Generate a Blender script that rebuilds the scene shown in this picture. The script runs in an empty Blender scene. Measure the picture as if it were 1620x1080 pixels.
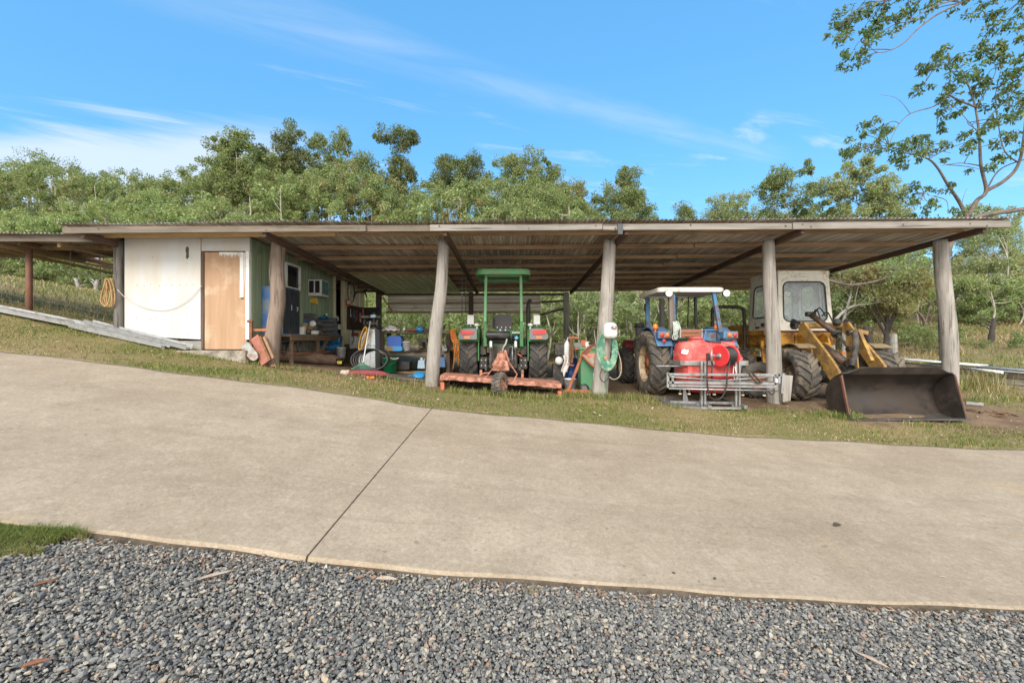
import bpy, math, random
import numpy as np
from mathutils import Vector, Matrix, Euler
random.seed(7)
rng = np.random.default_rng(11)
SC = bpy.context.scene
COL = SC.collection
PI = math.pi
CZ = 1.5                      # height of the camera above the drive in front of it
F = 700.0                     # focal length in photograph pixels (1620 wide)

def P(px, py, d):             # a point seen at photo pixel (px, py), d metres in front
    return Vector(((px - 810) / F * d, d, CZ + (540 - py) / F * d))

# ---------------------------------------------------------------- terrain
_N = [(-40, 3.0), (-20, .83), (-8, -.585), (-2.75, -1.205), (-1.306, -1.375), (-.445, -1.4676), (.364, -1.528),
      (1.172, -1.597), (1.981, -1.637), (3.275, -1.706), (8, -1.93), (20, -2.3), (40, -2.6)]
_F = [(-40, 3.2), (-20, 1.34), (-7.64, -.141), (-5.52, -.396), (-3.39, -.66), (-1.18, -.99), (1.226, -1.226),
      (3.68, -1.433), (7.64, -1.622), (20, -2.0), (40, -2.3)]
_Q = [(-40, 4.5), (-20, 2.4), (-9.95, .58), (-7.75, .14), (-6.27, -.16), (-4.71, -.46), (-3.2, -.66), (-1.5, -.90), (1.78, -1.09),
      (5.15, -1.21), (8.6, -1.28), (20, -1.5), (40, -1.8)]
_R = [(-40, 5), (-20, 2.7), (-10, .8), (-7.75, .25), (-5, -.5), (-3.3, -.76), (-1.5, -.89), (1.8, -1.1), (5.15, -1.2),
      (8.6, -1.22), (20, -1.1), (40, -1.0)]
_S = [(-40, 5.2), (-20, 2.6), (-10, 1.0), (-7, .3), (-5, -.3), (-3, -.75), (0, -.95), (5, -1.15), (10, -1.1), (20, -.5), (40, 0)]
_T = [(-60, 7), (-32, 3.9), (-25, 2.7), (-18, 1.2), (-10, 0), (0, -.8), (10, -.2), (18, .9), (26, 1.6), (60, 3)]
ROWS = [(-8, [(x, z - .12) for x, z in _N]), (2.83, _N), (6.6, _F), (8.75, _Q), (12, _R), (16, _S), (28, _T),
        (50, [(-80, 10), (-30, 6), (0, 3), (20, 3.5), (80, 5)]),
        (100, [(-120, 16), (0, 12), (120, 11)]), (400, [(-400, 16), (400, 14)])]
_ry = np.array([r[0] for r in ROWS], float)
def H(x, y):
    x = np.asarray(x, float); y = np.asarray(y, float)
    x, y = np.broadcast_arrays(x, y)
    vals = np.stack([sum(np.interp(x + k, [p[0] for p in r[1]], [p[1] for p in r[1]]) for k in (-.35, 0, .35)) / 3 for r in ROWS])
    yc = np.clip(y, _ry[0], _ry[-1])
    i = np.clip(np.searchsorted(_ry, yc, side='right') - 1, 0, len(_ry) - 2)
    t = (yc - _ry[i]) / (_ry[i + 1] - _ry[i])
    a = np.take_along_axis(vals, i[None], 0)[0] if vals.ndim > 1 else vals[i]
    b = np.take_along_axis(vals, (i + 1)[None], 0)[0] if vals.ndim > 1 else vals[i + 1]
    return a + (b - a) * t + CZ
def G(x, y): return float(H(np.array([x]), np.array([y]))[0])

# ---------------------------------------------------------------- materials
MATS = {}
class NT:
    def __init__(s, name):
        s.m = bpy.data.materials.new(name); s.m.use_nodes = True
        s.t = s.m.node_tree; s.n = s.t.nodes; s.l = s.t.links
        s.b = s.n['Principled BSDF']; s.out = s.n['Material Output']
        s.tc = s.n.new('ShaderNodeTexCoord')
    def node(s, typ, **kw):
        n = s.n.new(typ)
        for k, v in kw.items():
            if k in n.inputs and not hasattr(n, k): n.inputs[k].default_value = v
            else: setattr(n, k, v)
        return n
    def map(s, scale=(1, 1, 1), rot=(0, 0, 0), src='Object'):
        m = s.n.new('ShaderNodeMapping'); m.inputs['Scale'].default_value = scale; m.inputs['Rotation'].default_value = rot
        s.l.new(s.tc.outputs[src], m.inputs['Vector']); return m.outputs[0]
    def noise(s, scale, detail=5, rough=.55, vec=None, dist=0):
        n = s.n.new('ShaderNodeTexNoise'); n.inputs['Scale'].default_value = scale
        n.inputs['Detail'].default_value = detail; n.inputs['Roughness'].default_value = rough; n.inputs['Distortion'].default_value = dist
        s.l.new(vec if vec is not None else s.tc.outputs['Object'], n.inputs['Vector']); return n.outputs['Fac']
    def ramp(s, fac, stops):
        r = s.n.new('ShaderNodeValToRGB'); e = r.color_ramp.elements
        while len(e) < len(stops): e.new(.5)
        for k, (p, c) in enumerate(stops):
            e[k].position = p; e[k].color = (c, c, c, 1) if isinstance(c, (int, float)) else (*c, 1)
        s.l.new(fac, r.inputs[0]); return r.outputs[0]
    def mix(s, fac, a, b, mode='MIX'):
        m = s.n.new('ShaderNodeMix'); m.data_type = 'RGBA'; m.blend_type = mode
        for v, i in ((fac, 0), (a, 6), (b, 7)):
            if hasattr(v, 'is_output'): s.l.new(v, m.inputs[i])
            elif i == 0: m.inputs[0].default_value = v
            else: m.inputs[i].default_value = (*v, 1)
        return m.outputs[2]
    def math(s, op, a, b=0, c=0, clamp=False):
        m = s.n.new('ShaderNodeMath'); m.operation = op; m.use_clamp = clamp
        for i, v in enumerate((a, b, c)):
            if hasattr(v, 'is_output'): s.l.new(v, m.inputs[i])
            else: m.inputs[i].default_value = v
        return m.outputs[0]
    def bump(s, h, strength=.3, dist=.02):
        b = s.n.new('ShaderNodeBump'); b.inputs['Strength'].default_value = strength; b.inputs['Distance'].default_value = dist
        s.l.new(h, b.inputs['Height']); s.l.new(b.outputs[0], s.b.inputs['Normal'])
    def col(s, c):
        if hasattr(c, 'is_output'): s.l.new(c, s.b.inputs['Base Color'])
        else: s.b.inputs['Base Color'].default_value = (*c, 1)
    def set(s, **kw):
        for k, v in kw.items():
            i = s.b.inputs[k.replace('_', ' ')]
            if hasattr(v, 'is_output'): s.l.new(v, i)
            else: i.default_value = v

def mul(c, k): return tuple(min(1, x * k) for x in c)

def paint(name, col, rough=.5, metal=0, var=.18, scale=6, dirt=None, damt=.45, dscale=4, bump=.08, fine=60, stretch=(1, 1, 1), spec=.5):
    """a worn real surface: base colour with broad variation, optional patches of dirt or rust, small relief"""
    if name in MATS: return MATS[name]
    t = NT(name)
    v = t.map(stretch)
    n1 = t.noise(scale, 6, .6, v)
    c = t.mix(t.ramp(n1, [(.3, 0), (.7, 1)]), mul(col, 1 - var), mul(col, 1 + var))
    n2 = t.noise(fine, 3, .6, v)
    c = t.mix(.35, c, t.mix(n2, mul(col, 1 - var * 1.3), mul(col, 1 + var)))
    r = rough
    if dirt is not None:
        n3 = t.noise(dscale, 8, .7, v, .6)
        k = t.ramp(n3, [(max(0, .62 - damt * .35), 0), (min(1, .74 - damt * .25), 1)])
        c = t.mix(k, c, dirt)
        r = t.math('ADD', t.math('MULTIPLY', k, .85 - rough), rough)
    t.col(c); t.set(Roughness=r, Metallic=metal, Specular_IOR_Level=spec)
    if bump: t.bump(t.math('ADD', n1, t.math('MULTIPLY', n2, .6)), bump, .02)
    MATS[name] = t.m; return t.m

def wood(name, col, dark, rough=.85, along=2, scale=1.0, bump=.35, knots=True, crack=.5):
    """timber with its grain along one axis (0,1,2)"""
    if name in MATS: return MATS[name]
    t = NT(name)
    s = [10 * scale] * 3; s[along] = .8 * scale
    v = t.map(tuple(s))
    n1 = t.noise(1.5, 7, .65, v, .4)
    s2 = [30 * scale] * 3; s2[along] = 1.3 * scale
    n2 = t.noise(1.0, 4, .6, t.map(tuple(s2)))
    c = t.mix(t.ramp(n1, [(.3, 0), (.72, 1)]), mul(col, .66), mul(col, 1.22))
    c = t.mix(t.math('MULTIPLY', t.ramp(n2, [(.36, 1), (.44, 0)]), crack), c, dark)
    n3 = t.noise(1.6, 5, .6)
    c = t.mix(t.math('MULTIPLY', t.ramp(n3, [(.52, 0), (.75, 1)]), .5), c, dark)
    t.col(c); t.set(Roughness=rough, Specular_IOR_Level=.25)
    t.bump(t.math('ADD', n1, n2), bump, .02)
    MATS[name] = t.m; return t.m

# ---------------------------------------------------------------- mesh builder
class MB:
    def __init__(s): s.v = []; s.f = []; s.mi = []; s.sm = []
    def add(s, vs, fs, mi=0, smooth=False):
        o = len(s.v); s.v.extend([tuple(p) for p in vs])
        for f in fs: s.f.append([o + i for i in f]); s.mi.append(mi); s.sm.append(smooth)
        return s
    def box(s, c, d, rot=None, mi=0, taper=None):
        x, y, z = d[0] / 2, d[1] / 2, d[2] / 2; k = taper or (1, 1)
        vs = [Vector(p) for p in ((-x, -y, -z), (x, -y, -z), (x, y, -z), (-x, y, -z), (-x * k[0], -y * k[1], z), (x * k[0], -y * k[1], z), (x * k[0], y * k[1], z), (-x * k[0], y * k[1], z))]
        if rot is not None:
            R = rot if isinstance(rot, Matrix) else Euler(rot).to_matrix()
            vs = [R @ p for p in vs]
        c = Vector(c)
        return s.add([p + c for p in vs], [(3, 2, 1, 0), (4, 5, 6, 7), (0, 1, 5, 4), (1, 2, 6, 5), (2, 3, 7, 6), (3, 0, 4, 7)], mi)
    def beam(s, a, b, w, h, mi=0, up=(0, 0, 1)):
        a, b = Vector(a), Vector(b); y = (b - a); L = y.length; y.normalize()
        x = y.cross(Vector(up))
        if x.length < 1e-4: x = Vector((1, 0, 0))
        x.normalize(); z = x.cross(y)
        R = Matrix((x, y, z)).transposed()
        return s.box((a + b) / 2, (w, L, h), R, mi)
    def tube(s, pts, r, n=8, mi=0, caps=True, smooth=True, closed=False):
        pts = [Vector(p) for p in pts]; m = len(pts)
        rs = list(r) if isinstance(r, (list, tuple)) else [r] * m
        vs = []; prev = None
        for i, p in enumerate(pts):
            if closed: t = pts[(i + 1) % m] - pts[i - 1]
            else: t = pts[min(i + 1, m - 1)] - pts[max(i - 1, 0)]
            if t.length < 1e-9: t = Vector((0, 0, 1))
            t.normalize()
            if prev is None:
                ref = Vector((0, 0, 1)) if abs(t.z) < .9 else Vector((1, 0, 0))
                u = t.cross(ref).normalized()
            else:
                u = prev - t * prev.dot(t)
                u = u.normalized() if u.length > 1e-6 else t.orthogonal().normalized()
            prev = u; w = t.cross(u)
            for k in range(n):
                a = 2 * PI * k / n
                vs.append(p + (u * math.cos(a) + w * math.sin(a)) * rs[i])
        fs = []
        for i in range(m if closed else m - 1):
            j = (i + 1) % m
            for k in range(n):
                fs.append((i * n + k, i * n + (k + 1) % n, j * n + (k + 1) % n, j * n + k))
        s.add(vs, fs, mi, smooth)
        if caps and not closed:
            o = len(s.v) - len(vs)
            s.f.append([o + k for k in range(n)][::-1]); s.mi.append(mi); s.sm.append(False)
            s.f.append([o + (m - 1) * n + k for k in range(n)]); s.mi.append(mi); s.sm.append(False)
        return s
    def lathe(s, prof, c=(0, 0, 0), axis=(0, 0, 1), n=28, mi=0, smooth=True, cap=True):
        """prof: (radius, distance along axis); a list of material indices may be given per span"""
        ax = Vector(axis).normalized(); u = ax.orthogonal().normalized(); w = ax.cross(u); c = Vector(c)
        vs = []
        for r, t in prof:
            for k in range(n):
                a = 2 * PI * k / n; vs.append(c + ax * t + (u * math.cos(a) + w * math.sin(a)) * r)
        m = len(prof)
        o = len(s.v); s.v.extend([tuple(p) for p in vs])
        for i in range(m - 1):
            mm = mi[i] if isinstance(mi, (list, tuple)) else mi
            for k in range(n):
                s.f.append([o + i * n + k, o + i * n + (k + 1) % n, o + (i + 1) * n + (k + 1) % n, o + (i + 1) * n + k]); s.mi.append(mm); s.sm.append(smooth)
        if cap:
            m0 = mi[0] if isinstance(mi, (list, tuple)) else mi; m1 = mi[-1] if isinstance(mi, (list, tuple)) else mi
            if prof[0][0] > 1e-4: s.f.append([o + k for k in range(n)][::-1]); s.mi.append(m0); s.sm.append(False)
            if prof[-1][0] > 1e-4: s.f.append([o + (m - 1) * n + k for k in range(n)]); s.mi.append(m1); s.sm.append(False)
        return s
    def cyl(s, a, b, r, n=16, mi=0, r2=None):
        a, b = Vector(a), Vector(b)
        return s.lathe([(r, 0), (r if r2 is None else r2, (b - a).length)], a, b - a, n, mi)
    def prism(s, poly, t0, t1, M, mi=0, smooth=False):
        """poly: 2-D outline (a, b) -> M(a, b, t); extruded from t0 to t1"""
        n = len(poly)
        vs = [M(a, b, t0) for a, b in poly] + [M(a, b, t1) for a, b in poly]
        s.add(vs, [list(range(n))[::-1], list(range(n, 2 * n))], mi)
        return s.add(vs, [(i, (i + 1) % n, n + (i + 1) % n, n + i) for i in range(n)], mi, smooth)
    def ball(s, c, r, n=12, m=8, mi=0, sc=(1, 1, 1)):
        vs = [(c[0], c[1], c[2] - r * sc[2])]
        for i in range(1, m):
            a = -PI / 2 + PI * i / m
            for k in range(n):
                b = 2 * PI * k / n
                vs.append((c[0] + r * sc[0] * math.cos(a) * math.cos(b), c[1] + r * sc[1] * math.cos(a) * math.sin(b), c[2] + r * sc[2] * math.sin(a)))
        vs.append((c[0], c[1], c[2] + r * sc[2])); fs = []
        for k in range(n):
            fs.append((0, 1 + (k + 1) % n, 1 + k)); fs.append((len(vs) - 1, 1 + (m - 2) * n + k, 1 + (m - 2) * n + (k + 1) % n))
        for i in range(m - 2):
            for k in range(n):
                fs.append((1 + i * n + k, 1 + i * n + (k + 1) % n, 1 + (i + 1) * n + (k + 1) % n, 1 + (i + 1) * n + k))
        return s.add(vs, fs, mi, True)
    def grid(s, nu, nv, fn, mi=0, smooth=True, flip=False):
        vs = [fn(i / nu, j / nv) for j in range(nv + 1) for i in range(nu + 1)]; w = nu + 1
        fs = [(j * w + i, j * w + i + 1, (j + 1) * w + i + 1, (j + 1) * w + i) for j in range(nv) for i in range(nu)]
        if flip: fs = [f[::-1] for f in fs]
        return s.add(vs, fs, mi, smooth)
    def build(s, name, mats, parent=None, bevel=0, label=None, seg=2, solid=0, loc=None):
        """links ONE mesh object; with a parent the points are the parent's local ones"""
        me = bpy.data.meshes.new(name)
        me.from_pydata(s.v, [], s.f)
        for m in (mats if isinstance(mats, (list, tuple)) else [mats]): me.materials.append(m)
        me.polygons.foreach_set('material_index', s.mi); me.polygons.foreach_set('use_smooth', s.sm)
        me.update()
        o = bpy.data.objects.new(name, me); COL.objects.link(o)
        if parent is not None: o.parent = parent
        if loc is not None: o.location = loc
        if label: o['label'] = label
        if solid:
            md = o.modifiers.new('solid', 'SOLIDIFY'); md.thickness = solid; md.offset = 0
        if bevel:
            md = o.modifiers.new('bevel', 'BEVEL'); md.width = bevel; md.segments = seg; md.limit_method = 'ANGLE'; md.angle_limit = .6
        return o

def np_mesh(name, verts, faces, mats, parent=None, mi=None, smooth=False):
    """fast mesh from arrays; faces (n,3) or (n,4)"""
    me = bpy.data.meshes.new(name)
    nv, (nf, k) = len(verts), faces.shape
    me.vertices.add(nv); me.vertices.foreach_set('co', np.ascontiguousarray(verts, np.float32).ravel())
    me.loops.add(nf * k); me.loops.foreach_set('vertex_index', np.ascontiguousarray(faces, np.int32).ravel())
    me.polygons.add(nf); me.polygons.foreach_set('loop_start', np.arange(0, nf * k, k, dtype=np.int32))
    me.polygons.foreach_set('loop_total', np.full(nf, k, np.int32))
    for m in (mats if isinstance(mats, (list, tuple)) else [mats]): me.materials.append(m)
    if mi is not None: me.polygons.foreach_set('material_index', np.ascontiguousarray(mi, np.int32))
    me.polygons.foreach_set('use_smooth', np.full(nf, smooth, bool))
    me.update(calc_edges=True)
    o = bpy.data.objects.new(name, me); COL.objects.link(o)
    if parent is not None: o.parent = parent
    return o

def tag(o, label=None, cat=None, group=None, kind=None):
    if label: o['label'] = label
    if cat: o['category'] = cat
    if group: o['group'] = group
    if kind: o['kind'] = kind
    return o
def thing(name, label, cat, loc, rz=0, group=None):
    o = bpy.data.objects.new(name, None); COL.objects.link(o); o.empty_display_size = .2
    o.location = loc; o.rotation_euler = (0, 0, rz)
    return tag(o, label, cat, group)
def copy_tree(o, parent=None):
    c = o.copy(); COL.objects.link(c)
    if parent is not None: c.parent = parent
    for ch in [q for q in bpy.data.objects if q.parent == o]: copy_tree(ch, c)
    return c
class Off:
    """turns world points into points local to an unrotated thing"""
    def __init__(s, root): s.o = Vector(root.location)
    def __call__(s, p): return Vector(p) - s.o
def single(name, mb, mats, loc, label, cat, group=None, bevel=0, **kw):
    """a thing that is one mesh; points are world points, the origin is put at loc"""
    l = Vector(loc); mb.v = [tuple(Vector(p) - l) for p in mb.v]
    return tag(mb.build(name, mats, None, bevel, loc=l, **kw), label, cat, group)
def bez(pts, n=6):
    """smooth curve through points (Catmull-Rom)"""
    pts = [Vector(p) for p in pts]; out = []
    for i in range(len(pts) - 1):
        p0 = pts[max(i - 1, 0)]; p1 = pts[i]; p2 = pts[i + 1]; p3 = pts[min(i + 2, len(pts) - 1)]
        for k in range(n):
            t = k / n
            out.append(.5 * ((2 * p1) + (p2 - p0) * t + (2 * p0 - 5 * p1 + 4 * p2 - p3) * t * t + (3 * p1 - p0 - 3 * p2 + p3) * t ** 3))
    out.append(pts[-1]); return out
SKY_STRENGTH = .15; SUN_STRENGTH = 1.4; SUN_ANGLE = 28; EXPOSURE = 1.2
SKY_TINT = (.64, .94, 1.04, 1); DEEP_BLUE = (.38, 1.40, 2.70, 1); CLOUD_COL = (3.1, 3.15, 3.4, 1); BACK_COL = (7.5, 7.15, 6.6, 1)
# ---------------------------------------------------------------- ground
def lf(x, y, s=1.0, k=0):     # cheap smooth 2-D variation in 0..1
    return .5 + .5 * (np.sin(x * 1.3 * s + k + 1.7 * np.sin(y * .9 * s + k)) * .5 + np.sin(y * 2.1 * s - x * .7 * s + 2 * k) * .3 + np.sin((x + y) * 4.3 * s + k * 3 + np.sin(x * 3 * s)) * .2)

t = NT('ground_cover')
sep = t.n.new('ShaderNodeSeparateXYZ'); t.l.new(t.tc.outputs['Object'], sep.inputs[0])
X, Y = sep.outputs[0], sep.outputs[1]
wob = t.noise(.9, 5, .6)
w1 = t.math('MULTIPLY', t.math('SUBTRACT', wob, .5), 1.6)
def sst(v, a, b):
    m = t.n.new('ShaderNodeMapRange'); m.interpolation_type = 'SMOOTHSTEP'; t.l.new(v, m.inputs[0]); m.inputs[1].default_value = a; m.inputs[2].default_value = b
    return m.outputs[0]
nb = t.noise(.55, 6, .65); nf = t.noise(26, 5, .7); nff = t.noise(120, 3, .7)
grass = t.mix(t.ramp(nb, [(.36, 0), (.62, 1)]), (.13, .145, .04), (.29, .22, .11))
grass = t.mix(t.ramp(nf, [(.35, 0), (.7, .7)]), grass, (.36, .28, .16))
grass = t.mix(t.ramp(nff, [(.3, .6), (.5, 0)]), grass, (.07, .065, .03))
dirt = t.mix(t.ramp(t.noise(2.2, 7, .7), [(.3, 0), (.7, 1)]), (.155, .105, .068), (.30, .215, .145))
dirt = t.mix(t.ramp(nff, [(.3, .5), (.5, 0)]), dirt, (.09, .06, .04))
yy = t.math('ADD', Y, w1); xx = t.math('ADD', X, w1)
front = t.math('SUBTRACT', 8.35, t.math('MULTIPLY', sst(X, 3.0, 7.5), 1.0))
m1 = sst(t.math('SUBTRACT', yy, front), -.15, .25)
under = t.math('MULTIPLY', t.math('MULTIPLY', m1, t.math('SUBTRACT', 1, sst(yy, 16, 17.5))), t.math('MULTIPLY', sst(xx, -5.6, -4.6), t.math('SUBTRACT', 1, sst(xx, 9.2, 10.6))))
base = t.mix(under, grass, dirt)
litter = t.mix(t.ramp(t.noise(9, 6, .75), [(.3, 0), (.7, 1)]), (.13, .085, .05), (.33, .24, .14))
far = t.math('MULTIPLY', sst(yy, 15.5, 19), sst(xx, -9, -5))
base = t.mix(t.math('MULTIPLY', far, t.ramp(nb, [(.3, 1), (.7, .45)])), base, litter)
edge = t.math('SUBTRACT', 1, sst(Y, 2.9, 3.1))
base = t.mix(edge, base, t.mix(nff, (.05, .05, .052), (.12, .115, .11)))
t.col(base); t.set(Roughness=.95, Specular_IOR_Level=.1)
t.bump(t.math('ADD', nf, t.math('MULTIPLY', nff, .5)), .7, .04)
M_GROUND = t.m

gx = np.unique(np.round(np.concatenate([np.linspace(-200, -40, 30), np.linspace(-40, -12, 60), np.arange(-12, 12.01, .2), np.linspace(12, 40, 60), np.linspace(40, 200, 30)]), 3))
gy = np.unique(np.round(np.concatenate([np.linspace(-8, 1, 10), np.arange(1, 2.75, .15), [2.80, 2.86, 2.95], np.arange(3.3, 6.3, .5), [6.4, 6.5, 6.57, 6.63, 6.7], np.arange(6.8, 17, .2), np.linspace(17, 50, 60), np.linspace(52, 400, 60)]), 3))
XX, YY = np.meshgrid(gx, gy)
ZZ = H(XX, YY)
drop = np.where(YY < 2.83, .062, np.where(YY < 6.6, .09, 0))
ZZ = ZZ - drop + np.where(YY > 6.65, (lf(XX, YY, 2.3) - .5) * .035 + (lf(XX, YY, 6, 2) - .5) * .015, 0)
nxg, nyg = len(gx), len(gy)
idx = np.arange(nxg * nyg).reshape(nyg, nxg)
fc = np.stack([idx[:-1, :-1], idx[:-1, 1:], idx[1:, 1:], idx[1:, :-1]], -1).reshape(-1, 4)
terrain = np_mesh('ground', np.stack([XX, YY, ZZ], -1).reshape(-1, 3), fc, M_GROUND, smooth=True)
tag(terrain, 'sloping paddock ground of dry grass and bare brown dirt under the shed', kind='structure')

# ---------------------------------------------------------------- concrete drive
t = NT('drive_concrete')
b1 = t.noise(.42, 7, .62, None, .3); b2 = t.noise(2.6, 7, .65); b3 = t.noise(60, 4, .7); b4 = t.noise(240, 2, .6)
c = t.mix(t.ramp(b1, [(.33, 0), (.68, 1)]), (.330, .262, .188), (.432, .355, .265))
c = t.mix(t.math('MULTIPLY', t.ramp(b2, [(.40, 0), (.66, 1)]), .42), c, (.245, .19, .13))
c = t.mix(t.math('MULTIPLY', t.ramp(b3, [(.28, 1), (.46, 0)]), .5), c, (.17, .135, .10))
c = t.mix(t.math('MULTIPLY', t.ramp(b4, [(.62, 0), (.75, 1)]), .3), c, (.50, .45, .38))
st = t.noise(1.0, 6, .7, t.map((.28, 5.5, 1), (0, 0, .03)))          # faint drag marks along the drive
c = t.mix(t.math('MULTIPLY', t.ramp(st, [(.52, 0), (.70, 1)]), .30), c, (.20, .16, .12))
sp = t.noise(14, 2, .5)
c = t.mix(t.math('MULTIPLY', t.ramp(sp, [(.70, 0), (.74, 1)]), .6), c, (.17, .135, .105))
ln = t.noise(1.3, 3, .5)
c = t.mix(t.math('MULTIPLY', t.ramp(ln, [(.66, 0), (.74, 1)]), .35), c, (.50, .37, .22))
sep = t.n.new('ShaderNodeSeparateXYZ'); t.l.new(t.tc.outputs['Object'], sep.inputs[0])
c2 = t.n.new('ShaderNodeTexVoronoi'); c2.inputs['Scale'].default_value = 2.2; t.l.new(t.tc.outputs['Object'], c2.inputs['Vector'])
c = t.mix(t.math('MULTIPLY', t.ramp(c2.outputs['Distance'], [(.012, 1), (.03, 0)]), .7), c, (.10, .085, .07))
tw = t.math('ADD', sep.outputs[1], t.math('MULTIPLY', t.math('SUBTRACT', t.noise(.25, 2, .5), .5), 1.1))
trk = None
for yc_ in (3.75, 5.35):                                                  # worn wheel paths along the drive
    a_ = t.ramp(t.math('ABSOLUTE', t.math('SUBTRACT', tw, yc_)), [(.10, 1), (.34, 0)])
    trk = a_ if trk is None else t.math('MAXIMUM', trk, a_)
c = t.mix(t.math('MULTIPLY', t.math('MULTIPLY', trk, t.ramp(t.noise(3.2, 6, .7, t.map((.5, 2.2, 1))), [(.35, .1), (.65, 1)])), .3), c, (.215, .168, .118))
bl_ = t.noise(5.5, 5, .75); c = t.mix(t.math('MULTIPLY', t.ramp(bl_, [(.54, 0), (.66, 1)]), .3), c, (.20, .155, .11))
bp_ = t.noise(7.5, 4, .7, t.map((1, 1, 1), (0, 0, .7))); c = t.mix(t.math('MULTIPLY', t.ramp(bp_, [(.56, 0), (.68, 1)]), .25), c, (.53, .45, .35))
mt_ = t.noise(30, 4, .75); c = t.mix(t.math('MULTIPLY', t.ramp(mt_, [(.42, 1), (.5, 0)]), .22), c, (.20, .155, .11)); c = t.mix(t.math('MULTIPLY', t.ramp(mt_, [(.54, 0), (.64, 1)]), .2), c, (.56, .48, .38))
sc_ = t.noise(1.0, 5, .7, t.map((.9, 26, 1), (0, 0, .22), )); c = t.mix(t.math('MULTIPLY', t.math('MULTIPLY', t.ramp(sc_, [(.60, 0), (.68, 1)]), t.ramp(t.noise(.8, 3, .5), [(.48, 0), (.6, 1)])), .5), c, (.17, .135, .10))
t.col(c); t.set(Roughness=.9, Specular_IOR_Level=.2)
t.bump(t.math('ADD', b3, t.math('MULTIPLY', b4, .5)), .18, .01)
M_DRIVE = t.m
M_EDGE = paint('shaded_slab_edge', (.13, .105, .078), .95, 0, .35, 7, (.06, .048, .036), .5, 9, .5)  # front face's shade put into a darker concrete colour, with dirt patches
def drive_slab(xa, xb, jl, jr):
    """jl/jr: this end follows the joint line"""
    xs = list(np.arange(xa, xb, .16)) + [xb]
    ts = [0, .006, .02] + list(np.linspace(.05, .96, 22)) + [.985, 1]
    vs = []; rows = 0
    prof = [('f', -.16), ('f', -.03), ('f2', -.008)]
    def ye(x): return 2.83 + .012 * math.sin(x * 2.3) + .008 * math.sin(x * 7.1 + 1) , 6.6 + .03 * math.sin(x * 1.7) + .02 * math.sin(x * 5.3)
    def adj(x, y):
        q = abs(x - (xs[0] if jl else xs[-1]))
        return x + (6.6 - y) * -.0334 * max(0, 1 - q / 2.0)
    for x in xs:
        y0, y1 = ye(x)
        colv = [(adj(x, y0), y0, G(x, y0) - .17), (adj(x, y0), y0, G(x, y0) - .014), (adj(x, y0), y0 + .005, G(x, y0) - .004)]
        for tt in [.004, .009, .013, .02] + list(np.linspace(.04, .98, 24)) + [1]:
            y = y0 + (y1 - y0) * tt; xx = adj(x, y); colv.append((xx, y, G(xx, y)))
        colv.append((adj(x, y1), y1, G(x, y1) - .12)); vs.append(colv)
    n = len(vs[0]); v = [p for cc in vs for p in cc]; m = MB()
    fs = [(i * n + j, (i + 1) * n + j, (i + 1) * n + j + 1, i * n + j + 1) for i in range(len(xs) - 1) for j in range(n - 1)]
    m.add(v, fs, 0, True)
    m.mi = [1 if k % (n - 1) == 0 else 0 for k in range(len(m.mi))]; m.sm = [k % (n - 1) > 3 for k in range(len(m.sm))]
    # end faces at the joint
    for i, fl in ((0, False), (len(xs) - 1, True)):
        m.add(vs[i], [list(range(n)) if fl else list(range(n))[::-1]])
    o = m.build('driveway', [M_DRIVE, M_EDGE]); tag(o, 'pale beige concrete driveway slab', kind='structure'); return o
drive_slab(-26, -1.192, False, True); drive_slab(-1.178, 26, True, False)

# ---------------------------------------------------------------- gravel
t = NT('gravel_stone')
g = t.n.new('ShaderNodeNewGeometry')
c = t.ramp(g.outputs['Random Per Island'], [(0, (0.033, 0.035, 0.037)), (.2, (0.089, 0.089, 0.088)), (.45, (0.184, 0.175, 0.156)), (.72, (0.310, 0.287, 0.247)), (.9, (0.452, 0.402, 0.311)), (.97, (0.452, 0.322, 0.204)), (1, (0.357, 0.160, 0.086))])
n1 = t.noise(140, 4, .6); c = t.mix(.35, c, t.mix(n1, (.05, .055, .06), (.42, .42, .41)))
t.col(c); t.set(Roughness=.8, Specular_IOR_Level=.3); M_STONE = t.m
ph = (1 + 5 ** .5) / 2
ICO = np.array([(-1, ph, 0), (1, ph, 0), (-1, -ph, 0), (1, -ph, 0), (0, -1, ph), (0, 1, ph), (0, -1, -ph), (0, 1, -ph), (ph, 0, -1), (ph, 0, 1), (-ph, 0, -1), (-ph, 0, 1)], float) / math.hypot(1, ph)
ICF = np.array([(0, 11, 5), (0, 5, 1), (0, 1, 7), (0, 7, 10), (0, 10, 11), (1, 5, 9), (5, 11, 4), (11, 10, 2), (10, 7, 6), (7, 1, 8), (3, 9, 4), (3, 4, 2), (3, 2, 6), (3, 6, 8), (3, 8, 9), (4, 9, 5), (2, 4, 11), (6, 2, 10), (8, 6, 7), (9, 8, 1)])
def rand_rot(n, r=rng):
    q = r.normal(size=(n, 4)); q /= np.linalg.norm(q, axis=1)[:, None]; a, b, c, d = q.T
    return np.stack([np.stack([a*a+b*b-c*c-d*d, 2*(b*c-a*d), 2*(b*d+a*c)], -1), np.stack([2*(b*c+a*d), a*a-b*b+c*c-d*d, 2*(c*d-a*b)], -1), np.stack([2*(b*d-a*c), 2*(c*d+a*b), a*a-b*b-c*c+d*d], -1)], 1)
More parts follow.
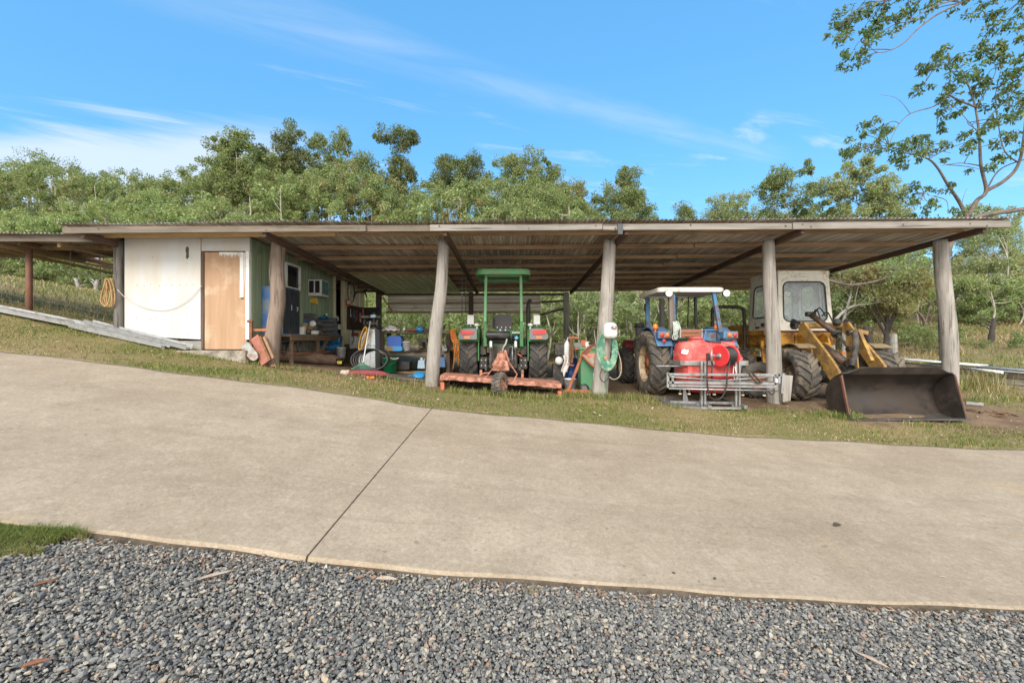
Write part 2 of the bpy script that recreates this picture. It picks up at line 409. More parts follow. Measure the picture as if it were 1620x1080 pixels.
def stones(pts, size, flat=.62):
    n = len(pts)
    v = ICO[None] * (1 + rng.uniform(-.42, .38, (n, 12, 1)))
    ax = np.stack([rng.uniform(.8, 1.35, n), rng.uniform(.65, 1.0, n), rng.uniform(.42, .8, n)], -1)
    v = v * ax[:, None, :] * size[:, None, None]
    tl = rand_rot(n)
    keep = rng.random(n) < .45                                           # half lie flat, half are jumbled
    za = rng.uniform(0, 2 * PI, n); R = np.zeros((n, 3, 3)); R[:, 0, 0] = np.cos(za); R[:, 0, 1] = -np.sin(za); R[:, 1, 0] = np.sin(za); R[:, 1, 1] = np.cos(za); R[:, 2, 2] = 1
    R[keep] = tl[keep]
    v = np.einsum('nij,nkj->nki', R, v) + pts[:, None, :]
    f = ICF[None] + (np.arange(n) * 12)[:, None, None]
    return v.reshape(-1, 3), f.reshape(-1, 3)
sp_ = .0142
jx, jy = np.meshgrid(np.arange(-6.2, 6.2, sp_), np.arange(1.15, 2.86, sp_))
jx = (jx + rng.uniform(-.5, .5, jx.shape) * sp_).ravel(); jy = (jy + rng.uniform(-.5, .5, jy.shape) * sp_).ravel()
k = (np.abs(jx) < 1.22 * jy + 1.9) & (jy < 2.835 - .01 + .012 * np.sin(jx * 2.3))
lawn_edge = (jx < -2.08 - .5 * (2.85 - jy) + .06 * np.sin(jy * 9)) & (jy > 2.30 + .05 * np.sin(jx * 8))
k &= ~((jx < -2.84 + .06 * np.sin(jy * 23)) & (jy > 2.56 + .04 * np.sin(jx * 11)))
jx, jy = jx[k], jy[k]
sz = rng.lognormal(math.log(.0086), .30, len(jx)).clip(.005, .021)
zz_ = H(jx, jy) - .056 + rng.uniform(0, .016, len(jx)) + (lf(jx, jy, 3) - .5) * .02
k2 = rng.random(len(jx)) < .22
v1, f1 = stones(np.stack([jx, jy, zz_], -1), sz)
x2 = jx[k2] + rng.uniform(-.02, .02, k2.sum()); y2 = jy[k2] - rng.uniform(0, .02, k2.sum())
v2, f2 = stones(np.stack([x2, y2, H(x2, y2) - .036 + rng.uniform(0, .012, len(x2)) + (lf(x2, y2, 3) - .5) * .02], -1), rng.lognormal(math.log(.0096), .28, len(x2)).clip(.007, .021))
gravel = np_mesh('gravel', np.concatenate([v1, v2]), np.concatenate([f1, f2 + len(v1)]), M_STONE)
tag(gravel, 'loose blue grey crushed gravel along the near edge of the drive', kind='stuff')

# ---------------------------------------------------------------- grass
def leafmat(name, stops, trans=.35, rough=.6, nscale=None, ncol=None):
    if name in MATS: return MATS[name]
    t = NT(name)
    g = t.n.new('ShaderNodeNewGeometry')
    c = t.ramp(g.outputs['Random Per Island'], stops)
    if nscale:
        k = t.ramp(t.noise(nscale, 4, .6), [(.38, 0), (.66, 1)])
        c = t.mix(t.math('MULTIPLY', k, .6), c, ncol)
    t.col(c); t.set(Roughness=rough, Specular_IOR_Level=.35)
    tr = t.n.new('ShaderNodeBsdfTranslucent'); t.l.new(t.mix(1.0, c, (1.0, 1.0, .55), 'MULTIPLY'), tr.inputs[0])
    ms = t.n.new('ShaderNodeMixShader'); ms.inputs[0].default_value = trans
    t.l.new(t.b.outputs[0], ms.inputs[1]); t.l.new(tr.outputs[0], ms.inputs[2]); t.l.new(ms.outputs[0], t.out.inputs[0])
    MATS[name] = t.m; return t.m
M_BLADE = leafmat('grass_blade_green', [(0, (.075, .115, .022)), (.6, (.17, .22, .05)), (1, (.30, .32, .10))], .3)
M_STRAW = leafmat('grass_blade_straw', [(0, (.20, .15, .07)), (.6, (.40, .31, .16)), (1, (.58, .49, .30))], .25)
def blades(x, y, h, w, lean=.5, z=None):
    n = len(x); z = H(x, y) if z is None else z
    a = rng.uniform(0, 2 * PI, n); b = rng.uniform(0, 2 * PI, n); l = rng.uniform(.1, lean, n) * h
    dx, dy = np.cos(a) * w / 2, np.sin(a) * w / 2; lx, ly = np.cos(b) * l, np.sin(b) * l
    p0 = np.stack([x - dx, y - dy, z - .01], -1); p1 = np.stack([x + dx, y + dy, z - .01], -1)
    m1 = np.stack([x + dx * .8 + lx * .35, y + dy * .8 + ly * .35, z + h * .6], -1); m0 = np.stack([x - dx * .8 + lx * .35, y - dy * .8 + ly * .35, z + h * .6], -1)
    tp = np.stack([x + lx, y + ly, z + h], -1)
    v = np.stack([p0, p1, m1, m0, tp], 1).reshape(-1, 3); o = (np.arange(n) * 5)[:, None]
    return v, np.concatenate([o + np.array([[0, 1, 2]]), o + np.array([[0, 2, 3]]), o + np.array([[3, 2, 4]])])
def grass_object(name, label, parts):
    vs, fs, ms = [], [], []; o = 0
    for (v, f), mi in parts:
        vs.append(v); fs.append(f + o); ms.append(np.full(len(f), mi)); o += len(v)
    ob = np_mesh(name, np.concatenate(vs), np.concatenate(fs), [M_BLADE, M_STRAW], mi=np.concatenate(ms))
    return tag(ob, label, kind='stuff')
def scatter(n, x0, x1, y0, y1, keep):
    x = rng.uniform(x0, x1, n); y = rng.uniform(y0, y1, n); k = keep(x, y); return x[k], y[k]
def under_shed(x, y):
    fr = 8.45 - 1.0 * np.clip((x - 3) / 4.5, 0, 1)
    return (y > fr + (lf(x, y, 1.9) - .5) * .8) & (x > -5) & (x < 9.6) & (y < 16)
def split_green(x, y, bias, s=.8):
    g = rng.random(len(x)) < np.clip(bias + (lf(x, y, s, 1) - .5) * 1.5, .06, .94)
    return g
parts = []
def edge_wave(x): return 6.6 + .03 * np.sin(x * 1.7) + .02 * np.sin(x * 5.3)
x, y = scatter(165000, -16, 17, 6.56, 9.9, lambda x, y: (~under_shed(x, y)) & (np.abs(x) < 1.22 * y + 4) & (y > edge_wave(x) - .05 * lf(x, y, 7) + .02) & (rng.random(len(x)) < .08 + 1.15 * lf(x, y, 1.4, 4) * (.35 + lf(x, y, 4.1, 7))) & ~((y > 8.75) & (x > -7.7) & (x < -5)) & ~((y > 8.32) & (y < 9.7) & (x > -1.42) & (x < 1.0)))
hh = rng.uniform(.015, .055, len(x)) * (.55 + .8 * lf(x, y, 2.2))
g = split_green(x, y, .78)
parts += [(blades(x[g], y[g], hh[g], .009, 1.0), 0), (blades(x[~g], y[~g], hh[~g] * .8, .008, 1.6), 1)]
def tufts(cs, n, r, h, w=.009, green=.7, lean=.9):
    for (cx_, cy_) in cs:
        x = rng.normal(cx_, r, n); y = rng.normal(cy_, r * .8, n); g = rng.random(n) < green; hh = rng.uniform(.35, 1, n) * h
        parts.append((blades(x[g], y[g], hh[g], w, lean), 0)); parts.append((blades(x[~g], y[~g], hh[~g] * 1.1, w * .7, lean), 1))
tufts([(-.95 + .25 * i + rng.uniform(-.1, .1), 8.14 + rng.uniform(-.12, .1)) for i in range(8)], 120, .11, .15)
tufts([(1.15, 8.45), (1.4, 8.5), (1.65, 8.5), (1.95, 8.55), (2.3, 8.6), (2.6, 8.5)], 170, .12, .17)
tufts([(-4.3, 8.4), (-4.0, 8.35), (-3.5, 8.35), (-3.0, 8.5), (-4.9, 8.35)], 110, .12, .12)
tufts([(-1.75, 8.5), (-2.0, 8.4), (-2.4, 8.45)], 70, .14, .2, green=.4)
tufts([(5.5, 7.95), (5.85, 7.9), (6.1, 7.95)], 220, .13, .11, green=.95)
tufts([(7.05, 7.55), (7.7, 7.55), (6.75, 7.5), (4.2, 8.05), (4.6, 8.0), (3.0, 8.1)], 90, .1, .1)
tufts([(10.6, 11.0), (11.2, 11.3), (11.8, 11.2), (12.4, 11.6), (10.9, 11.7)], 200, .25, .6, .012, .35)
grass_object('roadside_grass', 'short dry green and straw grass between the drive and the shed', parts)
# paddock behind on the left and the ground on the far right
parts = []
x, y = scatter(90000, -42, -5.2, 9.6, 32, lambda x, y: (np.abs(x) < 1.25 * y) & ~((x > -7.9) & (y < 13)) & (rng.random(len(x)) < .35 + .8 * lf(x, y, .7, 2)))
g = split_green(x, y, .7, .5); hh = rng.uniform(.04, .16, len(x)); ww = .006 + y * .0011
parts += [(blades(x[g], y[g], hh[g], ww[g], .9), 0), (blades(x[~g], y[~g], hh[~g], ww[~g], 1.1), 1)]
x, y = scatter(50000, 9.0, 34, 9.2, 26, lambda x, y: (np.abs(x) < 1.25 * y) & (rng.random(len(x)) < .2 + .7 * lf(x, y, .8, 3)))
g = split_green(x, y, .45, .6); hh = rng.uniform(.05, .2, len(x)); ww = .006 + y * .001
parts += [(blades(x[g], y[g], hh[g], ww[g], .9), 0), (blades(x[~g], y[~g], hh[~g], ww[~g], 1.1), 1)]
grass_object('paddock_grass', 'rough green and dry grass of the paddock beyond the shed', parts)
# small lawn patch beside the gravel, bottom left
parts = []
def in_lawn(x, y): return (x < -2.80 + .06 * np.sin(y * 23) + .05 * np.sin(y * 61)) & (y > 2.52 + .04 * np.sin(x * 11) + .02 * np.sin(x * 37)) & (y < 2.838)
x, y = scatter(70000, -4.2, -2.5, 2.4, 2.9, in_lawn)
g = split_green(x, y, .9, 3); hh = rng.uniform(.015, .055, len(x)) * (.6 + .8 * lf(x, y, 5)); zb = H(x, y) - .035
parts += [(blades(x[g], y[g], hh[g], .0045, 1.5, zb[g]), 0), (blades(x[~g], y[~g], hh[~g] * .8, .003, 1.8, zb[~g]), 1)]
for cx_, cy_, n in ((3.15, 2.32, 500), (3.05, 2.1, 350), (.12, 2.74, 90), (3.33, 2.66, 160)):
    x = rng.normal(cx_, .075 if n > 100 else .03, n); y = rng.normal(cy_, .05 if n > 100 else .02, n); zb = H(x, y) - .05
    parts.append((blades(x, y, rng.uniform(.015, .05, n), .003, 1.6, zb), 0 if n == 160 else 1))
grass_object('lawn_grass', 'small patch of fresh green lawn between the drive and the gravel', parts)

# ---------------------------------------------------------------- fallen leaves and litter
M_LITTER = leafmat('dry_leaf_litter', [(0, (.12, .06, .035)), (.35, (.26, .15, .09)), (.7, (.42, .32, .22)), (1, (.60, .54, .46))], .1)
def leaf_quads(c, L, W, R, fold=.15):
    n = len(c)
    base = np.array([(-.5, 0, 0), (-.1, .5, 1), (.5, 0, 0), (-.1, -.5, 1)], float)
    v = np.repeat(base[None], n, 0); v[:, :, 0] *= L[:, None]; v[:, :, 1] *= W[:, None]; v[:, :, 2] *= (W * fold)[:, None]
    v = np.einsum('nij,nkj->nki', R, v) + c[:, None, :]
    o = (np.arange(n) * 4)[:, None]
    return v.reshape(-1, 3), o + np.array([[0, 1, 2, 3]])
def flat_rot(n, tilt=.25):
    za = rng.uniform(0, 2 * PI, n); tx = rng.normal(0, tilt, n); ty = rng.normal(0, tilt, n)
    return np.array([Euler((tx[i], ty[i], za[i])).to_matrix() for i in range(n)])
x1, y1 = scatter(2600, -9.5, 10.5, 6.7, 8.8, lambda x, y: (np.abs(x) < 1.2 * y) & (rng.random(len(x)) < lf(x, y, 1.1, 5)))
x2 = rng.uniform(-3.2, 3.6, 520); y2 = 2.80 - np.abs(rng.normal(0, .06, 520)); k = (np.sin(x2 * 3.1) + np.sin(x2 * 7.7 + 2)) * .5 + rng.uniform(-.6, .6, 520) > -.2; x2, y2 = x2[k], y2[k]
x3, y3 = scatter(90, -3, 3.4, 1.6, 2.8, lambda x, y: np.abs(x) < 1.15 * y)
x5 = rng.uniform(-2.6, -1.5, 170); y5 = 2.79 - np.abs(rng.normal(0, .13, 170)); x3 = np.concatenate([x3, x5]); y3 = np.concatenate([y3, y5])
x4, y4 = scatter(60, -7, 7, 2.95, 6.5, lambda x, y: np.abs(x) < 1.15 * y)
xx_ = np.concatenate([x1, x2, x3, x4]); yy_ = np.concatenate([y1, y2, y3, y4])
zl = H(xx_, yy_) + np.concatenate([rng.uniform(.01, .035, len(x1)), np.full(len(x2), -.030), np.full(len(x3), -.018), np.full(len(x4), .004)])
Ls = np.concatenate([rng.uniform(.02, .085, len(x1)), rng.uniform(.015, .065, len(x2)), rng.uniform(.015, .04, len(x3)), rng.uniform(.008, .02, len(x4))])
v, f = leaf_quads(np.stack([xx_, yy_, zl], -1), Ls, Ls * rng.uniform(.2, .45, len(Ls)), flat_rot(len(Ls)))
tag(np_mesh('leaf_litter', v, f, M_LITTER), 'dry brown and pale leaf litter scattered over grass and gravel', kind='stuff')

def fallen_leaf(px, py, L, W, rz, curl, mat, label, lift):
    y = None                                   # where that sight line meets the ground
    lo, hi = 1.2, 9.0
    for _ in range(40):
        d = (lo + hi) / 2; p = P(px, py, d)
        if p.z > G(p.x, d) + lift: lo = d
        else: hi = d
    c = Vector((p.x, d, G(p.x, d) + lift)); m = MB()
    def fn(a, b):
        s = math.sin(PI * min(1, a * 1.02)) ** .8 * (1.15 - .5 * a)
        return (L * (a - .5), W * (b - .5) * s, curl * (abs(b - .5) * 2) ** 2 * W * s + curl * .22 * L * (a - .5) ** 2)
    m.grid(12, 4, fn)
    o = m.build('fallen_leaf', mat, solid=.0012); o.location = c; o.rotation_euler = (0, -.03, rz)
    return tag(o, label, 'leaf', 'fallen leaves lying about the drive')
M_PALE = paint('pale_dry_leaf', (.44, .35, .27), .75, 0, .25, 30, (.36, .22, .13), .35, 25)
M_BRNL = paint('brown_dry_leaf', (.22, .085, .04), .7, 0, .3, 30)
M_DKL = paint('dark_wet_leaf', (.07, .05, .035), .6, 0, .3, 30)
fallen_leaf(341, 909, .185, .040, .55, .18, M_PALE, 'long pale dry gum leaf lying on the gravel at left', -.012)
fallen_leaf(612, 916, .15, .045, -.1, .30, M_PALE, 'curled cream dry leaf on the gravel beside the drive edge at centre', -.016)
fallen_leaf(1382, 1045, .15, .026, -1.0, .4, M_PALE, 'twisted pinkish strip of dry bark leaf on gravel at lower right', -.018)
fallen_leaf(58, 1049, .10, .03, .5, .4, M_BRNL, 'rusty brown leaf on gravel at the lower left corner', -.02)
fallen_leaf(72, 921, .09, .028, .8, .3, M_BRNL, 'rusty brown leaf on gravel below the small lawn patch', -.02)
fallen_leaf(1325, 831, .085, .05, .2, .5, M_DKL, 'crumpled dark leaf lying on the concrete drive at right', .006)
fallen_leaf(1492, 912, .05, .016, -.3, .3, M_PALE, 'white leaf chip on the concrete drive at far right', .005)
def pebble(px, py, r, label):
    lo, hi = 1.2, 9.0
    for _ in range(40):
        d = (lo + hi) / 2; p = P(px, py, d)
        if p.z > G(p.x, d) + r * .5: lo = d
        else: hi = d
    v, f = stones(np.zeros((1, 3)), np.array([r])); o = np_mesh('pebble', v, f, M_PEB); o.location = (p.x, d, G(p.x, d) + r * .5)
    tag(o, label, 'pebble', 'stray pebbles on the drive')
M_PEB = paint('dark_pebble', (.06, .06, .065), .8)
pebble(1066, 905, .014, 'dark pebble on the drive near its gravel edge')
pebble(1131, 914, .013, 'dark pebble on the drive right of the other pebble')
# ---------------------------------------------------------------- materials of the shed
M_POST = wood('weathered_log', (.35, .325, .295), (.13, .115, .10), along=2, scale=.8, bump=.45, crack=.8)
M_POSTD = wood('dark_log', (.19, .175, .16), (.05, .045, .04), along=2, scale=.8, bump=.6, crack=.8)
M_BARK = wood('brown_bark_log', (.265, .205, .165), (.07, .05, .04), along=2, scale=.9, bump=.6, crack=.8)
M_FASC = wood('grey_board', (.185, .155, .125), (.075, .058, .045), along=0, scale=.6, crack=.7)
M_FASC2 = wood('pale_grey_board', (.255, .235, .21), (.10, .085, .07), along=0, scale=.6, crack=.9)
M_PURL = wood('brown_purlin', (.36, .235, .135), (.12, .075, .045), along=0, scale=.6)
M_PURY = wood('yellow_purlin', (.52, .35, .17), (.22, .13, .06), along=0, scale=.6)
M_RAFT = wood('dark_rafter', (.12, .075, .055), (.045, .03, .022), along=1, scale=.6)
M_RAFL = wood('lean_timber', (.34, .235, .125), (.13, .08, .045), along=1, scale=.6)
M_BPOST = wood('brown_post', (.14, .10, .08), (.05, .035, .03), along=2, scale=.6)
def sheet_mat(name, a, b, rust, ramt, metal=.25, rough=.55, along=1):
    t = NT(name); s = [1.2] * 3; s[along] = .10
    n1 = t.noise(7, 6, .65, t.map(tuple(s))); n2 = t.noise(2.2, 7, .7)
    s3 = [13] * 3; s3[along] = .25
    n3 = t.noise(1, 4, .6, t.map(tuple(s3)))
    c = t.mix(t.ramp(n1, [(.3, 0), (.7, 1)]), a, b)
    c = t.mix(t.math('MULTIPLY', t.ramp(n3, [(.48, 0), (.60, 1)]), .8), c, mul(b, 1.45))
    c = t.mix(t.math('MULTIPLY', t.ramp(n2, [(.60 - ramt * .2, 0), (.76 - ramt * .2, 1)]), .75), c, rust)
    t.col(c); t.set(Roughness=rough, Metallic=metal); t.bump(n2, .06, .01); MATS[name] = t.m; return t.m
M_TIN = sheet_mat('old_roof_tin', (.30, .275, .24), (.54, .505, .45), (.30, .17, .095), .3, .06)
M_TIN2 = sheet_mat('darker_roof_tin', (.22, .195, .165), (.44, .40, .35), (.26, .145, .075), .45, .06)
M_TIN3 = sheet_mat('cream_roof_tin', (.40, .385, .34), (.52, .50, .45), (.30, .22, .14), .0, .1)
M_GRNTIN = sheet_mat('pale_green_tin', (.58, .62, .33), (.66, .69, .42), (.25, .26, .14), .0, .05, .5)
M_GRNWALL = sheet_mat('green_wall_tin', (.165, .215, .13), (.21, .265, .165), (.10, .10, .07), .0, .0, .55, 2)
M_CREAM = sheet_mat('cream_wall_tin', (.52, .47, .31), (.60, .54, .37), (.36, .27, .15), .0, .0, .6, 2)
M_STRIP = sheet_mat('grey_wall_tin', (.60, .56, .46), (.72, .68, .57), (.32, .23, .14), .15, .15, .6, 0)
# white painted panel: faint yellow blotches, rust specks
t = NT('white_painted_board')
n1 = t.noise(1.4, 6, .65, t.map((1.6, 1, .45))); n2 = t.noise(30, 3, .6)
c = t.mix(t.math('MULTIPLY', t.ramp(n1, [(.44, 0), (.74, 1)]), .75), (.55, .555, .56), (.49, .42, .30))
c = t.mix(t.ramp(n2, [(.77, 0), (.82, .6)]), c, (.30, .22, .15))
n3 = t.noise(3.0, 6, .7); c = t.mix(t.math('MULTIPLY', t.ramp(n3, [(.6, 0), (.8, 1)]), .35), c, (.50, .50, .49))
t.col(c); t.set(Roughness=.55); t.bump(n1, .05, .02); M_WHITE = t.m
t = NT('bare_plywood_door')
n1 = t.noise(1.0, 7, .65, t.map((9, 9, .7)), .5); n2 = t.noise(1.7, 5, .6)
c = t.mix(t.ramp(n1, [(.3, 0), (.7, 1)]), (.35, .215, .125), (.47, .305, .19))
c = t.mix(t.math('MULTIPLY', t.ramp(n2, [(.50, 0), (.68, 1)]), .55), c, (.66, .54, .42))
sep = t.n.new('ShaderNodeSeparateXYZ'); t.l.new(t.tc.outputs['Object'], sep.inputs[0])
n4 = t.noise(12, 6, .75)
wear = t.math('ADD', n4, t.math('MULTIPLY', t.math('SUBTRACT', .55, sep.outputs[2]), .20))   # scuffs gather at the kicked foot of the door
c = t.mix(t.math('MULTIPLY', t.ramp(wear, [(.66, 0), (.76, 1)]), .8), c, (.16, .13, .12))
t.col(c); t.set(Roughness=.75); t.bump(n1, .12, .01); M_PLY = t.m
M_BLOCK = paint('grey_blockwork', (.34, .335, .31), .9, 0, .2, 5, (.18, .17, .14), .4, 3, .4)
M_SLAB = paint('old_slab', (.36, .32, .27), .9, 0, .25, 4, (.14, .12, .09), .5, 3, .4)
M_CBASE = paint('pale_wall_base', (.50, .475, .40), .85, 0, .15, 4, (.28, .24, .18), .4, 3, .2)
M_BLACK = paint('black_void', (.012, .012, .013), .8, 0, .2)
M_STEELB = paint('rusty_brown_pipe', (.15, .075, .055), .7, .2, .3, 9, (.23, .10, .05), .5, 6)
M_GALV = paint('galvanised_steel', (.34, .345, .35), .45, .6, .2, 14, (.22, .21, .19), .45, 5)
M_WHT = paint('white_paint', (.74, .74, .72), .5, 0, .08, 5, (.45, .40, .32), .25, 6)
t = NT('dark_glass'); t.col((.02, .025, .03)); t.set(Roughness=.08, Specular_IOR_Level=.6); M_DGLASS = t.m

def zr(y, x=0): return CZ + 2.13 - .036 * (y - 7.9) + .006 * x          # underside of the roof sheets
XL, XR, YF, YB = -8.15, 8.95, 7.88, 15.75
shed = thing('farm_shed', 'long open-fronted farm shed with rusty corrugated roof on rough log posts', 'shed', (0, 8.75, G(0, 8.75)))
L_ = Off(shed)

def corrugated(mb, a0, a1, b0, b1, fn, pitch=.0762, amp=.015, nb=1, seg=6, mi=None):
    """waves run across a; fn(a, b, wave) -> point"""
    n = int((a1 - a0) / pitch * seg)
    A = [a0 + (a1 - a0) * i / n for i in range(n + 1)]
    vs = [fn(a, b0 + (b1 - b0) * j / nb, amp * math.sin(2 * PI * a / pitch)) for j in range(nb + 1) for a in A]
    w = n + 1
    o = len(mb.v); mb.v.extend([tuple(p) for p in vs])
    for j in range(nb):
        for i in range(n):
            mb.f.append([o + j * w + i, o + j * w + i + 1, o + (j + 1) * w + i + 1, o + (j + 1) * w + i]); mb.mi.append(mi(A[i]) if mi else 0); mb.sm.append(True)
    return mb
rs = random.Random(5)
sheets = [rs.choice([0, 0, 0, 1, 1]) for _ in range(40)]
for k_ in (16, 18): sheets[k_] = 2
m = MB()
for y0, y1, dz in ((YF, 11.95, .012), (11.85, YB, 0.0)):
    off = 3 if y0 > 9 else 0
    def pick(a, off=off):
        i = int((a - XL) / .762)
        if 5.9 < a < 7.3 or 7.6 < a < 8.0: return 2
        return sheets[(i + off) % 15]
    corrugated(m, XL, XR, y0, y1, lambda a, b, w_: L_((a, b + (.03 * math.sin(int((a - XL) / .762) * 7.3) if b < 7.9 else 0), zr(b, a) + .014 + dz + w_ + .006 * math.sin(a * 1.1))), nb=8, mi=pick)
m.build('roof', [M_TIN, M_TIN2, M_TIN3], shed)
# front beam: overlapping weathered boards
def board(name, a, b, w, h, mat, lab=None, bev=.006):
    return MB().beam(L_(a), L_(b), w, h).build(name, mat, shed, bev, lab)
def zf(x): return zr(7.96, x) - .088
board('front_beam', (-8.05, 7.945, zf(-8.05)), (-2.62, 7.945, zf(-2.62)), .05, .112, M_FASC)
board('front_beam', (-2.72, 8.0, zf(-2.7) + .01), (-1.3, 8.0, zf(-1.3) + .01), .05, .112, M_FASC)
board('front_beam', (-1.47, 7.945, zf(-1.5)), (1.62, 7.945, zf(1.6)), .05, .112, M_FASC2)
board('front_beam', (1.63, 7.955, zf(1.6) - .004), (5.02, 7.955, zf(5.0) - .004), .05, .112, M_FASC2)
board('front_beam', (5.03, 7.945, zf(5.0)), (8.93, 7.945, zf(8.9) + .01), .05, .125, M_FASC2)
for x_, dz_ in ((-7.4, .02), (-4.4, -.02), (-2.75, .0), (-1.3, .03), (.3, -.02), (1.5, .02), (1.85, -.03), (3.2, .03), (4.9, .0), (5.2, .02), (5.35, -.02), (7.0, .01), (8.2, .02), (8.5, -.02)):
    MB().cyl(L_((x_, 7.93, zf(x_) + dz_)), L_((x_, 7.912, zf(x_) + dz_)), .014, 8).build('bolt', M_BPOST, shed)
# purlins across, rafters from front to back
for k_, y in enumerate((8.42, 9.45, 10.45, 11.4, 12.3, 13.15, 13.95, 14.75, 15.6)):
    z = lambda x: zr(y, x) - .052
    if k_ == 0:
        board('purlin', (-8.0, y, z(-8)), (-3.35, y, z(-3.35)), .045, .085, M_PURY)
        board('purlin', (-3.3, y, z(-3.3)), (8.6, y, z(8.6)), .045, .085, M_PURL)
    else:
        board('purlin', (-7.9, y, z(-7.9)), (-1.9, y, z(-1.9)), .045, .09, M_PURL)
        board('purlin', (-2.2, y + .05, z(-2.2)), (4.2, y + .05, z(4.2)), .045, .09, M_PURL)
        board('purlin', (3.9, y, z(3.9)), (8.6, y, z(8.6)), .045, .09, M_PURL)
PX = (-7.76, -4.62, -1.35, 1.93, 5.13, 8.52)
for k_, x in enumerate(PX):
    xr = x + (.14 if k_ in (1, 2, 3) else .12 if k_ == 4 else .02 if k_ == 5 else 0)
    xb = xr
    zq = lambda y: zr(y, x) - .155
    board('rafter', (xr, 7.99, zq(7.99)), (xb, 15.6, zq(15.6)), .07, .115, M_RAFT)
# log posts: lean, bow and swell like real tree trunks
def log_post(pts, r, mat, lab=None, seed=0, n=14, lump=.05):
    q = random.Random(seed); pts = bez(pts, 7); mb = MB(); m_ = len(pts)
    mb.tube([L_(p) for p in pts], [r[0] + (r[1] - r[0]) * i / (m_ - 1) for i in range(m_)], n)
    ph1, ph2 = q.uniform(0, 6), q.uniform(0, 6)
    for i in range(m_):
        cc = sum((Vector(mb.v[i * n + k]) for k in range(n)), Vector()) / n
        for k in range(n):
            a = 2 * PI * k / n
            s = 1 + lump * (math.sin(2 * a + ph1 + i * .15) * .7 + math.sin(3 * a + ph2 - i * .3) * .5 + math.sin(i * 1.1 + k * 2.1 + ph1) * .25)
            mb.v[i * n + k] = tuple(cc + (Vector(mb.v[i * n + k]) - cc) * s)
    return mb.build('post', mat, shed, 0, lab)
ztop = zr(8.75) - .10
def gp(px, py, d=8.75): return P(px, py, d)
log_post([(-7.76, 8.75, G(-7.76, 8.75) - .3), (-7.75, 8.75, 2.4), (-7.77, 8.75, ztop - .05)], (.105, .085), M_POSTD, 'dark cracked log post with coiled rope', 1)
log_post([(-4.80, 8.75, G(-4.8, 8.75) - .3), (-4.73, 8.75, 1.6), (-4.62, 8.75, 2.3), (-4.65, 8.75, 2.9), (-4.62, 8.75, ztop - .02)], (.165, .12), M_BARK, 'crooked brown log post with bark', 2, lump=.08)
log_post([(-1.60, 8.75, G(-1.6, 8.75) - .3), (-1.52, 8.75, 1.6), (-1.40, 8.75, 2.6), (-1.35, 8.75, ztop + .02)], (.145, .10), M_POST, 'leaning pale grey log post', 3)
log_post([(1.70, 8.75, G(1.7, 8.75) - .3), (1.80, 8.75, 1.3), (1.88, 8.75, 2.4), (1.93, 8.75, ztop)], (.17, .115), M_POST, 'pale grey log post carrying the hose reel', 4)
log_post([(5.19, 8.75, G(5.15, 8.75) - .3), (5.17, 8.75, 1.4), (5.10, 8.75, 2.5), (5.07, 8.75, ztop)], (.145, .105), M_POST, 'straight pale grey log post behind the sprayer boom', 5)
log_post([(8.66, 8.75, G(8.6, 8.75) - .3), (8.66, 8.75, 1.4), (8.53, 8.75, 2.7), (8.48, 8.75, ztop)], (.128, .122), M_POST, 'thick grey log post at the open right end', 6)
# back posts and rails
for x, w_, mt in ((-4.62, .17, M_BPOST), (-1.42, .15, M_BPOST), (1.88, .17, M_POST), (5.2, .15, M_POST)):
    MB().beam(L_((x, 15.35, G(x, 15.35) - .2)), L_((x, 15.35, zr(15.35) - .16)), w_, w_, up=(0, 1, 0)).build('back_post', mt, shed, .02)
board('rail', (1.0, 15.3, P(0, 478, 15.3).z), (1.78, 15.3, P(0, 476, 15.3).z), .06, .07, M_BPOST)
board('rail', (.9, 15.3, P(0, 499, 15.3).z), (1.78, 15.3, P(0, 488, 15.3).z), .06, .07, M_BPOST)
board('rail', (-4.5, 15.3, zr(15.3) - .24), (1.8, 15.3, zr(15.3) - .24), .05, .08, M_BPOST)
# corrugated strip hung along the back, corrugations lying flat
m = MB()
z0, z1 = P(0, 493, 15.5).z, P(0, 466, 15.5).z
corrugated(m, z0, z1, -4.35, 1.0, lambda a, b, w_: L_((b, 15.5 + w_, a)), pitch=.13, amp=.024, nb=2)
m.build('back_wall_strip', M_STRIP, shed)
board('brace', (-4.45, 15.2, P(0, 470, 15.2).z), (-4.05, 15.25, P(0, 497, 15.2).z), .06, .05, M_PURY)
board('rail', (-4.4, 15.44, z0 - .02), (1.0, 15.44, z0 - .02), .04, .06, M_PURL)
board('rail', (-4.4, 15.44, (z0 + z1) / 2), (1.0, 15.44, (z0 + z1) / 2), .04, .05, M_PURL)
# pale green sheets lining the back left bay
m = MB()
corrugated(m, -4.42, -1.80, 12.15, 15.72, lambda a, b, w_: L_((a, b, zr(b, a) - .125 + w_)), nb=3)
m.build('roof_lining', M_GRNTIN, shed)

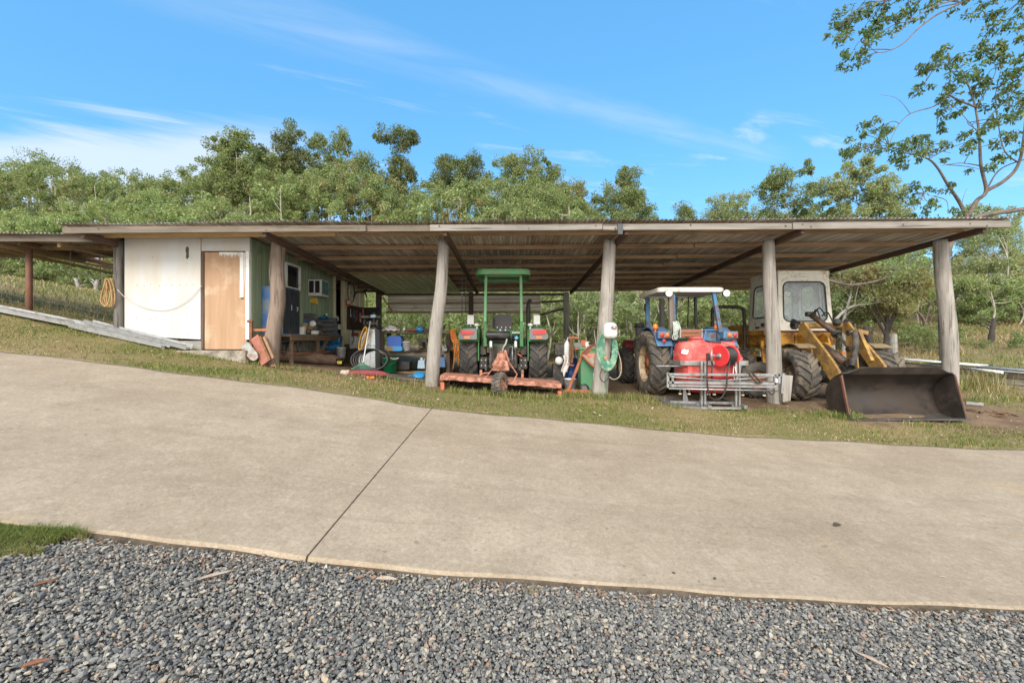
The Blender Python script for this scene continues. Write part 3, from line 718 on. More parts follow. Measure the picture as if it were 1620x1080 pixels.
# enclosed room: white front, plywood door, green side, open doorway, cream side
WX = -5.16
zt = lambda y: zr(y, -6.5) - .015
def face(name, x0, x1, zb0, zb1, zt_, y0, y1, mat, lab=None, bev=.004):
    vs = [L_(p) for p in ((x0, y0, zb0), (x1, y0, zb1), (x1, y1, zb1), (x0, y1, zb0), (x0, y0, zt_), (x1, y0, zt_), (x1, y1, zt_), (x0, y1, zt_))]
    return MB().add(vs, [(3, 2, 1, 0), (4, 5, 6, 7), (0, 1, 5, 4), (1, 2, 6, 5), (2, 3, 7, 6), (3, 0, 4, 7)]).build(name, mat, shed, bev, lab)
wt_ = zt(8.75)
face('front_panel', -7.62, -6.125, P(0, 531, 8.72).z, P(0, 537, 8.72).z, wt_, 8.70, 8.75, M_WHITE, 'white painted board wall')
face('front_panel', -6.115, -5.165, P(0, 397, 8.72).z, P(0, 397, 8.72).z, wt_, 8.71, 8.75, M_WHITE, 'white panel above the door')
face('door_frame', -5.235, -5.165, P(0, 537, 8.72).z, P(0, 537, 8.72).z, P(0, 397.3, 8.72).z, 8.69, 8.76, M_WHT)
face('door_frame', -6.125, -6.075, P(0, 552, 8.72).z, P(0, 552, 8.72).z, P(0, 397.3, 8.72).z, 8.715, 8.76, M_BPOST)
door_o = face('door', -6.07, -5.24, P(0, 552.5, 8.72).z, P(0, 552.5, 8.72).z, P(0, 398.5, 8.72).z, 8.735, 8.765, M_PLY, 'bare plywood door with paint scraped off')
# ragged remains of white paint along the head and latch side of the door
def flake(name, poly, y):
    mb = MB(); mb.prism([(a, b) for a, b in poly], 0, .0018, lambda a, b, t_: L_(Vector((P(a, b, y).x, y - t_, P(a, b, y).z))))
    f_ = mb.build(name, M_WHT, shed); f_.parent = door_o; return f_
q = random.Random(3); top = [(347, 399)]; xx = 347
pts_ = []
while xx < 379:
    pts_.append((xx, 399 + q.uniform(1, 3))); pts_.append((xx + 1.1, 399 + q.uniform(4, 10))); xx += 2.2
flake('paint_flake', [(346, 398.8), (379, 398.8)] + pts_[::-1], 8.7335)
flake('paint_flake', [(379.5, 398.8), (385.5, 398.8), (385, 470), (379.5, 470)], 8.7335)
flake('paint_flake', [(386.5, 398.8), (388, 400), (387.4, 440), (386.4, 452)], 8.7335)
MB().box(L_(P(381.5, 470.5, 8.71)), (.06, .03, .02)).build('bolt', M_GALV, shed).parent = door_o
# dark hole broken through the white wall
mb = MB(); hole = [(294.5, 391), (297.5, 390), (299, 393), (298.6, 402), (299.2, 406), (296.6, 410), (294.2, 408), (294.8, 401), (293.4, 396)]
mb.prism(hole, 0, .003, lambda a, b, t_: L_(Vector((P(a, b, 8.7).x, 8.7 - t_, P(a, b, 8.7).z))))
mb.build('broken_hole', paint('hole_dark', (.09, .08, .065), .95, 0, .4, 40), shed)
for px_, py_ in ((217, 451), (228, 452), (238, 450), (252, 452), (262, 451), (273, 451), (285, 451), (295, 451), (306, 450), (216, 503), (238, 504), (247, 503), (261, 498), (273, 497), (282, 498), (295, 497), (305, 497), (241, 406), (297, 417), (297, 528), (238, 537), (280, 536), (297, 486)):
    q_ = P(px_, py_, 8.7)
    MB().cyl(L_((q_.x, 8.701, q_.z)), L_((q_.x, 8.697, q_.z)), .0075, 8).build('nail_head', M_STEELB, shed)
face('footing', -6.62, -6.13, P(0, 566, 8.75).z, P(0, 566, 8.75).z, P(0, 539, 8.75).z, 8.74, 8.9, M_BLOCK)
face('footing', -7.62, -6.62, P(0, 556, 8.75).z, P(0, 556, 8.75).z, P(0, 536, 8.75).z, 8.76, 8.9, M_BLOCK)
m = MB()
corrugated(m, 8.75, 12.78, P(0, 560, 9).z - .15, 1, lambda a, b, w_: L_((WX + w_, a, b if b < 1.2 else zt(a))), nb=1)
m = MB(); zb_ = G(-5.2, 9) - .05
corrugated(m, 8.75, 12.78, 0, 1, lambda a, b, w_: L_((WX + w_, a, zb_ + (zt(a) - zb_) * b)), nb=1)
m.build('side_wall', M_GRNWALL, shed, 0, 'green corrugated side wall')
m = MB(); corrugated(m, 13.45, 15.45, 0, 1, lambda a, b, w_: L_((WX + w_, a, zb_ + .25 + (zt(a) - zb_ - .25) * b)), nb=1)
m.build('side_wall', M_CREAM, shed, 0, 'cream corrugated side wall')
board('wall_base', (WX - .01, 8.8, zb_ + .22), (WX + .015, 12.75, zb_ + .12), .06, .5, M_CBASE)
board('wall_base', (WX, 13.4, zb_ + .12), (WX + .0, 15.45, zb_ + .12), .09, .42, M_BPOST)
board('door_jamb', (WX + .02, 12.82, zb_), (WX + .02, 12.82, zt(12.8)), .07, .05, M_CREAM)
board('door_jamb', (WX + .02, 13.42, zb_), (WX + .02, 13.42, zt(13.4)), .10, .05, M_CREAM)
face('inner_wall', -7.62, -5.3, zb_, zb_, zt(15.4), 15.4, 15.45, M_BPOST)
board('inner_wall', (-7.6, 8.8, 2.2), (-7.6, 15.4, 2.2), .04, 2.6, M_BPOST)
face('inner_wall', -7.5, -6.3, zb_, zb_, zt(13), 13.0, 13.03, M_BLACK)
# window in the green wall
w0, w1 = 10.03, 10.66; zw0, zw1 = P(0, 457, 10.4).z, P(450, 416, 10.03).z
fr = MB()
for a, b, h in (((w0, zw0), (w1, zw0), 0), ((w0, zw1), (w1, zw1), 0)): fr.beam(L_((WX + .035, a[0], a[1])), L_((WX + .035, b[0], b[1])), .06, .05)
for y in (w0, w1): fr.beam(L_((WX + .037, y, zw0)), L_((WX + .037, y, zw1)), .06, .05, up=(0, 1, 0))
win = fr.build('window', M_WHT, shed, .004)
MB().box(L_((WX + .02, (w0 + w1) / 2, (zw0 + zw1) / 2)), (.012, w1 - w0, zw1 - zw0)).build('pane', M_DGLASS, shed).parent = win
# cylinder beam clip, lamp and chain hardware seen under the roof
MB().box(L_(P(981, 363, 7.9)), (.09, .06, .19)).build('gutter_bracket', paint('dark_grey_plastic', (.06, .065, .07), .5), shed, .008)
for px_, py_, L2 in ((731, 432, 1.15), (737, 432, 1.05)):
    a_ = P(px_, py_, 12.2)
    MB().cyl(L_(a_), L_(a_ - Vector((0, 0, L2))), .012, 8).build('hanging_chain', M_GALV, shed)

step = MB(); a_ = P(283, 553.5, 8.3)
vs_ = [(-6.55, 8.32), (-5.0, 8.30), (-5.02, 8.73), (-6.62, 8.73)]
step.prism(vs_, P(0, 553.5, 8.7).z - .35, P(0, 553.5, 8.7).z - .005, lambda a, b, t_: Vector((a, b, t_)))
single('concrete_step', step, M_SLAB, (-5.8, 8.5, G(-5.8, 8.5)), 'worn concrete doorstep slab under the plywood door', 'step', bevel=.02)

# ---------------------------------------------------------------- lean-to on the left
lean = thing('lean_to', 'low corrugated lean-to roof joined to the left end of the shed', 'lean-to', (-9.6, 8.75, G(-9.6, 8.75)))
L2_ = Off(lean)
def zl(y, x): return P(0, 371, 8.25).z + .012 + .012 * (y - 8.2) - .008 * (x + 9)
m = MB(); corrugated(m, -13.5, -7.72, 8.18, 10.25, lambda a, b, w_: L2_((a, b, zl(b, a) + w_)), nb=3)
m.build('roof', M_TIN2, lean)
for y, w_, mt in ((8.32, .1, M_FASC), (9.2, .08, M_RAFL), (10.1, .08, M_RAFL)):
    MB().beam(L2_((-13.4, y, zl(y, -13) - .075)), L2_((-7.75, y, zl(y, -8) - .075)), .05, w_ + .02).build('beam', mt, lean, .005)
for x in (-12.6, -9.85, -8.6):
    MB().beam(L2_((x, 8.4, zl(8.4, x) - .17)), L2_((x, 10.2, zl(10.2, x) - .17)), .07, .09).build('rafter', M_RAFL, lean, .005)
pp = P(46, 398, 8.75)
MB().cyl(L2_((pp.x, 8.75, G(pp.x, 8.75) - .3)), L2_((pp.x, 8.75, pp.z + .06)), .052, 14).build('post', M_STEELB, lean, 0, 'rusty brown steel pipe post')
MB().beam(L2_((-12.8, 10.1, G(-12.8, 10.1) - .3)), L2_((-12.8, 10.1, zl(10.1, -12.8) - .1)), .1, .1, up=(0, 1, 0)).build('post', M_BPOST, lean, .01)
# timber and pipes stored slung under it, running from front left to back right
plank_labels = ['wide yellow plank slung under the lean-to, lowest of the stored timber', 'orange brown board lying above the yellow planks under the lean-to', 'thin pale batten on the stored planks under the lean-to', 'long yellow plank behind the lowest stored plank', 'white metal downpipe lying on stored timber under the lean-to at the left edge']
for k_, (a, b, w_, h_, mt) in enumerate(((P(-40, 387, 8.5), P(190, 434, 11.2), .20, .035, M_RAFL), (P(25, 381, 8.7), P(186, 420, 11.4), .14, .045, wood('orange_board', (.33, .16, .07), (.12, .06, .03), along=1, scale=.6)),
                                       (P(30, 386, 8.45), P(188, 424, 11.1), .05, .03, M_FASC), (P(-60, 380, 8.75), P(190, 426, 11.5), .22, .035, M_PURY), (P(-60, 370, 8.35), P(30, 385, 9.2), .09, .06, M_WHT))):
    mb = MB().beam(a, b, w_, h_)
    single('stored_plank' if k_ < 4 else 'metal_downpipe', mb, mt, (a + b) / 2, plank_labels[k_], 'plank' if k_ < 4 else 'pipe', 'timber stored under the lean-to', .004)

# rope coil hung on the dark post, and a cord swinging across the white wall
M_ROPE = paint('tan_rope', (.50, .33, .16), .85, 0, .25, 60, (.34, .2, .09), .4, 20)
mb = MB(); q = random.Random(9); c0 = P(171, 465, 8.6)
for k_ in range(9):
    ax_, bz_ = q.uniform(.07, .16), q.uniform(.25, .29); oy = k_ * .012; ox = q.uniform(-.03, .03)
    tilt = q.uniform(-.12, .12)
    mb.tube([Vector((c0.x + ox + ax_ * math.cos(a) * (.75 - .25 * math.sin(a)) + tilt * math.sin(a) * .3, 8.58 + oy + .01 * math.sin(3 * a), c0.z + .025 + bz_ * math.sin(a))) for a in np.linspace(0, 2 * PI, 30)[:-1]], .0085, 6, closed=True)
single('rope_coil', mb, M_ROPE, c0, 'tan rope coil hanging on the dark log post left of the white wall', 'rope')
pts = [P(186, 458, 8.58), P(200, 472, 8.62), P(225, 485, 8.66), P(250, 490.5, 8.67), P(275, 487, 8.67), P(300, 472, 8.67), P(319, 452, 8.68)]
single('hanging_wire', MB().tube(bez(pts, 6), .006, 6), paint('white_cord', (.55, .54, .52), .7), pts[3], 'thin pale cord swagged across the white wall', 'wire')

# wire mesh fence in front of the paddock
fence = thing('wire_fence', 'rusty wire mesh fence between brown pipe post and dark log post', 'fence', (-9.2, 8.9, G(-9.2, 8.9)))
L3 = Off(fence); M_WIRE = paint('rusty_wire', (.20, .17, .15), .6, .5)
mb = MB()
def fz(x, t_): return G(x, 8.9) + .03 + t_
for t_ in (.02, .16, .30, .45, .62, .80, .98): mb.tube([L3((x, 8.9 + .01 * math.sin(x * 9), fz(x, t_ + .012 * math.sin(x * 5 + t_ * 9)))) for x in np.linspace(-12.5, -7.85, 24)], .0032, 4)
x = -12.5
while x < -7.85: mb.tube([L3((x + .006 * math.sin(k_ * 2 + x), 8.9, fz(x, k_ * .16))) for k_ in range(7)], .0024, 4); x += .16
mb.build('wire_mesh', M_WIRE, fence)
mb = MB().tube(bez([L3(P(-60, 360, 8.7)), L3(P(40, 373, 8.6)), L3(P(110, 392, 8.65)), L3(P(186, 410, 8.7))], 6), .005, 5)
mb.build('strand', M_WIRE, fence)
mb = MB().tube([L3(P(-60, 421, 8.85)), L3(P(70, 425, 8.85)), L3(P(186, 437, 8.85))], .0035, 5); mb.build('strand', M_WIRE, fence)
mb = MB().tube([L3(P(114, 382, 8.7)), L3(P(111, 405, 8.7)), L3(P(112, 450, 8.72))], .003, 5); mb.build('strand', M_WIRE, fence)

# galvanised channels lying along the bank
def channel(a, b, w_, h_, label, rz=0):
    """long folded U channel"""
    a, b = Vector(a), Vector(b); y = (b - a).normalized(); x = y.cross(Vector((0, 0, 1))).normalized(); z = x.cross(y)
    prof = [(-w_ / 2 - .02, h_), (-w_ / 2, h_), (-w_ / 2 + .012, .0), (-w_ * .12, .012), (-w_ * .08, .03), (w_ * .08, .03), (w_ * .12, .012), (w_ / 2 - .012, 0), (w_ / 2, h_), (w_ / 2 + .02, h_)]
    mb = MB(); n = len(prof)
    N_ = 6
    vs = []
    for i in range(N_ + 1):
        p = a.lerp(b, i / N_); p.z = (G(p.x, p.y)) + (a.z - G(a.x, a.y)) * (1 - i / N_) + (b.z - G(b.x, b.y)) * i / N_
        vs += [p + x * u + z * v for u, v in prof]
    mb.add(vs, [(i * n + k, i * n + k + 1, (i + 1) * n + k + 1, (i + 1) * n + k) for i in range(N_) for k in range(n - 1)])
    return single('steel_channel', mb, M_CHAN, (a + b) / 2, label, 'metal channel', 'galvanised channels along the bank', solid=.006)
M_CHAN = paint('dull_galvanised_sheet', (.38, .39, .40), .5, .4, .15, 10, (.24, .23, .20), .4, 3)
gz = lambda x, y, k=0: Vector((x, y, G(x, y) + k))
channel(gz(-12.6, 8.62, .05), gz(-8.35, 8.55, .05), .24, .10, 'pale wide galvanised channel on the bank at the left edge')
channel(gz(-8.45, 8.52, .03), gz(-6.5, 8.3, .03), .20, .10, 'galvanised channel below the white wall, nearest to the drive')
channel(gz(-8.3, 8.66, .10), gz(-6.15, 8.42, .05), .16, .09, 'narrow galvanised channel on top of the others below the white wall')
for px_, w_ in ((300, .05),):
    pass
# ---------------------------------------------------------------- vehicles
M_TYRE = paint('tyre_rubber', (.052, .050, .048), .8, 0, .3, 7, (.12, .10, .08), .45, 3, .25, 40)
M_TYRED = paint('dusty_tyre', (.075, .070, .064), .85, 0, .3, 6, (.17, .14, .105), .55, 3, .25, 40)
M_GREEN = paint('tractor_green', (.035, .19, .055), .45, 0, .2, 5, (.10, .12, .07), .45, 6, .03)
M_GREENL = paint('faded_tractor_green', (.10, .34, .14), .5, 0, .2, 5, (.22, .28, .17), .45, 6, .03)
M_GRYP = paint('grey_moulding', (.17, .17, .175), .5, 0, .1, 8)
M_BLKP = paint('black_plastic', (.022, .022, .024), .45, 0, .25, 8, (.08, .075, .065), .3, 4)
M_BLKM = paint('black_cast_iron', (.028, .028, .028), .55, .2, .3, 8, (.12, .10, .08), .5, 5)
M_CHROME = paint('bright_steel', (.55, .55, .54), .3, .9, .1, 10)
M_REDL = paint('red_lens', (.62, .035, .03), .2, 0, .1, 12, None, 0, 4, 0)
M_ORL = paint('orange_lens', (.85, .20, .03), .2, 0, .1, 12, None, 0, 4, 0)
M_CLEAR = paint('pale_lens', (.72, .72, .66), .15, 0, .06, 12, None, 0, 4, 0)
M_PINK = paint('faded_orange_red_paint', (.55, .25, .18), .7, 0, .28, 5, (.20, .085, .05), .65, 9, .2)
M_BLUE = paint('faded_tractor_blue', (.075, .19, .36), .5, 0, .2, 5, (.13, .09, .07), .4, 6, .1)
M_CREAMP = paint('cream_roof_paint', (.76, .72, .63), .5, 0, .08, 4, (.42, .32, .2), .2, 5, .05)
M_RIMC = paint('cream_rim', (.52, .43, .28), .6, 0, .15, 6, (.25, .12, .06), .4, 5, .1)
M_RIMR = paint('rusty_hub', (.40, .15, .06), .7, 0, .3, 8, (.18, .08, .045), .5, 8, .2)
M_RIMT = paint('tan_loader_rim', (.26, .215, .15), .7, 0, .25, 6, (.13, .09, .06), .5, 5, .15)
M_YEL = paint('worn_yellow_paint', (.60, .29, .03), .5, 0, .2, 4, (.20, .09, .035), .5, 4.5, .12)
M_YEL2 = paint('olive_worn_yellow', (.43, .255, .055), .6, 0, .28, 4, (.20, .12, .06), .6, 6, .12)
M_CABW = paint('dirty_white_cab', (.75, .72, .63), .55, 0, .12, 4, (.40, .27, .15), .25, 6, .06)
M_BUCK = paint('scoured_bucket_steel', (.040, .033, .029), .5, .25, .4, 3, (.062, .046, .036), .5, 2.3, .12)
M_BUCK2 = paint('polished_bucket_floor', (.13, .125, .12), .42, .5, .35, 5, (.06, .05, .04), .5, 3, .1)
M_TANG = paint('dusty_tan_guard', (.27, .20, .10), .7, 0, .25, 5, (.16, .12, .09), .5, 4)
M_DKCYL = paint('greasy_brown_cylinder', (.065, .045, .036), .5, .2, .3, 7, (.16, .09, .05), .4, 6)
M_RED = paint('red_poly_tank', (.60, .045, .045), .5, 0, .14, 3, (.55, .19, .16), .5, 2.5, .05)
M_REDD = paint('dark_red_paint', (.25, .03, .035), .5, 0, .2, 6)
M_VINYL = paint('black_vinyl', (.035, .030, .032), .55, 0, .15, 20)
t = NT('cab_glass'); t.col((.62, .71, .76)); t.set(Roughness=.06, Specular_IOR_Level=.6, Alpha=.24); M_GLASS = t.m
M_HOSE = paint('black_hose', (.02, .02, .02), .45, 0, .2, 20)

def rrect(x0, x1, y0, y1, r, n=5):
    out = []
    for cx_, cy_, a0 in ((x1 - r, y1 - r, 0), (x0 + r, y1 - r, 90), (x0 + r, y0 + r, 180), (x1 - r, y0 + r, 270)):
        for k in range(n + 1):
            a = math.radians(a0 + 90 * k / n); out.append((cx_ + r * math.cos(a), cy_ + r * math.sin(a)))
    return out

def wheel(parent, c, R, W, rr, rim_mats, side=1, lugs=20, lh=.035, tyre_mat=M_TYRE, ang=.42, name='wheel', steer=0):
    """wheel turning about x; side=+1: dish faces +x. The rim carries its tyre as a child."""
    h = W / 2; s = side
    mb = MB()
    prof = [(rr * .99, -h * .80), (rr * 1.03, -h * .84), (rr * .93, -h * .72), (rr * .90, -h * .1), (rr * .93, h * .72), (rr * 1.03, h * .84), (rr * .99, h * .80)]
    mb.lathe(prof, (0, 0, 0), (s, 0, 0), 36, 0, cap=False)
    dish = [(rr * .91, -h * .15), (rr * .74, h * .12), (rr * .70, h * .30), (rr * .40, h * .34), (rr * .36, h * .22), (rr * .24, h * .24), (rr * .22, h * .52), (.001, h * .55)]
    mb.lathe(dish, (0, 0, 0), (s, 0, 0), 30, 1, cap=False)
    for k in range(8):
        a = 2 * PI * k / 8; p = Vector((s * h * .34, rr * .53 * math.cos(a), rr * .53 * math.sin(a)))
        mb.cyl(p, p + Vector((s * .025, 0, 0)), .022, 6, 1)
    o = mb.build(name, rim_mats, parent, 0, loc=c); o.rotation_euler = (0, 0, steer)
    t_ = MB(); Rc = R - lh
    t_.lathe([(rr * .97, -h * .80), (rr * 1.06, -h * .92), (rr + (Rc - rr) * .55, -h * 1.0), (Rc * .955, -h * .93), (Rc * .99, -h * .72), (Rc, -h * .3), (Rc, h * .3), (Rc * .99, h * .72), (Rc * .955, h * .93), (rr + (Rc - rr) * .55, h * 1.0), (rr * 1.06, h * .92), (rr * .97, h * .80)], (0, 0, 0), (1, 0, 0), 48, 0, cap=False)
    for k in range(lugs):
        for sd in (-1, 1):
            a0 = 2 * PI * (k + (.5 if sd > 0 else 0)) / lugs
            wd = 2 * PI / lugs * .20
            secs = []
            for f, rad, da in ((.02, R, 0), (.45, R * .998, ang * .5), (.86, R * .985, ang), (1.0, R * .93, ang * 1.05), (1.01, R * .87, ang * 1.05)):
                x = sd * h * f; a = a0 - da * .62
                lo = Rc * .97 if f < .9 else rad - lh * .9
                secs.append([(x, lo, a - wd * 1.25), (x, rad, a - wd), (x, rad, a + wd), (x, lo, a + wd * 1.25)])
            pts = [(x, r * math.cos(a), r * math.sin(a)) for sc in secs for x, r, a in sc]
            fs = [(0, 1, 2, 3), (19, 18, 17, 16)]
            for i in range(4):
                for j in range(4): fs.append((i * 4 + j, i * 4 + (j + 1) % 4, i * 4 + 4 + (j + 1) % 4, i * 4 + 4 + j))
            t_.add(pts, fs, 0)
    t_.build('tyre', tyre_mat, o)
    return o

def shell(outline, zt, zb, inset=.03, lid=.03, M=None):
    """hollow lid: outline is 2-D (x, y); open underneath"""
    n = len(outline); cx_ = sum(p[0] for p in outline) / n; cy_ = sum(p[1] for p in outline) / n
    def ins(k): return [(cx_ + (x - cx_) * (1 - k / max(.01, math.hypot(x - cx_, y - cy_))), cy_ + (y - cy_) * (1 - k / max(.01, math.hypot(x - cx_, y - cy_)))) for x, y in outline]
    rings = [(ins(inset * 2.5), zt), (ins(inset * .8), zt - .008), (outline, zt - lid), (outline, zb), (ins(inset), zb), (ins(inset), zt - lid - .02)]
    mb = MB(); vs = [(x, y, z) for pl, z in rings for x, y in pl]; fs = []
    for r in range(len(rings) - 1):
        for k in range(n): fs.append((r * n + k, r * n + (k + 1) % n, (r + 1) * n + (k + 1) % n, (r + 1) * n + k))
    fs = [f[::-1] for f in fs]
    fs.append(list(range(n))); fs.append(list(range((len(rings) - 1) * n, len(rings) * n))[::-1])
    mb.add(vs, fs, 0, False); return mb

def arc_fender(mb, c, R, w, a0, a1, th=.02, n=12, mi=0):
    """curved plate round a wheel turning about x; angles from +y towards +z"""
    def fn(a, r): return (c[1] + r * math.cos(a), c[2] + r * math.sin(a))
    poly = [fn(a0 + (a1 - a0) * k / n, R) for k in range(n + 1)]
    inner = [fn(a0 + (a1 - a0) * k / n, R - th) for k in range(n + 1)]
    for k in range(n):
        q = [poly[k], poly[k + 1], inner[k + 1], inner[k]]
        mb.prism(q, c[0] - w / 2, c[0] + w / 2, lambda a, b, t_: (t_, a, b), mi)

# ================================================================ green tractor, seen from behind
gcx, gcy = -.19, 10.25
gt = thing('green_tractor', 'small green tractor with canopy parked rear end out in the middle bay', 'tractor', (gcx, gcy, G(gcx, gcy)))
W_ = Off(gt)
Q = lambda px, py, d: W_(P(px, py, d))
for sx_ in (-1, 1):
    wheel(gt, (sx_ * .77, 0, .615), .62, .40, .34, [M_GREENL, M_GREENL], sx_, 19, .04, M_TYRE, name='rear_wheel')
    wheel(gt, (sx_ * .66, 1.75, .41), .41, .26, .22, [M_GREENL, M_GREENL], sx_, 16, .03, M_TYRE, name='front_wheel')
    # fender with grey rear moulding, tail light and reflector
    mb = MB(); arc_fender(mb, (sx_ * .74, 0, .62), .71, .40, math.radians(38), math.radians(150), .025)
    mb.prism([(-.58, .55), (-.60, .90), (-.45, 1.20), (-.1, 1.30), (.35, 1.20), (.55, .8), (.5, .45)], sx_ * .53, sx_ * .555, lambda a, b, t_: (t_, a, b))
    fe = mb.build('fender', M_GREEN, gt, .006)
    mb = MB(); x0, x1 = (-.985, -.565) if sx_ < 0 else (.565, .985)
    lo, hi = 1.015, 1.25
    pl = [(x0 + .02, lo + .03), (x0 + .06, lo), (x1 - .02, lo), (x1, lo + .02), (x1, hi - .01), (x1 - .03, hi), (x0 + .13, hi), (x0 + .03, hi - .11)] if sx_ < 0 else [(x0, lo + .02), (x0 + .02, lo), (x1 - .06, lo), (x1 - .02, lo + .03), (x1 - .03, hi - .11), (x1 - .13, hi), (x0 + .03, hi), (x0, hi - .01)]
    mb.prism(pl, -.75, -.54, lambda a, b, t_: (a, t_, b))
    cap_ = mb.build('fender_moulding', M_GRYP, fe, .02, seg=3)
    mb = MB(); c_ = (x0 + x1) / 2
    o_ = sx_ * .0
    mb.prism([(c_ - .15, hi - .04), (c_ + .15, hi - .02 if sx_ > 0 else hi - .05), (c_ + .13, hi - .115), (c_ - .13 + (.03 if sx_ < 0 else 0), hi - .125)], -.772, -.74, lambda a, b, t_: (a, t_, b))
    mb.build('tail_light', M_REDL, gt, .008)
    MB().box((c_, -.752, lo + .045), (.12, .012, .05)).build('reflector', M_ORL, gt, .004)
    # white work lamp and pale round lamp on the fender
    mb = MB().box((sx_ * .76, -.05, 1.47), (.15, .13, .22)); mb.cyl((sx_ * .76, -.05, 1.25), (sx_ * .76, -.05, 1.38), .02, 8)
    mb.build('work_lamp', M_WHT, gt, .015)
    mb = MB().ball((sx_ * .60, -.28, 1.345), .065, 14, 8, 0, (1, 1, .7)); mb.cyl((sx_ * .60, -.28, 1.2), (sx_ * .60, -.28, 1.32), .02, 8)
    mb.build('beacon', M_CLEAR, gt)
    # roll bar leg, lower bracket
    mb = MB(); mb.beam((sx_ * .40, -.52, .86), (sx_ * .40, -.52, 1.46), .075, .10, 0, (0, 1, 0)); mb.build('roll_bar_base', M_GREEN, gt, .008)
    MB().beam((sx_ * .40, -.55, 1.40), (sx_ * .385, -.45, 2.44), .062, .085, 0, (0, 1, 0)).build('roll_bar', M_GREENL, gt, .012)
    # lower links, lift rods, axle box
    mb = MB().box((sx_ * .44, -.36, .50), (.17, .22, .26)); mb.box((sx_ * .45, -.40, .77), (.13, .14, .18))
    for ix in (-.045, .045):
        for iz in (-.06, .06): mb.cyl((sx_ * .44 + ix, -.47, .50 + iz), (sx_ * .44 + ix, -.485, .50 + iz), .017, 8, 1)
    mb.build('axle_bracket', [M_BLKM, M_CHROME], gt, .008)
    mb = MB().beam((sx_ * .27, -.25, .98), (sx_ * .27, -.60, .93), .05, .10); mb.cyl((sx_ * .27, -.60, .93), (sx_ * .27, -.72, .60), .030, 10); mb.cyl((sx_ * .27, -.60, .98), (sx_ * .27, -.62, .80), .045, 10, 1)
    mb.beam((sx_ * .24, -.05, .42), (sx_ * .36, -.95, .40), .045, .08); mb.cyl((sx_ * .27, -.70, .66), (sx_ * .27, -.74, .40), .042, 10)
    mb.build('hitch_arm', [M_BLKM, M_CHROME], gt, .004)
# canopy
mb = shell(rrect(-.60, .60, -.72, .56, .20), 2.555, 2.42, .03, .05)
mb.box((0, -.08, 2.485), (.9, .05, .03)); mb.box((-.28, -.08, 2.475), (.05, 1.1, .03)); mb.box((.28, -.08, 2.475), (.05, 1.1, .03))
mb.build('canopy', M_GREENL, gt, .008)
MB().beam((-.385, -.45, 2.44), (.385, -.45, 2.44), .06, .07).build('roll_bar', M_GREENL, gt, .01)
# seat, steering wheel, decking
mb = MB(); mb.prism(rrect(-.20, .19, 1.17, 1.60, .09), -.02, .11, lambda a, b, t_: (a - .0 + 0, t_ + .12 * (b - 1.2), b)); mb.box((0, .28, 1.16), (.42, .46, .11))
mb.build('seat', M_VINYL, gt, .03, seg=3)
for bx_, by_, bz_, br_ in ((-.08, -.035, 1.24, .018), (.04, -.035, 1.24, .018), (-.15, -.02, 1.30, .012), (-.05, -.02, 1.30, .012), (.05, -.02, 1.30, .012), (.15, -.02, 1.30, .012)):
    MB().cyl((bx_, by_, bz_), (bx_, by_ - .025, bz_), br_, 8).build('seat_button', M_CHROME, gt)
mb = MB().prism(rrect(-.275, -.20, 1.28, 1.55, .03), .2, .26, lambda a, b, t_: (a, t_, b)); mb.build('armrest', M_BLKP, gt, .015)
mb = MB().lathe([(.17, -.0), (.19, .012), (.21, 0), (.19, -.012), (.17, 0)], (0, .82, 1.42), (0, -.5, .85), 24, cap=False); mb.cyl((0, .82, 1.42), (0, .95, 1.1), .025, 8)
for k in range(3): mb.cyl((0, .82, 1.42), (.18 * math.cos(2.1 * k + .5), .82 + .15 * math.sin(2.1 * k + .5), 1.42 + .09 * math.sin(2.1 * k + .5)), .01, 6)
mb.build('steering_wheel', M_BLKP, gt)
mb = MB().box((0, -.30, 1.02), (.86, .10, .36)); mb.box((0, .30, .86), (1.05, 1.1, .06)); mb.box((0, -.33, 1.205), (.86, .06, .025)); mb.box((-.44, -.34, .78), (.07, .03, .20)); mb.box((.44, -.34, .78), (.07, .03, .20))
mb.box((-.48, .05, .80), (.02, .8, .5)); mb.box((.48, .05, .80), (.02, .8, .5))
mb.build('rear_panel', M_GREEN, gt, .008)
MB().cyl((-.385, -.52, 1.115), (.15, -.52, 1.115), .085, 20).build('black_cylinder', M_BLKP, gt, .02)
MB().box((-.385, -.50, .90), (.06, .03, .05)).build('lamp_socket', M_CLEAR, gt, .005)
mb = MB()
for k in range(5):
    x = .21 + .045 * k; mb.cyl((x, -.42, 1.17), (x, -.50, 1.17), .016, 8, 1); mb.tube(bez([(x, -.48, 1.14), (x + .015 * (k - 2), -.52, 1.02), (x - .03, -.46, .86), (.25, -.40, .74)], 5), .010, 6)
    mb.cyl((x, -.40, 1.10), (x, -.47, 1.02), .018, 8, 0)
mb.build('hydraulic_coupler', [M_HOSE, M_CHROME], gt)
MB().ball((.29, -.53, 1.05), .045, 12, 8, 0, (1, .7, 1)).build('coupler_cap', paint('light_blue_cap', (.10, .35, .50), .4), gt)
mb = MB().tube(bez([(.08, -.53, 1.03), (.05, -.56, .92), (.0, -.55, .84), (-.02, -.5, .70)], 6), .022, 10); mb.build('bent_pipe', paint('grey_green_pipe', (.33, .38, .33), .5), gt)
mb = MB().tube([(.13, -.55, .86), (.20, -.55, .86), (.20, -.56, .58), (.12, -.56, .58)], .012, 8); mb.build('drawbar_hoop', M_GALV, gt)
mb = MB().box((0, -.15, .62), (.60, .5, .48)); mb.cyl((-.75, 0, .615), (.75, 0, .615), .10, 16); mb.box((0, .9, .60), (.42, 1.7, .40)); mb.box((0, -.42, .80), (.26, .12, .22)); mb.cyl((0, -.4, .62), (0, -.5, .62), .06, 12, 1); mb.beam((0, -.4, .30), (0, -.75, .30), .10, .03)
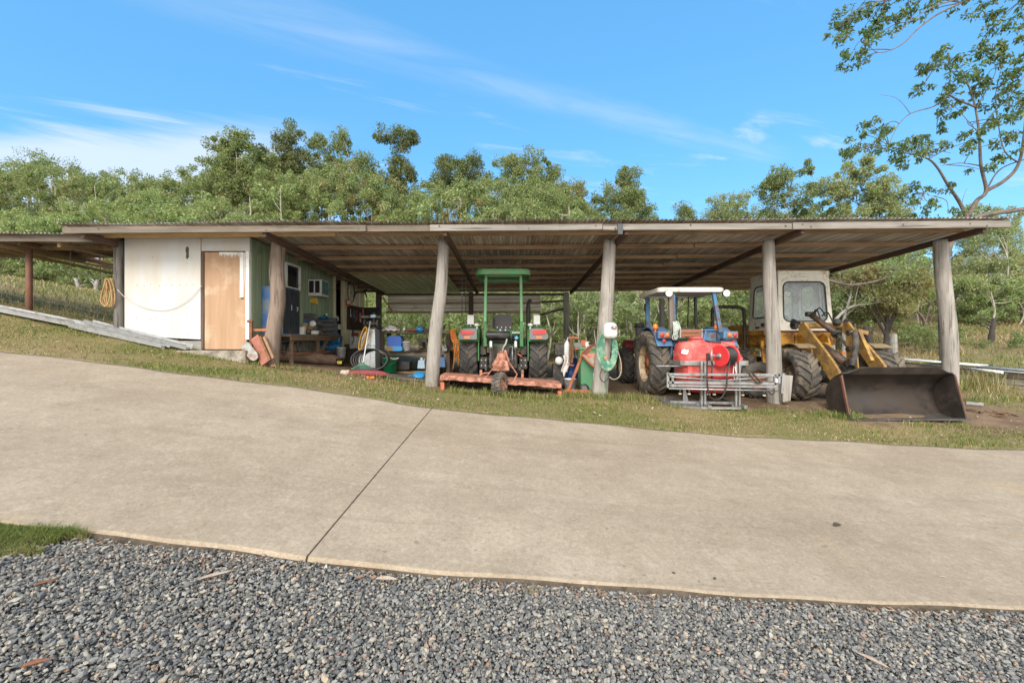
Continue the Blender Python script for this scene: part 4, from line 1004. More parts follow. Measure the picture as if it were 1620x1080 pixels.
for k in range(6): mb.cyl((-.12 + .05 * k, -.42, .50 + .05 * (k % 2)), (-.12 + .05 * k, -.52, .48 + .04 * (k % 3)), .02, 8, 0)
mb.cyl((-.25, -.36, .98), (.25, -.36, .98), .05, 12, 0)
mb.cyl((-.66, 1.75, .41), (.66, 1.75, .41), .06, 10)
mb.build('chassis', [M_BLKM, M_CHROME], gt, .008)
mb = MB().box((0, 1.65, 1.02), (.58, 1.5, .42), None, 0, (.8, .97)); mb.build('bonnet', M_GREEN, gt, .05, seg=3)
mb = MB().box((0, 2.41, .92), (.48, .03, .30)); mb.build('grille', M_BLKP, gt, .01)
mb = MB().tube(bez([(.60, .85, .95), (.60, .85, 1.3), (.60, .85, 1.85), (.61, .87, 1.96), (.66, .90, 2.02)], 5), [.055] * 11 + [.045] * 10, 12); mb.build('exhaust', M_BLKP, gt)
mb = MB().cyl((.28, -.55, .72), (.41, -.53, .64), .018, 8); mb.build('safety_pin', paint('faded_red_pin', (.62, .18, .13), .5), gt)

# ================================================================ slasher mower behind it
sl_ = thing('slasher_mower', 'faded orange red slasher mower with one tail wheel behind the green tractor', 'slasher', (-.2, 8.85, G(-.2, 8.85)))
W_ = Off(sl_); Q = lambda px, py, d: W_(P(px, py, d))
dl, dr = P(698, 593.5, 8.62), P(886, 607, 8.62)
dl.x = max(dl.x, -1.36)
def dk(f, y, dz): p = dl.lerp(dr, f); return W_((p.x, y, p.z + dz))
mb = MB(); q = random.Random(4)
n = 24
top = []
for i in range(n + 1):
    f = i / n; w1_, w2_ = q.uniform(-.008, .008), q.uniform(-.006, .012)
    top.append([dk(f, 9.55, -.01), dk(f, 9.1, .012), dk(f, 8.64 + w1_, 0), dk(f, 8.60 + w1_, -.02), dk(f, 8.60 + w1_, -.072 + w2_), dk(f, 8.66, -.065), dk(f, 9.5, -.05)])
vs = [p for r in top for p in r]; m_ = len(top[0])
mb.add(vs, [(i * m_ + k, (i + 1) * m_ + k, (i + 1) * m_ + k + 1, i * m_ + k + 1) for i in range(n) for k in range(m_ - 1)])
deck = mb.build('deck', M_PINK, sl_, solid=.012)
for f in (0, 1):
    mb = MB(); p = dl.lerp(dr, f); g = G(p.x, 9) - CZ
    gy0, gy1 = G(p.x, 8.8), G(p.x, 9.5)
    pl = [(8.66, p.z - .02), (9.55, p.z - .02), (9.55, gy1 + .03), (8.95, gy0 + .03), (8.72, gy0 + .12)]
    mb.prism(pl, p.x - .012 + (.02 if f == 0 else -.02), p.x + .012 + (.02 if f == 0 else -.02), lambda a, b, t_: W_((t_, a, b)))
    mb.build('skirt', M_PINK, sl_, .003)
    mb = MB().box(W_((p.x + (.03 if f == 0 else -.03), 8.66, p.z - .22)), (.075, .09, .17), (0, 0, .2)); mb.build('skid', paint('orange_red_skid', (.56, .155, .075), .6, 0, .2, 8, (.2, .08, .04), .4, 6), sl_, .012)
mb = MB()
for k in range(46):                                                     # chain guard hanging under the rear edge
    f = (k + .5) / 46; a = dk(f, 9.46, -.05); mb.tube([a, a + Vector((q.uniform(-.01, .01), .01, -.10)), a + Vector((q.uniform(-.02, .02), .0, -.19))], .008, 5)
mb.build('chain_guard', M_BLKM, sl_)
MB().box(dk(.5, 9.52, -.14), (2.2, .02, .20)).build('front_skirt', M_BLKM, sl_)
gb = P(793, 578, 8.95)
mb = MB().box(W_((gb.x, 8.95, gb.z)), (.34, .34, .20), None, 0, (.75, .75)); mb.cyl(W_((gb.x, 8.95, gb.z + .06)), W_((gb.x, 8.95, gb.z + .24)), .11, 14, 0, .075); mb.cyl(W_((gb.x, 8.75, gb.z + .02)), W_((gb.x, 9.15, gb.z + .02)), .085, 14)
mb.cyl(W_((gb.x, 8.74, gb.z + .02)), W_((gb.x, 8.70, gb.z + .02)), .05, 10)
mb.build('gearbox', M_PINK, sl_, .015)
mb = MB(); ap = P(797, 556, 9.25)
for sx_ in (-1, 1):
    mb.beam(W_((ap.x + sx_ * .035, 9.25, ap.z)), W_((gb.x + sx_ * .17, 9.0, gb.z - .02)), .03, .05); mb.beam(W_((ap.x + sx_ * .035, 9.25, ap.z + .02)), W_((ap.x + sx_ * .03, 9.22, ap.z - .16)), .03, .06)
mb.tube([W_((ap.x - .02, 9.2, ap.z - .1)), W_(P(767, 600, 8.7))], .012, 8); mb.tube([W_((ap.x + .04, 9.2, ap.z - .12)), W_(P(818, 592, 8.85)), W_(P(812, 603, 8.7))], .014, 8)
mb.beam(W_(P(784, 576, 9.0)), W_(P(806, 576, 9.0)), .03, .03); mb.beam(W_(P(788, 572, 8.9)), W_(P(788, 588, 8.8)), .02, .02); mb.beam(W_(P(800, 572, 8.9)), W_(P(800, 588, 8.8)), .02, .02)
for px_, d_ in ((762, 9.35), (826, 9.35)): mb.beam(W_(P(px_, 585, d_)), W_(P(px_, 601, d_)), .05, .05, 0, (0, 1, 0))
mb.tube(bez([W_(P(757, 600, 8.9)), W_(P(764, 591, 9.0)), W_(P(775, 590, 9.0))], 4), .018, 8)
mb.build('headstock', M_PINK, sl_, .004)
tw = P(791, 616, 8.42)
wheel(sl_, W_((tw.x, 8.43, G(tw.x, 8.43) + .195)), .20, .17, .105, [M_PINK, M_PINK], 1, 16, .018, M_TYRED, .1, 'tail_wheel', -.45)
mb = MB().beam(W_((tw.x + .02, 8.62, tw.z + .23)), W_((tw.x + .12, 8.46, tw.z + .02)), .04, .05); mb.cyl(W_((tw.x + .02, 8.60, tw.z + .18)), W_((tw.x + .02, 8.60, tw.z + .32)), .03, 10); mb.build('wheel_fork', M_PINK, sl_, .004)

sl_.location.y -= .22; sl_.location.z += .015
# ================================================================ blue tractor
bcx, bcy = 3.76, 9.65
bt = thing('blue_tractor', 'old blue tractor with cream roof parked behind the red spray tank', 'tractor', (bcx, bcy, G(bcx, bcy)))
W_ = Off(bt)
for sx_ in (-1, 1):
    wheel(bt, (sx_ * .72, 0, .69), .70, .40, .41, [M_RIMC, M_RIMR], sx_, 19, .045, M_TYRED, name='rear_wheel')
    wheel(bt, (sx_ * .66, 2.45, .49), .49, .30, .27, [M_RIMC, M_RIMR], sx_, 17, .035, M_TYRE, name='front_wheel')
    mb = MB(); arc_fender(mb, (sx_ * .66, 0, .70), .78, .32, math.radians(45), math.radians(152), .025)
    mb.prism([(-.66, 1.08), (-.42, 1.38), (0, 1.48), (.42, 1.36), (.6, .95), (.45, .70), (-.55, .70)], sx_ * .49, sx_ * .515, lambda a, b, t_: (t_, a, b))
    fe = mb.build('fender', M_BLUE, bt, .006)
    yl = -.70; zc = 1.29
    mb = MB().box((sx_ * .66, yl + .06, zc), (.30, .16, .15)); mb.build('lamp_housing', M_BLUE, bt, .02, seg=3)
    mb = MB().box((sx_ * .68, yl - .025, zc), (.22, .02, .105)); mb.build('lamp_panel', M_GRYP, bt, .006)
    for k in (0, 1):
        x = sx_ * .68 + (k - .5) * .11
        MB().lathe([(.044, 0), (.044, .012), (.030, .026), (.001, .03)], (x, yl - .033, zc), (0, -1, 0), 18).build('tail_lamp', [M_REDL, M_ORL][k if sx_ < 0 else 1 - k], bt)
    MB().lathe([(.035, 0), (.033, .012), (.001, .015)], (sx_ * .69, yl - .02, zc - .115), (0, -1, 0), 16).build('reflector', M_REDL, bt)
    mb = MB().lathe([(.055, 0), (.055, .03), (.05, .08), (.03, .105), (.001, .11)], (sx_ * .78 if sx_ < 0 else .50, -.45, 1.42), (0, 0, 1), 16); mb.cyl((sx_ * .78 if sx_ < 0 else .50, -.45, 1.34), (sx_ * .78 if sx_ < 0 else .50, -.45, 1.42), .02, 8); mb.build('indicator', M_ORL, bt)
    lp = Vector((-.60 if sx_ < 0 else .56, -.74, 2.13))
    mb = MB().lathe([(.03, .10), (.07, .06), (.078, 0), (.07, -.01), (.055, -.002), (.001, -.012)], lp, (0, 1, 0), 20, [0, 0, 0, 1, 1]); mb.build('work_lamp', [M_BLKP, M_CLEAR], bt)
roof = rrect(-.80, .56, -.70, .72, .10)
mb = shell(roof, 2.265, 2.16, .03, .035); mb.build('roof', M_CREAMP, bt, .015)
mb = MB()
mb.beam((-.50, -.62, 1.40), (-.52, -.60, 2.19), .10, .10, 0, (0, 1, 0)); mb.build('cab_post', wood('worn_post_paint', (.20, .17, .14), (.09, .07, .06), along=2, scale=.7), bt, .012)
for a, b, w_, mt in (((-.43, -.60, 1.38), (-.44, -.58, 2.18), .04, M_BLUE), ((.52, -.55, 1.36), (.36, -.60, 2.18), .075, M_BLUE), ((-.62, .60, 1.0), (-.62, .60, 2.18), .085, M_BLUE), ((-.02, .62, 1.1), (.05, .6, 2.18), .06, M_BLUE), ((.50, .55, 1.2), (.46, .55, 2.18), .06, M_BLKP)):
    MB().beam(a, b, w_, w_, 0, (0, 1, 0)).build('cab_post', mt, bt, .01)
mb = MB().box((-.66, .60, 1.95), (.07, .07, .16)); mb.box((-.02, .56, 1.93), (.07, .06, .12)); mb.box((-.05, .5, 1.58), (.06, .06, .2)); mb.build('mirror', M_BLKP, bt, .015)
MB().tube([(.19, .3, 1.4), (.20, .3, 1.9), (.21, .3, 2.16)], .012, 6).build('aerial_cable', M_HOSE, bt)
mb = MB().prism(rrect(-.28, .12, 1.26, 1.46, .07), -.06, .06, lambda a, b, t_: (a, t_ - .1, b)); mb.box((-.08, .12, 1.18), (.42, .46, .10)); mb.build('seat', M_VINYL, bt, .03, seg=3)
mb = MB().box((.30, -.45, 1.10), (.36, .05, .60)); mb.beam((.13, -.50, .9), (.25, -.5, 1.4), .04, .05, 0, (0, 1, 0)); mb.box((0, .2, .9), (1.0, 1.1, .06)); mb.beam((-.42, -.5, 1.395), (.52, -.5, 1.395), .06, .03); mb.build('cab_panel', M_BLUE, bt, .012)
mb = MB().lathe([(.085, 0), (.085, .18), (.115, .19), (.12, .28), (.10, .30), (.001, .31)], (-.68, 1.05, 1.30), (0, 0, 1), 18, [0, 0, 1, 1, 1]); mb.cyl((-.68, 1.05, 1.0), (-.68, 1.05, 1.3), .05, 10); mb.build('air_cleaner', [M_GRYP, M_BLKM], bt)
mb = MB().box((-.66, .95, 1.06), (.22, .6, .34)); mb.build('side_tank', paint('dark_green_tank', (.035, .075, .065), .5, 0, .2, 6), bt, .03)
mb = MB().box((0, 1.75, 1.12), (.56, 1.7, .50), None, 0, (.86, .98)); mb.build('bonnet', M_BLUE, bt, .05, seg=3)
mb = MB().box((0, -.05, .70), (.56, .7, .52)); mb.cyl((-.72, 0, .69), (.72, 0, .69), .12, 16); mb.box((0, 1.3, .66), (.44, 2.2, .44)); mb.cyl((-.66, 2.45, .49), (.66, 2.45, .49), .07, 10)
for sx_ in (-1, 1): mb.beam((sx_ * .38, -.2, 1.02), (sx_ * .36, -.62, .98), .06, .08); mb.cyl((sx_ * .36, -.62, .98), (sx_ * .36, -.68, .46), .035, 10, 1); mb.beam((sx_ * .3, -.1, .5), (sx_ * .38, -.95, .42), .05, .09)
mb.build('chassis', [M_BLKM, M_GRYP], bt, .008)
MB().beam((-.45, -.62, .98), (-.42, -.68, .40), .06, .06, 0, (0, 1, 0)).build('lift_rod', M_GALV, bt, .01)
# crate and rope on the tractor
ct = thing('wooden_crate', 'shallow brown timber crate on the back of the blue tractor', 'crate', P(1089, 533, 8.85))
mb = MB().box((0, 0, .012), (.42, .24, .02))
for k in range(2): mb.box((0, -.13, .04 + .075 * k), (.43, .02, .066)); mb.box((0, .13, .04 + .075 * k), (.43, .02, .066)); mb.box((-.21, 0, .04 + .075 * k), (.02, .24, .066)); mb.box((.21, 0, .04 + .075 * k), (.02, .24, .066))
M_CRATE = wood('crate_timber', (.26, .12, .07), (.10, .05, .03), along=0, scale=.8); mb.build('box', M_CRATE, ct, .003)
for sx_ in (-1, 1): MB().box((sx_ * .212, -.13, .075), (.022, .04, .19)).build('corner_post', M_GALV, ct, .003)
mb = MB(); q = random.Random(12)
for k in range(7):
    x0 = P(1066 + k * .9, 512, 8.8).x; zt_ = P(0, 508 + q.uniform(-1, 3), 8.8).z; zb_2 = P(0, 532 + q.uniform(-6, 9), 8.8).z
    mb.tube(bez([(x0, 8.84, zt_), (x0 - .01 + q.uniform(-.03, .03), 8.78, (zt_ + zb_2) / 2), (x0 + q.uniform(-.04, .05), 8.80, zb_2), (x0 + .05, 8.81, zb_2 + .02), (x0 + .06 + q.uniform(-.02, .02), 8.80, (zt_ + zb_2) / 2), (x0 + .03, 8.85, zt_)], 5), .009, 6)
single('rope_hank', mb, paint('pale_green_rope', (.45, .52, .46), .85, 0, .2, 60), P(1069, 525, 8.8), 'pale green rope hank hanging from the blue tractor fender', 'rope')

# ================================================================ red spray tank on its frame
sp = thing('spray_tank', 'red plastic spray tank with hose reel and folded galvanised boom', 'sprayer', (3.78, 8.5, G(3.78, 8.5)))
W_ = Off(sp); Q = lambda px, py, d: W_(P(px, py, d))
def tank_ring(z, x0, x1, y0, y1, r, n=6): return [W_((x, y, z)) for x, y in rrect(x0, x1, y0, y1, r, n)]
def loft(rings, mi=0):
    mb = MB(); n = len(rings[0]); vs = [p for r in rings for p in r]
    mb.add(vs, [(r * n + k, r * n + (k + 1) % n, (r + 1) * n + (k + 1) % n, (r + 1) * n + k) for r in range(len(rings) - 1) for k in range(n)], mi, True)
    mb.add(rings[0], [list(range(n))[::-1]], mi); mb.add(rings[-1], [list(range(n))], mi); return mb
tx0, tx1, ty0, ty1 = P(1078, 0, 8.28).x, P(1180, 0, 8.28).x, 8.27, 8.86
zz = lambda py, d=8.3: P(0, py, d).z
rings = [tank_ring(zz(622), tx0 + .30, tx1 - .32, ty0 + .12, ty1 - .12, .12), tank_ring(zz(616), tx0 + .14, tx1 - .16, ty0 + .05, ty1 - .05, .14), tank_ring(zz(606), tx0 + .07, tx1 - .09, ty0 + .02, ty1, .14),
         tank_ring(zz(577), tx0 + .05, tx1 - .05, ty0 + .01, ty1, .15), tank_ring(zz(573.5), tx0 + .005, tx1 - .005, ty0 - .01, ty1, .16), tank_ring(zz(566), tx0, tx1, ty0 - .01, ty1, .17), tank_ring(zz(553), tx0 + .02, tx1 - .10, ty0 + .01, ty1, .18),
         tank_ring(zz(545), tx0 + .05, tx1 - .24, ty0 + .05, ty1 - .02, .17), tank_ring(zz(541), tx0 + .10, tx1 - .34, ty0 + .11, ty1 - .05, .15), tank_ring(zz(540), tx0 + .2, tx1 - .45, ty0 + .18, ty1 - .12, .1)]
mb = loft(rings)
mb.lathe([(.165, 0), (.16, .05), (.13, .065), (.001, .067)], W_((P(1101, 0, 8.55).x, 8.55, zz(543, 8.5))), (0, 0, 1), 24)
mb.lathe([(.15, -.1), (.148, .05), (.13, .062), (.001, .064)], W_((P(1149, 0, 8.6).x, 8.6, zz(546, 8.5))), (0, 0, 1), 24)
for k, px_ in enumerate((1091, 1112, 1150)):
    mb.box(W_(P(px_, 590, 8.285)), (.10, .05, .36), None, 0, (.8, .6))
mb.build('tank', M_RED, sp, .012)
mb = MB().lathe([(.125, 0), (.13, .03), (.12, .045), (.001, .048)], W_((P(1101, 0, 8.55).x, 8.55, zz(536.5, 8.5))), (0, 0, 1), 24); mb.build('lid', paint('faded_red_lid', (.55, .10, .10), .5), sp)
mb = MB().lathe([(.12, 0), (.125, .03), (.11, .042), (.001, .045)], W_((P(1149, 0, 8.6).x, 8.6, zz(539, 8.5))), (0, 0, 1), 24); mb.build('lid', M_BLKP, sp)
mb = MB().prism(rrect(-.13, .13, -.06, .06, .03), 0, .025, lambda a, b, t_: Q(1128, 541.5, 8.42) + Vector((a, b * 1.3, t_ - .12 * a))); mb.build('control_cover', M_BLKP, sp, .006)
st_ = [(1079, 558.5), (1080, 553.5), (1083, 553), (1084, 551.6), (1086, 553.6), (1090.5, 553.2), (1089.5, 559), (1088, 560.5), (1081, 559.6)]
mb = MB(); mb.prism([(P(a, b, 8.26).x, P(a, b, 8.26).z) for a, b in st_][::-1], 0, .004, lambda a, b, t_: W_((a, 8.292 - t_ - .09 * (a - tx0 - .1), b))); mb.build('label_sticker', M_WHT, sp)
mb = MB(); zb_ = zz(574)
mb.beam(W_((tx0 - .01, ty0 - .035, zb_)), W_((tx1 + .02, ty0 - .035, zb_)), .02, .085); mb.beam(W_((tx0 - .02, ty0 - .03, zb_)), W_((tx0 - .02, ty1, zb_)), .02, .085); mb.beam(W_((tx1 + .02, ty0 - .03, zb_)), W_((tx1 + .02, ty1, zb_)), .02, .085)
mb.build('tank_band', M_GALV, sp, .003)
for px_ in (1109.5, 1115, 1164, 1169.5):
    p = P(px_, 0, 8.18); g = G(p.x, 8.2)
    MB().beam(W_((p.x, 8.18, g)), W_((p.x, 8.18, zz(571))), .035, .05, 0, (0, 1, 0)).build('stand', M_GALV, sp, .004)
mb = MB(); g = G(3.7, 8.2)
mb.beam(W_((P(1060, 0, 8.3).x, 8.33, g + .09)), W_((P(1166, 0, 8.3).x, 8.33, g + .07)), .06, .05); mb.beam(W_((P(1108, 0, 8.05).x, 8.05, g + .02)), W_((P(1171, 0, 8.05).x, 8.05, g + .015)), .08, .04)
for px_ in (1112, 1167): p = P(px_, 0, 8.3); mb.beam(W_((p.x, 8.0, g + .04)), W_((p.x, 8.9, g + .06)), .06, .06); mb.beam(W_((p.x - .02, 8.25, g + .05)), W_((p.x - .14, 8.25, g + .02)), .05, .05); mb.beam(W_((p.x, 8.25, g + .05)), W_((p.x, 8.75, g + .75)), .04, .04)
mb.prism([(P(1098, 0, 8.3).x, g + .02), (P(1116, 0, 8.3).x, g + .02), (P(1114, 0, 8.3).x, g + .30)], 8.24, 8.26, lambda a, b, t_: W_((a, t_, b)))
mb.prism([(P(1082, 0, 8.3).x, g + .08), (P(1091, 0, 8.3).x, g + .08), (P(1086, 0, 8.3).x, g + .32), (P(1082, 0, 8.3).x, g + .32)], 8.34, 8.36, lambda a, b, t_: W_((a, t_, b)))
mb.build('base_frame', M_GALV, sp, .004)
# folded boom
yb = 8.06
def bp(px, py, dy=0): return Q(px, py, yb + dy)
for a, b, w_, h_ in ((bp(1056, 592), bp(1236, 593), .035, .045), (bp(1056, 605), bp(1228, 607), .035, .045), (bp(1060, 610, -.03), bp(1228, 612, -.03), .03, .035), (bp(1056, 604, .10), bp(1230, 605, .10), .035, .045), (bp(1061, 592, .10), bp(1236, 593, .10), .035, .04)):
    MB().beam(a, b, w_, h_).build('boom_rail', M_GALV, sp, .004)
mb = MB().tube([bp(1058, 614.5, -.05), bp(1231, 618, -.05)], .014, 10); mb.build('spray_line', M_CHROME, sp)
mb = MB().tube([bp(1060, 596, -.03), bp(1140, 601.5, -.03)], .013, 8); mb.tube([bp(1140, 602, -.03), bp(1232, 595, -.03)], .013, 8); mb.tube([Q(1038, 579, 8.3), Q(1081, 579, 8.3)], .016, 8); mb.build('brace_rod', M_GALV, sp)
for px_, y0_, y1_ in ((1056.5, 589, 613), (1064, 592, 613), (1226, 592, 612), (1232, 590, 606), (1239, 590, 622)):
    MB().beam(bp(px_, y0_), bp(px_ - (2 if px_ > 1235 else 0), y1_), .045, .035, 0, (0, 1, 0)).build('boom_upright', M_GALV, sp, .004)
mb = MB().box(bp(1228.5, 602, -.04), (.035, .012, .07)); mb.build('white_tag', M_WHT, sp)
for px_ in (1076, 1090, 1121, 1130, 1175, 1209):
    p = bp(px_, 616 + (px_ - 1060) * .02, -.05)
    mb = MB().cyl(p + Vector((0, 0, .02)), p - Vector((0, 0, .06)), .018, 8); mb.cyl(p - Vector((0, 0, .06)), p - Vector((0, 0, .085)), .028, 10, 1); mb.build('spray_nozzle', [M_BLKP, M_RIMC], sp)
# hose reel
rc = Q(1139, 563, 8.14); ax = Vector((.82, .42, 0)).normalized()
mb = MB().lathe([(.20, 0), (.205, .012), (.195, .02), (.16, .012), (.05, .018), (.001, .018)], rc, -ax, 32); mb.lathe([(.17, .28), (.195, .285), (.195, .30), (.001, .30)], rc, ax, 32); mb.lathe([(.09, 0), (.09, .29)], rc, ax, 20)
reel = mb.build('hose_reel', paint('red_reel', (.60, .035, .04), .4, 0, .1, 5), sp)
mb = MB()
for layer, rad in ((0, .165), (1, .15)):
    pts = []
    for k in range(9 * 20):
        a = 2 * PI * k / 20; tt = .02 + .25 * k / 180
        u_ = Vector((0, 0, 1)); w2 = ax.cross(u_)
        pts.append(rc + ax * tt + (u_ * math.cos(a) + w2 * math.sin(a)) * rad)
    mb.tube(pts, .0135, 6)
mb.build('wound_hose', M_HOSE, reel)
mb = MB().cyl(rc - ax * .09, rc - ax * .01, .022, 10); mb.lathe([(.05, 0), (.05, .02), (.001, .02)], rc - ax * .02, -ax, 14); mb.cyl(rc - ax * .08, rc - ax * .08 + Vector((-.10, 0, .02)), .014, 8)
mb.cyl(rc - ax * .08 + Vector((-.1, 0, -.10)), rc - ax * .08 + Vector((-.1, 0, .12)), .02, 8); mb.build('reel_hub', M_GALV, reel)
mb = MB().tube(bez([rc + ax * .2 + Vector((-.02, -.16, -.06)), bp(1150.5, 590, -.07), bp(1149, 612, -.08), bp(1142, 628, -.08), bp(1132, 632, -.08), bp(1123, 627, -.08), bp(1119.5, 612, -.08), bp(1118.5, 590, -.06), Q(1119, 568, 8.2)], 8), .013, 8)
mb.tube(bez([rc - ax * .08 + Vector((-.10, 0, -.10)), Q(1127, 578, 8.15), Q(1126, 590, 8.12), Q(1127, 602, 8.14)], 6), .015, 8)
mb.tube(bez([bp(1185, 590, -.03), bp(1192, 600, -.05), bp(1199, 606, -.05), bp(1206, 604, -.03)], 5), .012, 7); mb.tube(bez([bp(1190, 590, -.03), bp(1197, 597, -.05), bp(1202, 604, -.05)], 5), .012, 7)
mb.tube(bez([bp(1214, 617, -.05), bp(1221, 624, -.06), bp(1225, 620, -.06), bp(1224, 614, -.05)], 5), .012, 7)
mb.build('hose', M_HOSE, sp)
mb = MB().box(Q(1120, 562, 8.22), (.05, .05, .09)); mb.box(Q(1121, 567, 8.2), (.07, .05, .05)); mb.build('valve', M_BLKP, sp, .008)
mb = MB().tube(bez([Q(1161, 579, 8.2), Q(1160, 590, 8.1), Q(1163, 600, 8.1), Q(1168, 596, 8.08)], 5), .008, 6); mb.tube([Q(1163, 580, 8.15), Q(1165, 592, 8.1)], .012, 6); mb.build('pink_cord', paint('pale_pink_cord', (.66, .50, .48), .7), sp)

# ================================================================ yellow loader
lcx, lcy = 6.85, 9.35
ld = thing('wheel_loader', 'old yellow wheel loader with white cab and its bucket on the ground', 'loader', (lcx, lcy, G(lcx, lcy)))
W_ = Off(ld); Q = lambda px, py, d: W_(P(px, py, d))
for sx_ in (-1, 1):
    wheel(ld, (sx_ * .88, 0, .54), .55, .46, .30, [M_RIMT, M_RIMT], sx_, 17, .045, M_TYRED, .5, 'front_wheel')
    wheel(ld, (sx_ * .88, 2.3, .54), .55, .46, .30, [M_RIMT, M_RIMT], sx_, 17, .045, M_TYRED, .5, 'rear_wheel')
    mb = MB(); arc_fender(mb, (sx_ * .78, .05, .56), .64, .36, math.radians(62), math.radians(120), .02); mb.build('mudguard', M_TANG, ld, .005)
# cab
cy0, cy1 = 1.0, 2.35
cx0, cx1 = -.62, .66
zb_, zt_ = P(0, 523, 10.3).z - G(lcx, lcy), P(0, 432, 10.4).z - G(lcx, lcy)
def cabpt(x, y, z):       # the cab leans in a little towards its roof
    k = (z - zb_) / (zt_ - zb_); return (x * (1 - .07 * k) + .01, y + .10 * k * (1 if y < 1.6 else -.6), z)
def cab_frame(face_pts, hole, th, mat, name):
    """panel with one rounded opening; face_pts/hole give 2-D loops, mapped by fn"""
    pass
def panel_with_hole(name, fn, o, h, th, mat):
    """o: (u0,u1,v0,v1) outline, h: rounded hole loop; fn(u, v, t) -> point, t = 0 outside face, t = th inside"""
    n = len(h); hc = (sum(p[0] for p in h) / n, sum(p[1] for p in h) / n); ol = []
    for u, v in h:                                                     # push each hole point out to the rectangle
        du, dv = u - hc[0], v - hc[1]; s = 1e9
        if du > 0: s = min(s, (o[1] - hc[0]) / du)
        if du < 0: s = min(s, (o[0] - hc[0]) / du)
        if dv > 0: s = min(s, (o[3] - hc[1]) / dv)
        if dv < 0: s = min(s, (o[2] - hc[1]) / dv)
        ol.append((hc[0] + du * s, hc[1] + dv * s))
    for cu, cv in ((o[0], o[2]), (o[1], o[2]), (o[1], o[3]), (o[0], o[3])):
        k = min(range(n), key=lambda i: (ol[i][0] - cu) ** 2 + (ol[i][1] - cv) ** 2); ol[k] = (cu, cv)
    mb = MB(); vs = [fn(u, v, 0) for u, v in ol] + [fn(u, v, 0) for u, v in h] + [fn(u, v, th) for u, v in h] + [fn(u, v, th) for u, v in ol]
    fs = []
    for r in range(4):
        for k in range(n): fs.append((r * n + k, r * n + (k + 1) % n, ((r + 1) % 4) * n + (k + 1) % n, ((r + 1) % 4) * n + k))
    mb.add(vs, fs); return mb.build(name, mat, ld)
def glazing(parent, fn, h, name='window'):
    n = len(h)
    mb = MB(); vs = [fn(u, v, .012) for u, v in h] + [fn(u, v, .02) for u, v in h]
    mb.add(vs, [list(range(n)), list(range(n, 2 * n))[::-1]] + [(k, (k + 1) % n, n + (k + 1) % n, n + k) for k in range(n)])
    g_ = mb.build(name, M_GLASS, ld); g_.parent = parent
    s_ = MB().tube([fn(u, v, -.004) for u, v in h], .016, 6, closed=True).build('rubber_seal', M_BLKP, ld); s_.parent = parent
fr_fn = lambda u, v, t_: cabpt(u, cy0 + t_, v)
hole = rrect(-.50, .54, zb_ + .22, zt_ - .20, .14, 6)
fp = panel_with_hole('cab_front', fr_fn, (cx0, cx1, zb_, zt_), hole, .05, M_CABW); glazing(fp, fr_fn, hole, 'windscreen')
bk_fn = lambda u, v, t_: cabpt(u, cy1 - t_, v)
for h_, rng_ in ((rrect(-.52, -.06, zb_ + .30, zt_ - .28, .12, 6), (cx0, 0, zb_, zt_)), (rrect(.06, .56, zb_ + .30, zt_ - .28, .12, 6), (0, cx1, zb_, zt_))):
    fp = panel_with_hole('cab_back', bk_fn, rng_, h_, .05, M_CABW); glazing(fp, bk_fn, h_)
zd = zb_ - .30
for x_, nm in ((cx0, 'cab_door'), (cx1, 'cab_side')):
    sfn = lambda u, v, t_, x_=x_: cabpt(x_ + (t_ if x_ < 0 else -t_), u, v)
    h_ = rrect(cy0 + .52, cy1 - .20, zb_ + .34, zt_ - .22, .12, 6)
    fp = panel_with_hole(nm, sfn, (cy0 + .36, cy1, zd if x_ < 0 else zb_, zt_), h_, .05, M_CABW); glazing(fp, sfn, h_)
    h2 = rrect(cy0 + .10, cy0 + .29, zb_ + .34, zt_ - .22, .05, 4)
    fp = panel_with_hole('cab_side', sfn, (cy0 + .05, cy0 + .345, zb_, zt_), h2, .05, M_CABW); glazing(fp, sfn, h2)
mb = MB().box((cx0 - .015, cy0 + .62, zb_ + .16), (.03, .12, .09)); mb.box((cx0 - .015, cy0 + .86, zb_ + .10), (.03, .16, .05)); mb.build('door_handle', M_BLKP, ld, .01)
mb = MB().box((cx0 + .01, cy0 + .65, zd + .16), (.03, .26, .22)); mb.box((cx0 + .01, cy0 + 1.0, zd + .16), (.03, .3, .22)); mb.build('door_louvre', M_CABW, ld, .006)
rx0, rx1 = cx0 * .93 - .02, cx1 * .93 + .04
mb = MB(); mb.prism(rrect(rx0, rx1, cy0 + .08, cy1 - .02, .06), zt_ - .01, zt_ + .06, lambda a, b, t_: (a + .01, b, t_)); mb.box((-.02, cy0 + .06, zt_ - .07), (.34, .03, .045)); mb.build('cab_roof', M_CABW, ld, .02, seg=3)
mb = MB().cyl((-.45, cy1 - .2, zt_ + .05), (-.45, cy1 - .2, zt_ + .15), .015, 8); mb.cyl((-.38, cy1 - .2, zt_ + .05), (-.38, cy1 - .2, zt_ + .12), .02, 8); mb.build('roof_bracket', M_GRYP, ld)
mb = MB().prism(rrect(-.22, .22, zb_ - .05, zb_ + .42, .08), 1.95, 2.05, lambda a, b, t_: (a, t_, b)); mb.box((0, 1.8, zb_ - .05), (.46, .44, .12)); mb.build('seat', M_VINYL, ld, .03)
mb = MB().lathe([(.17, 0), (.185, .012), (.2, 0), (.185, -.012), (.17, 0)], (.02, 1.42, zb_ + .16), (0, .5, .85), 22, cap=False); mb.cyl((.02, 1.42, zb_ + .16), (.02, 1.3, zb_ - .1), .02, 8); mb.build('steering_wheel', M_BLKP, ld)
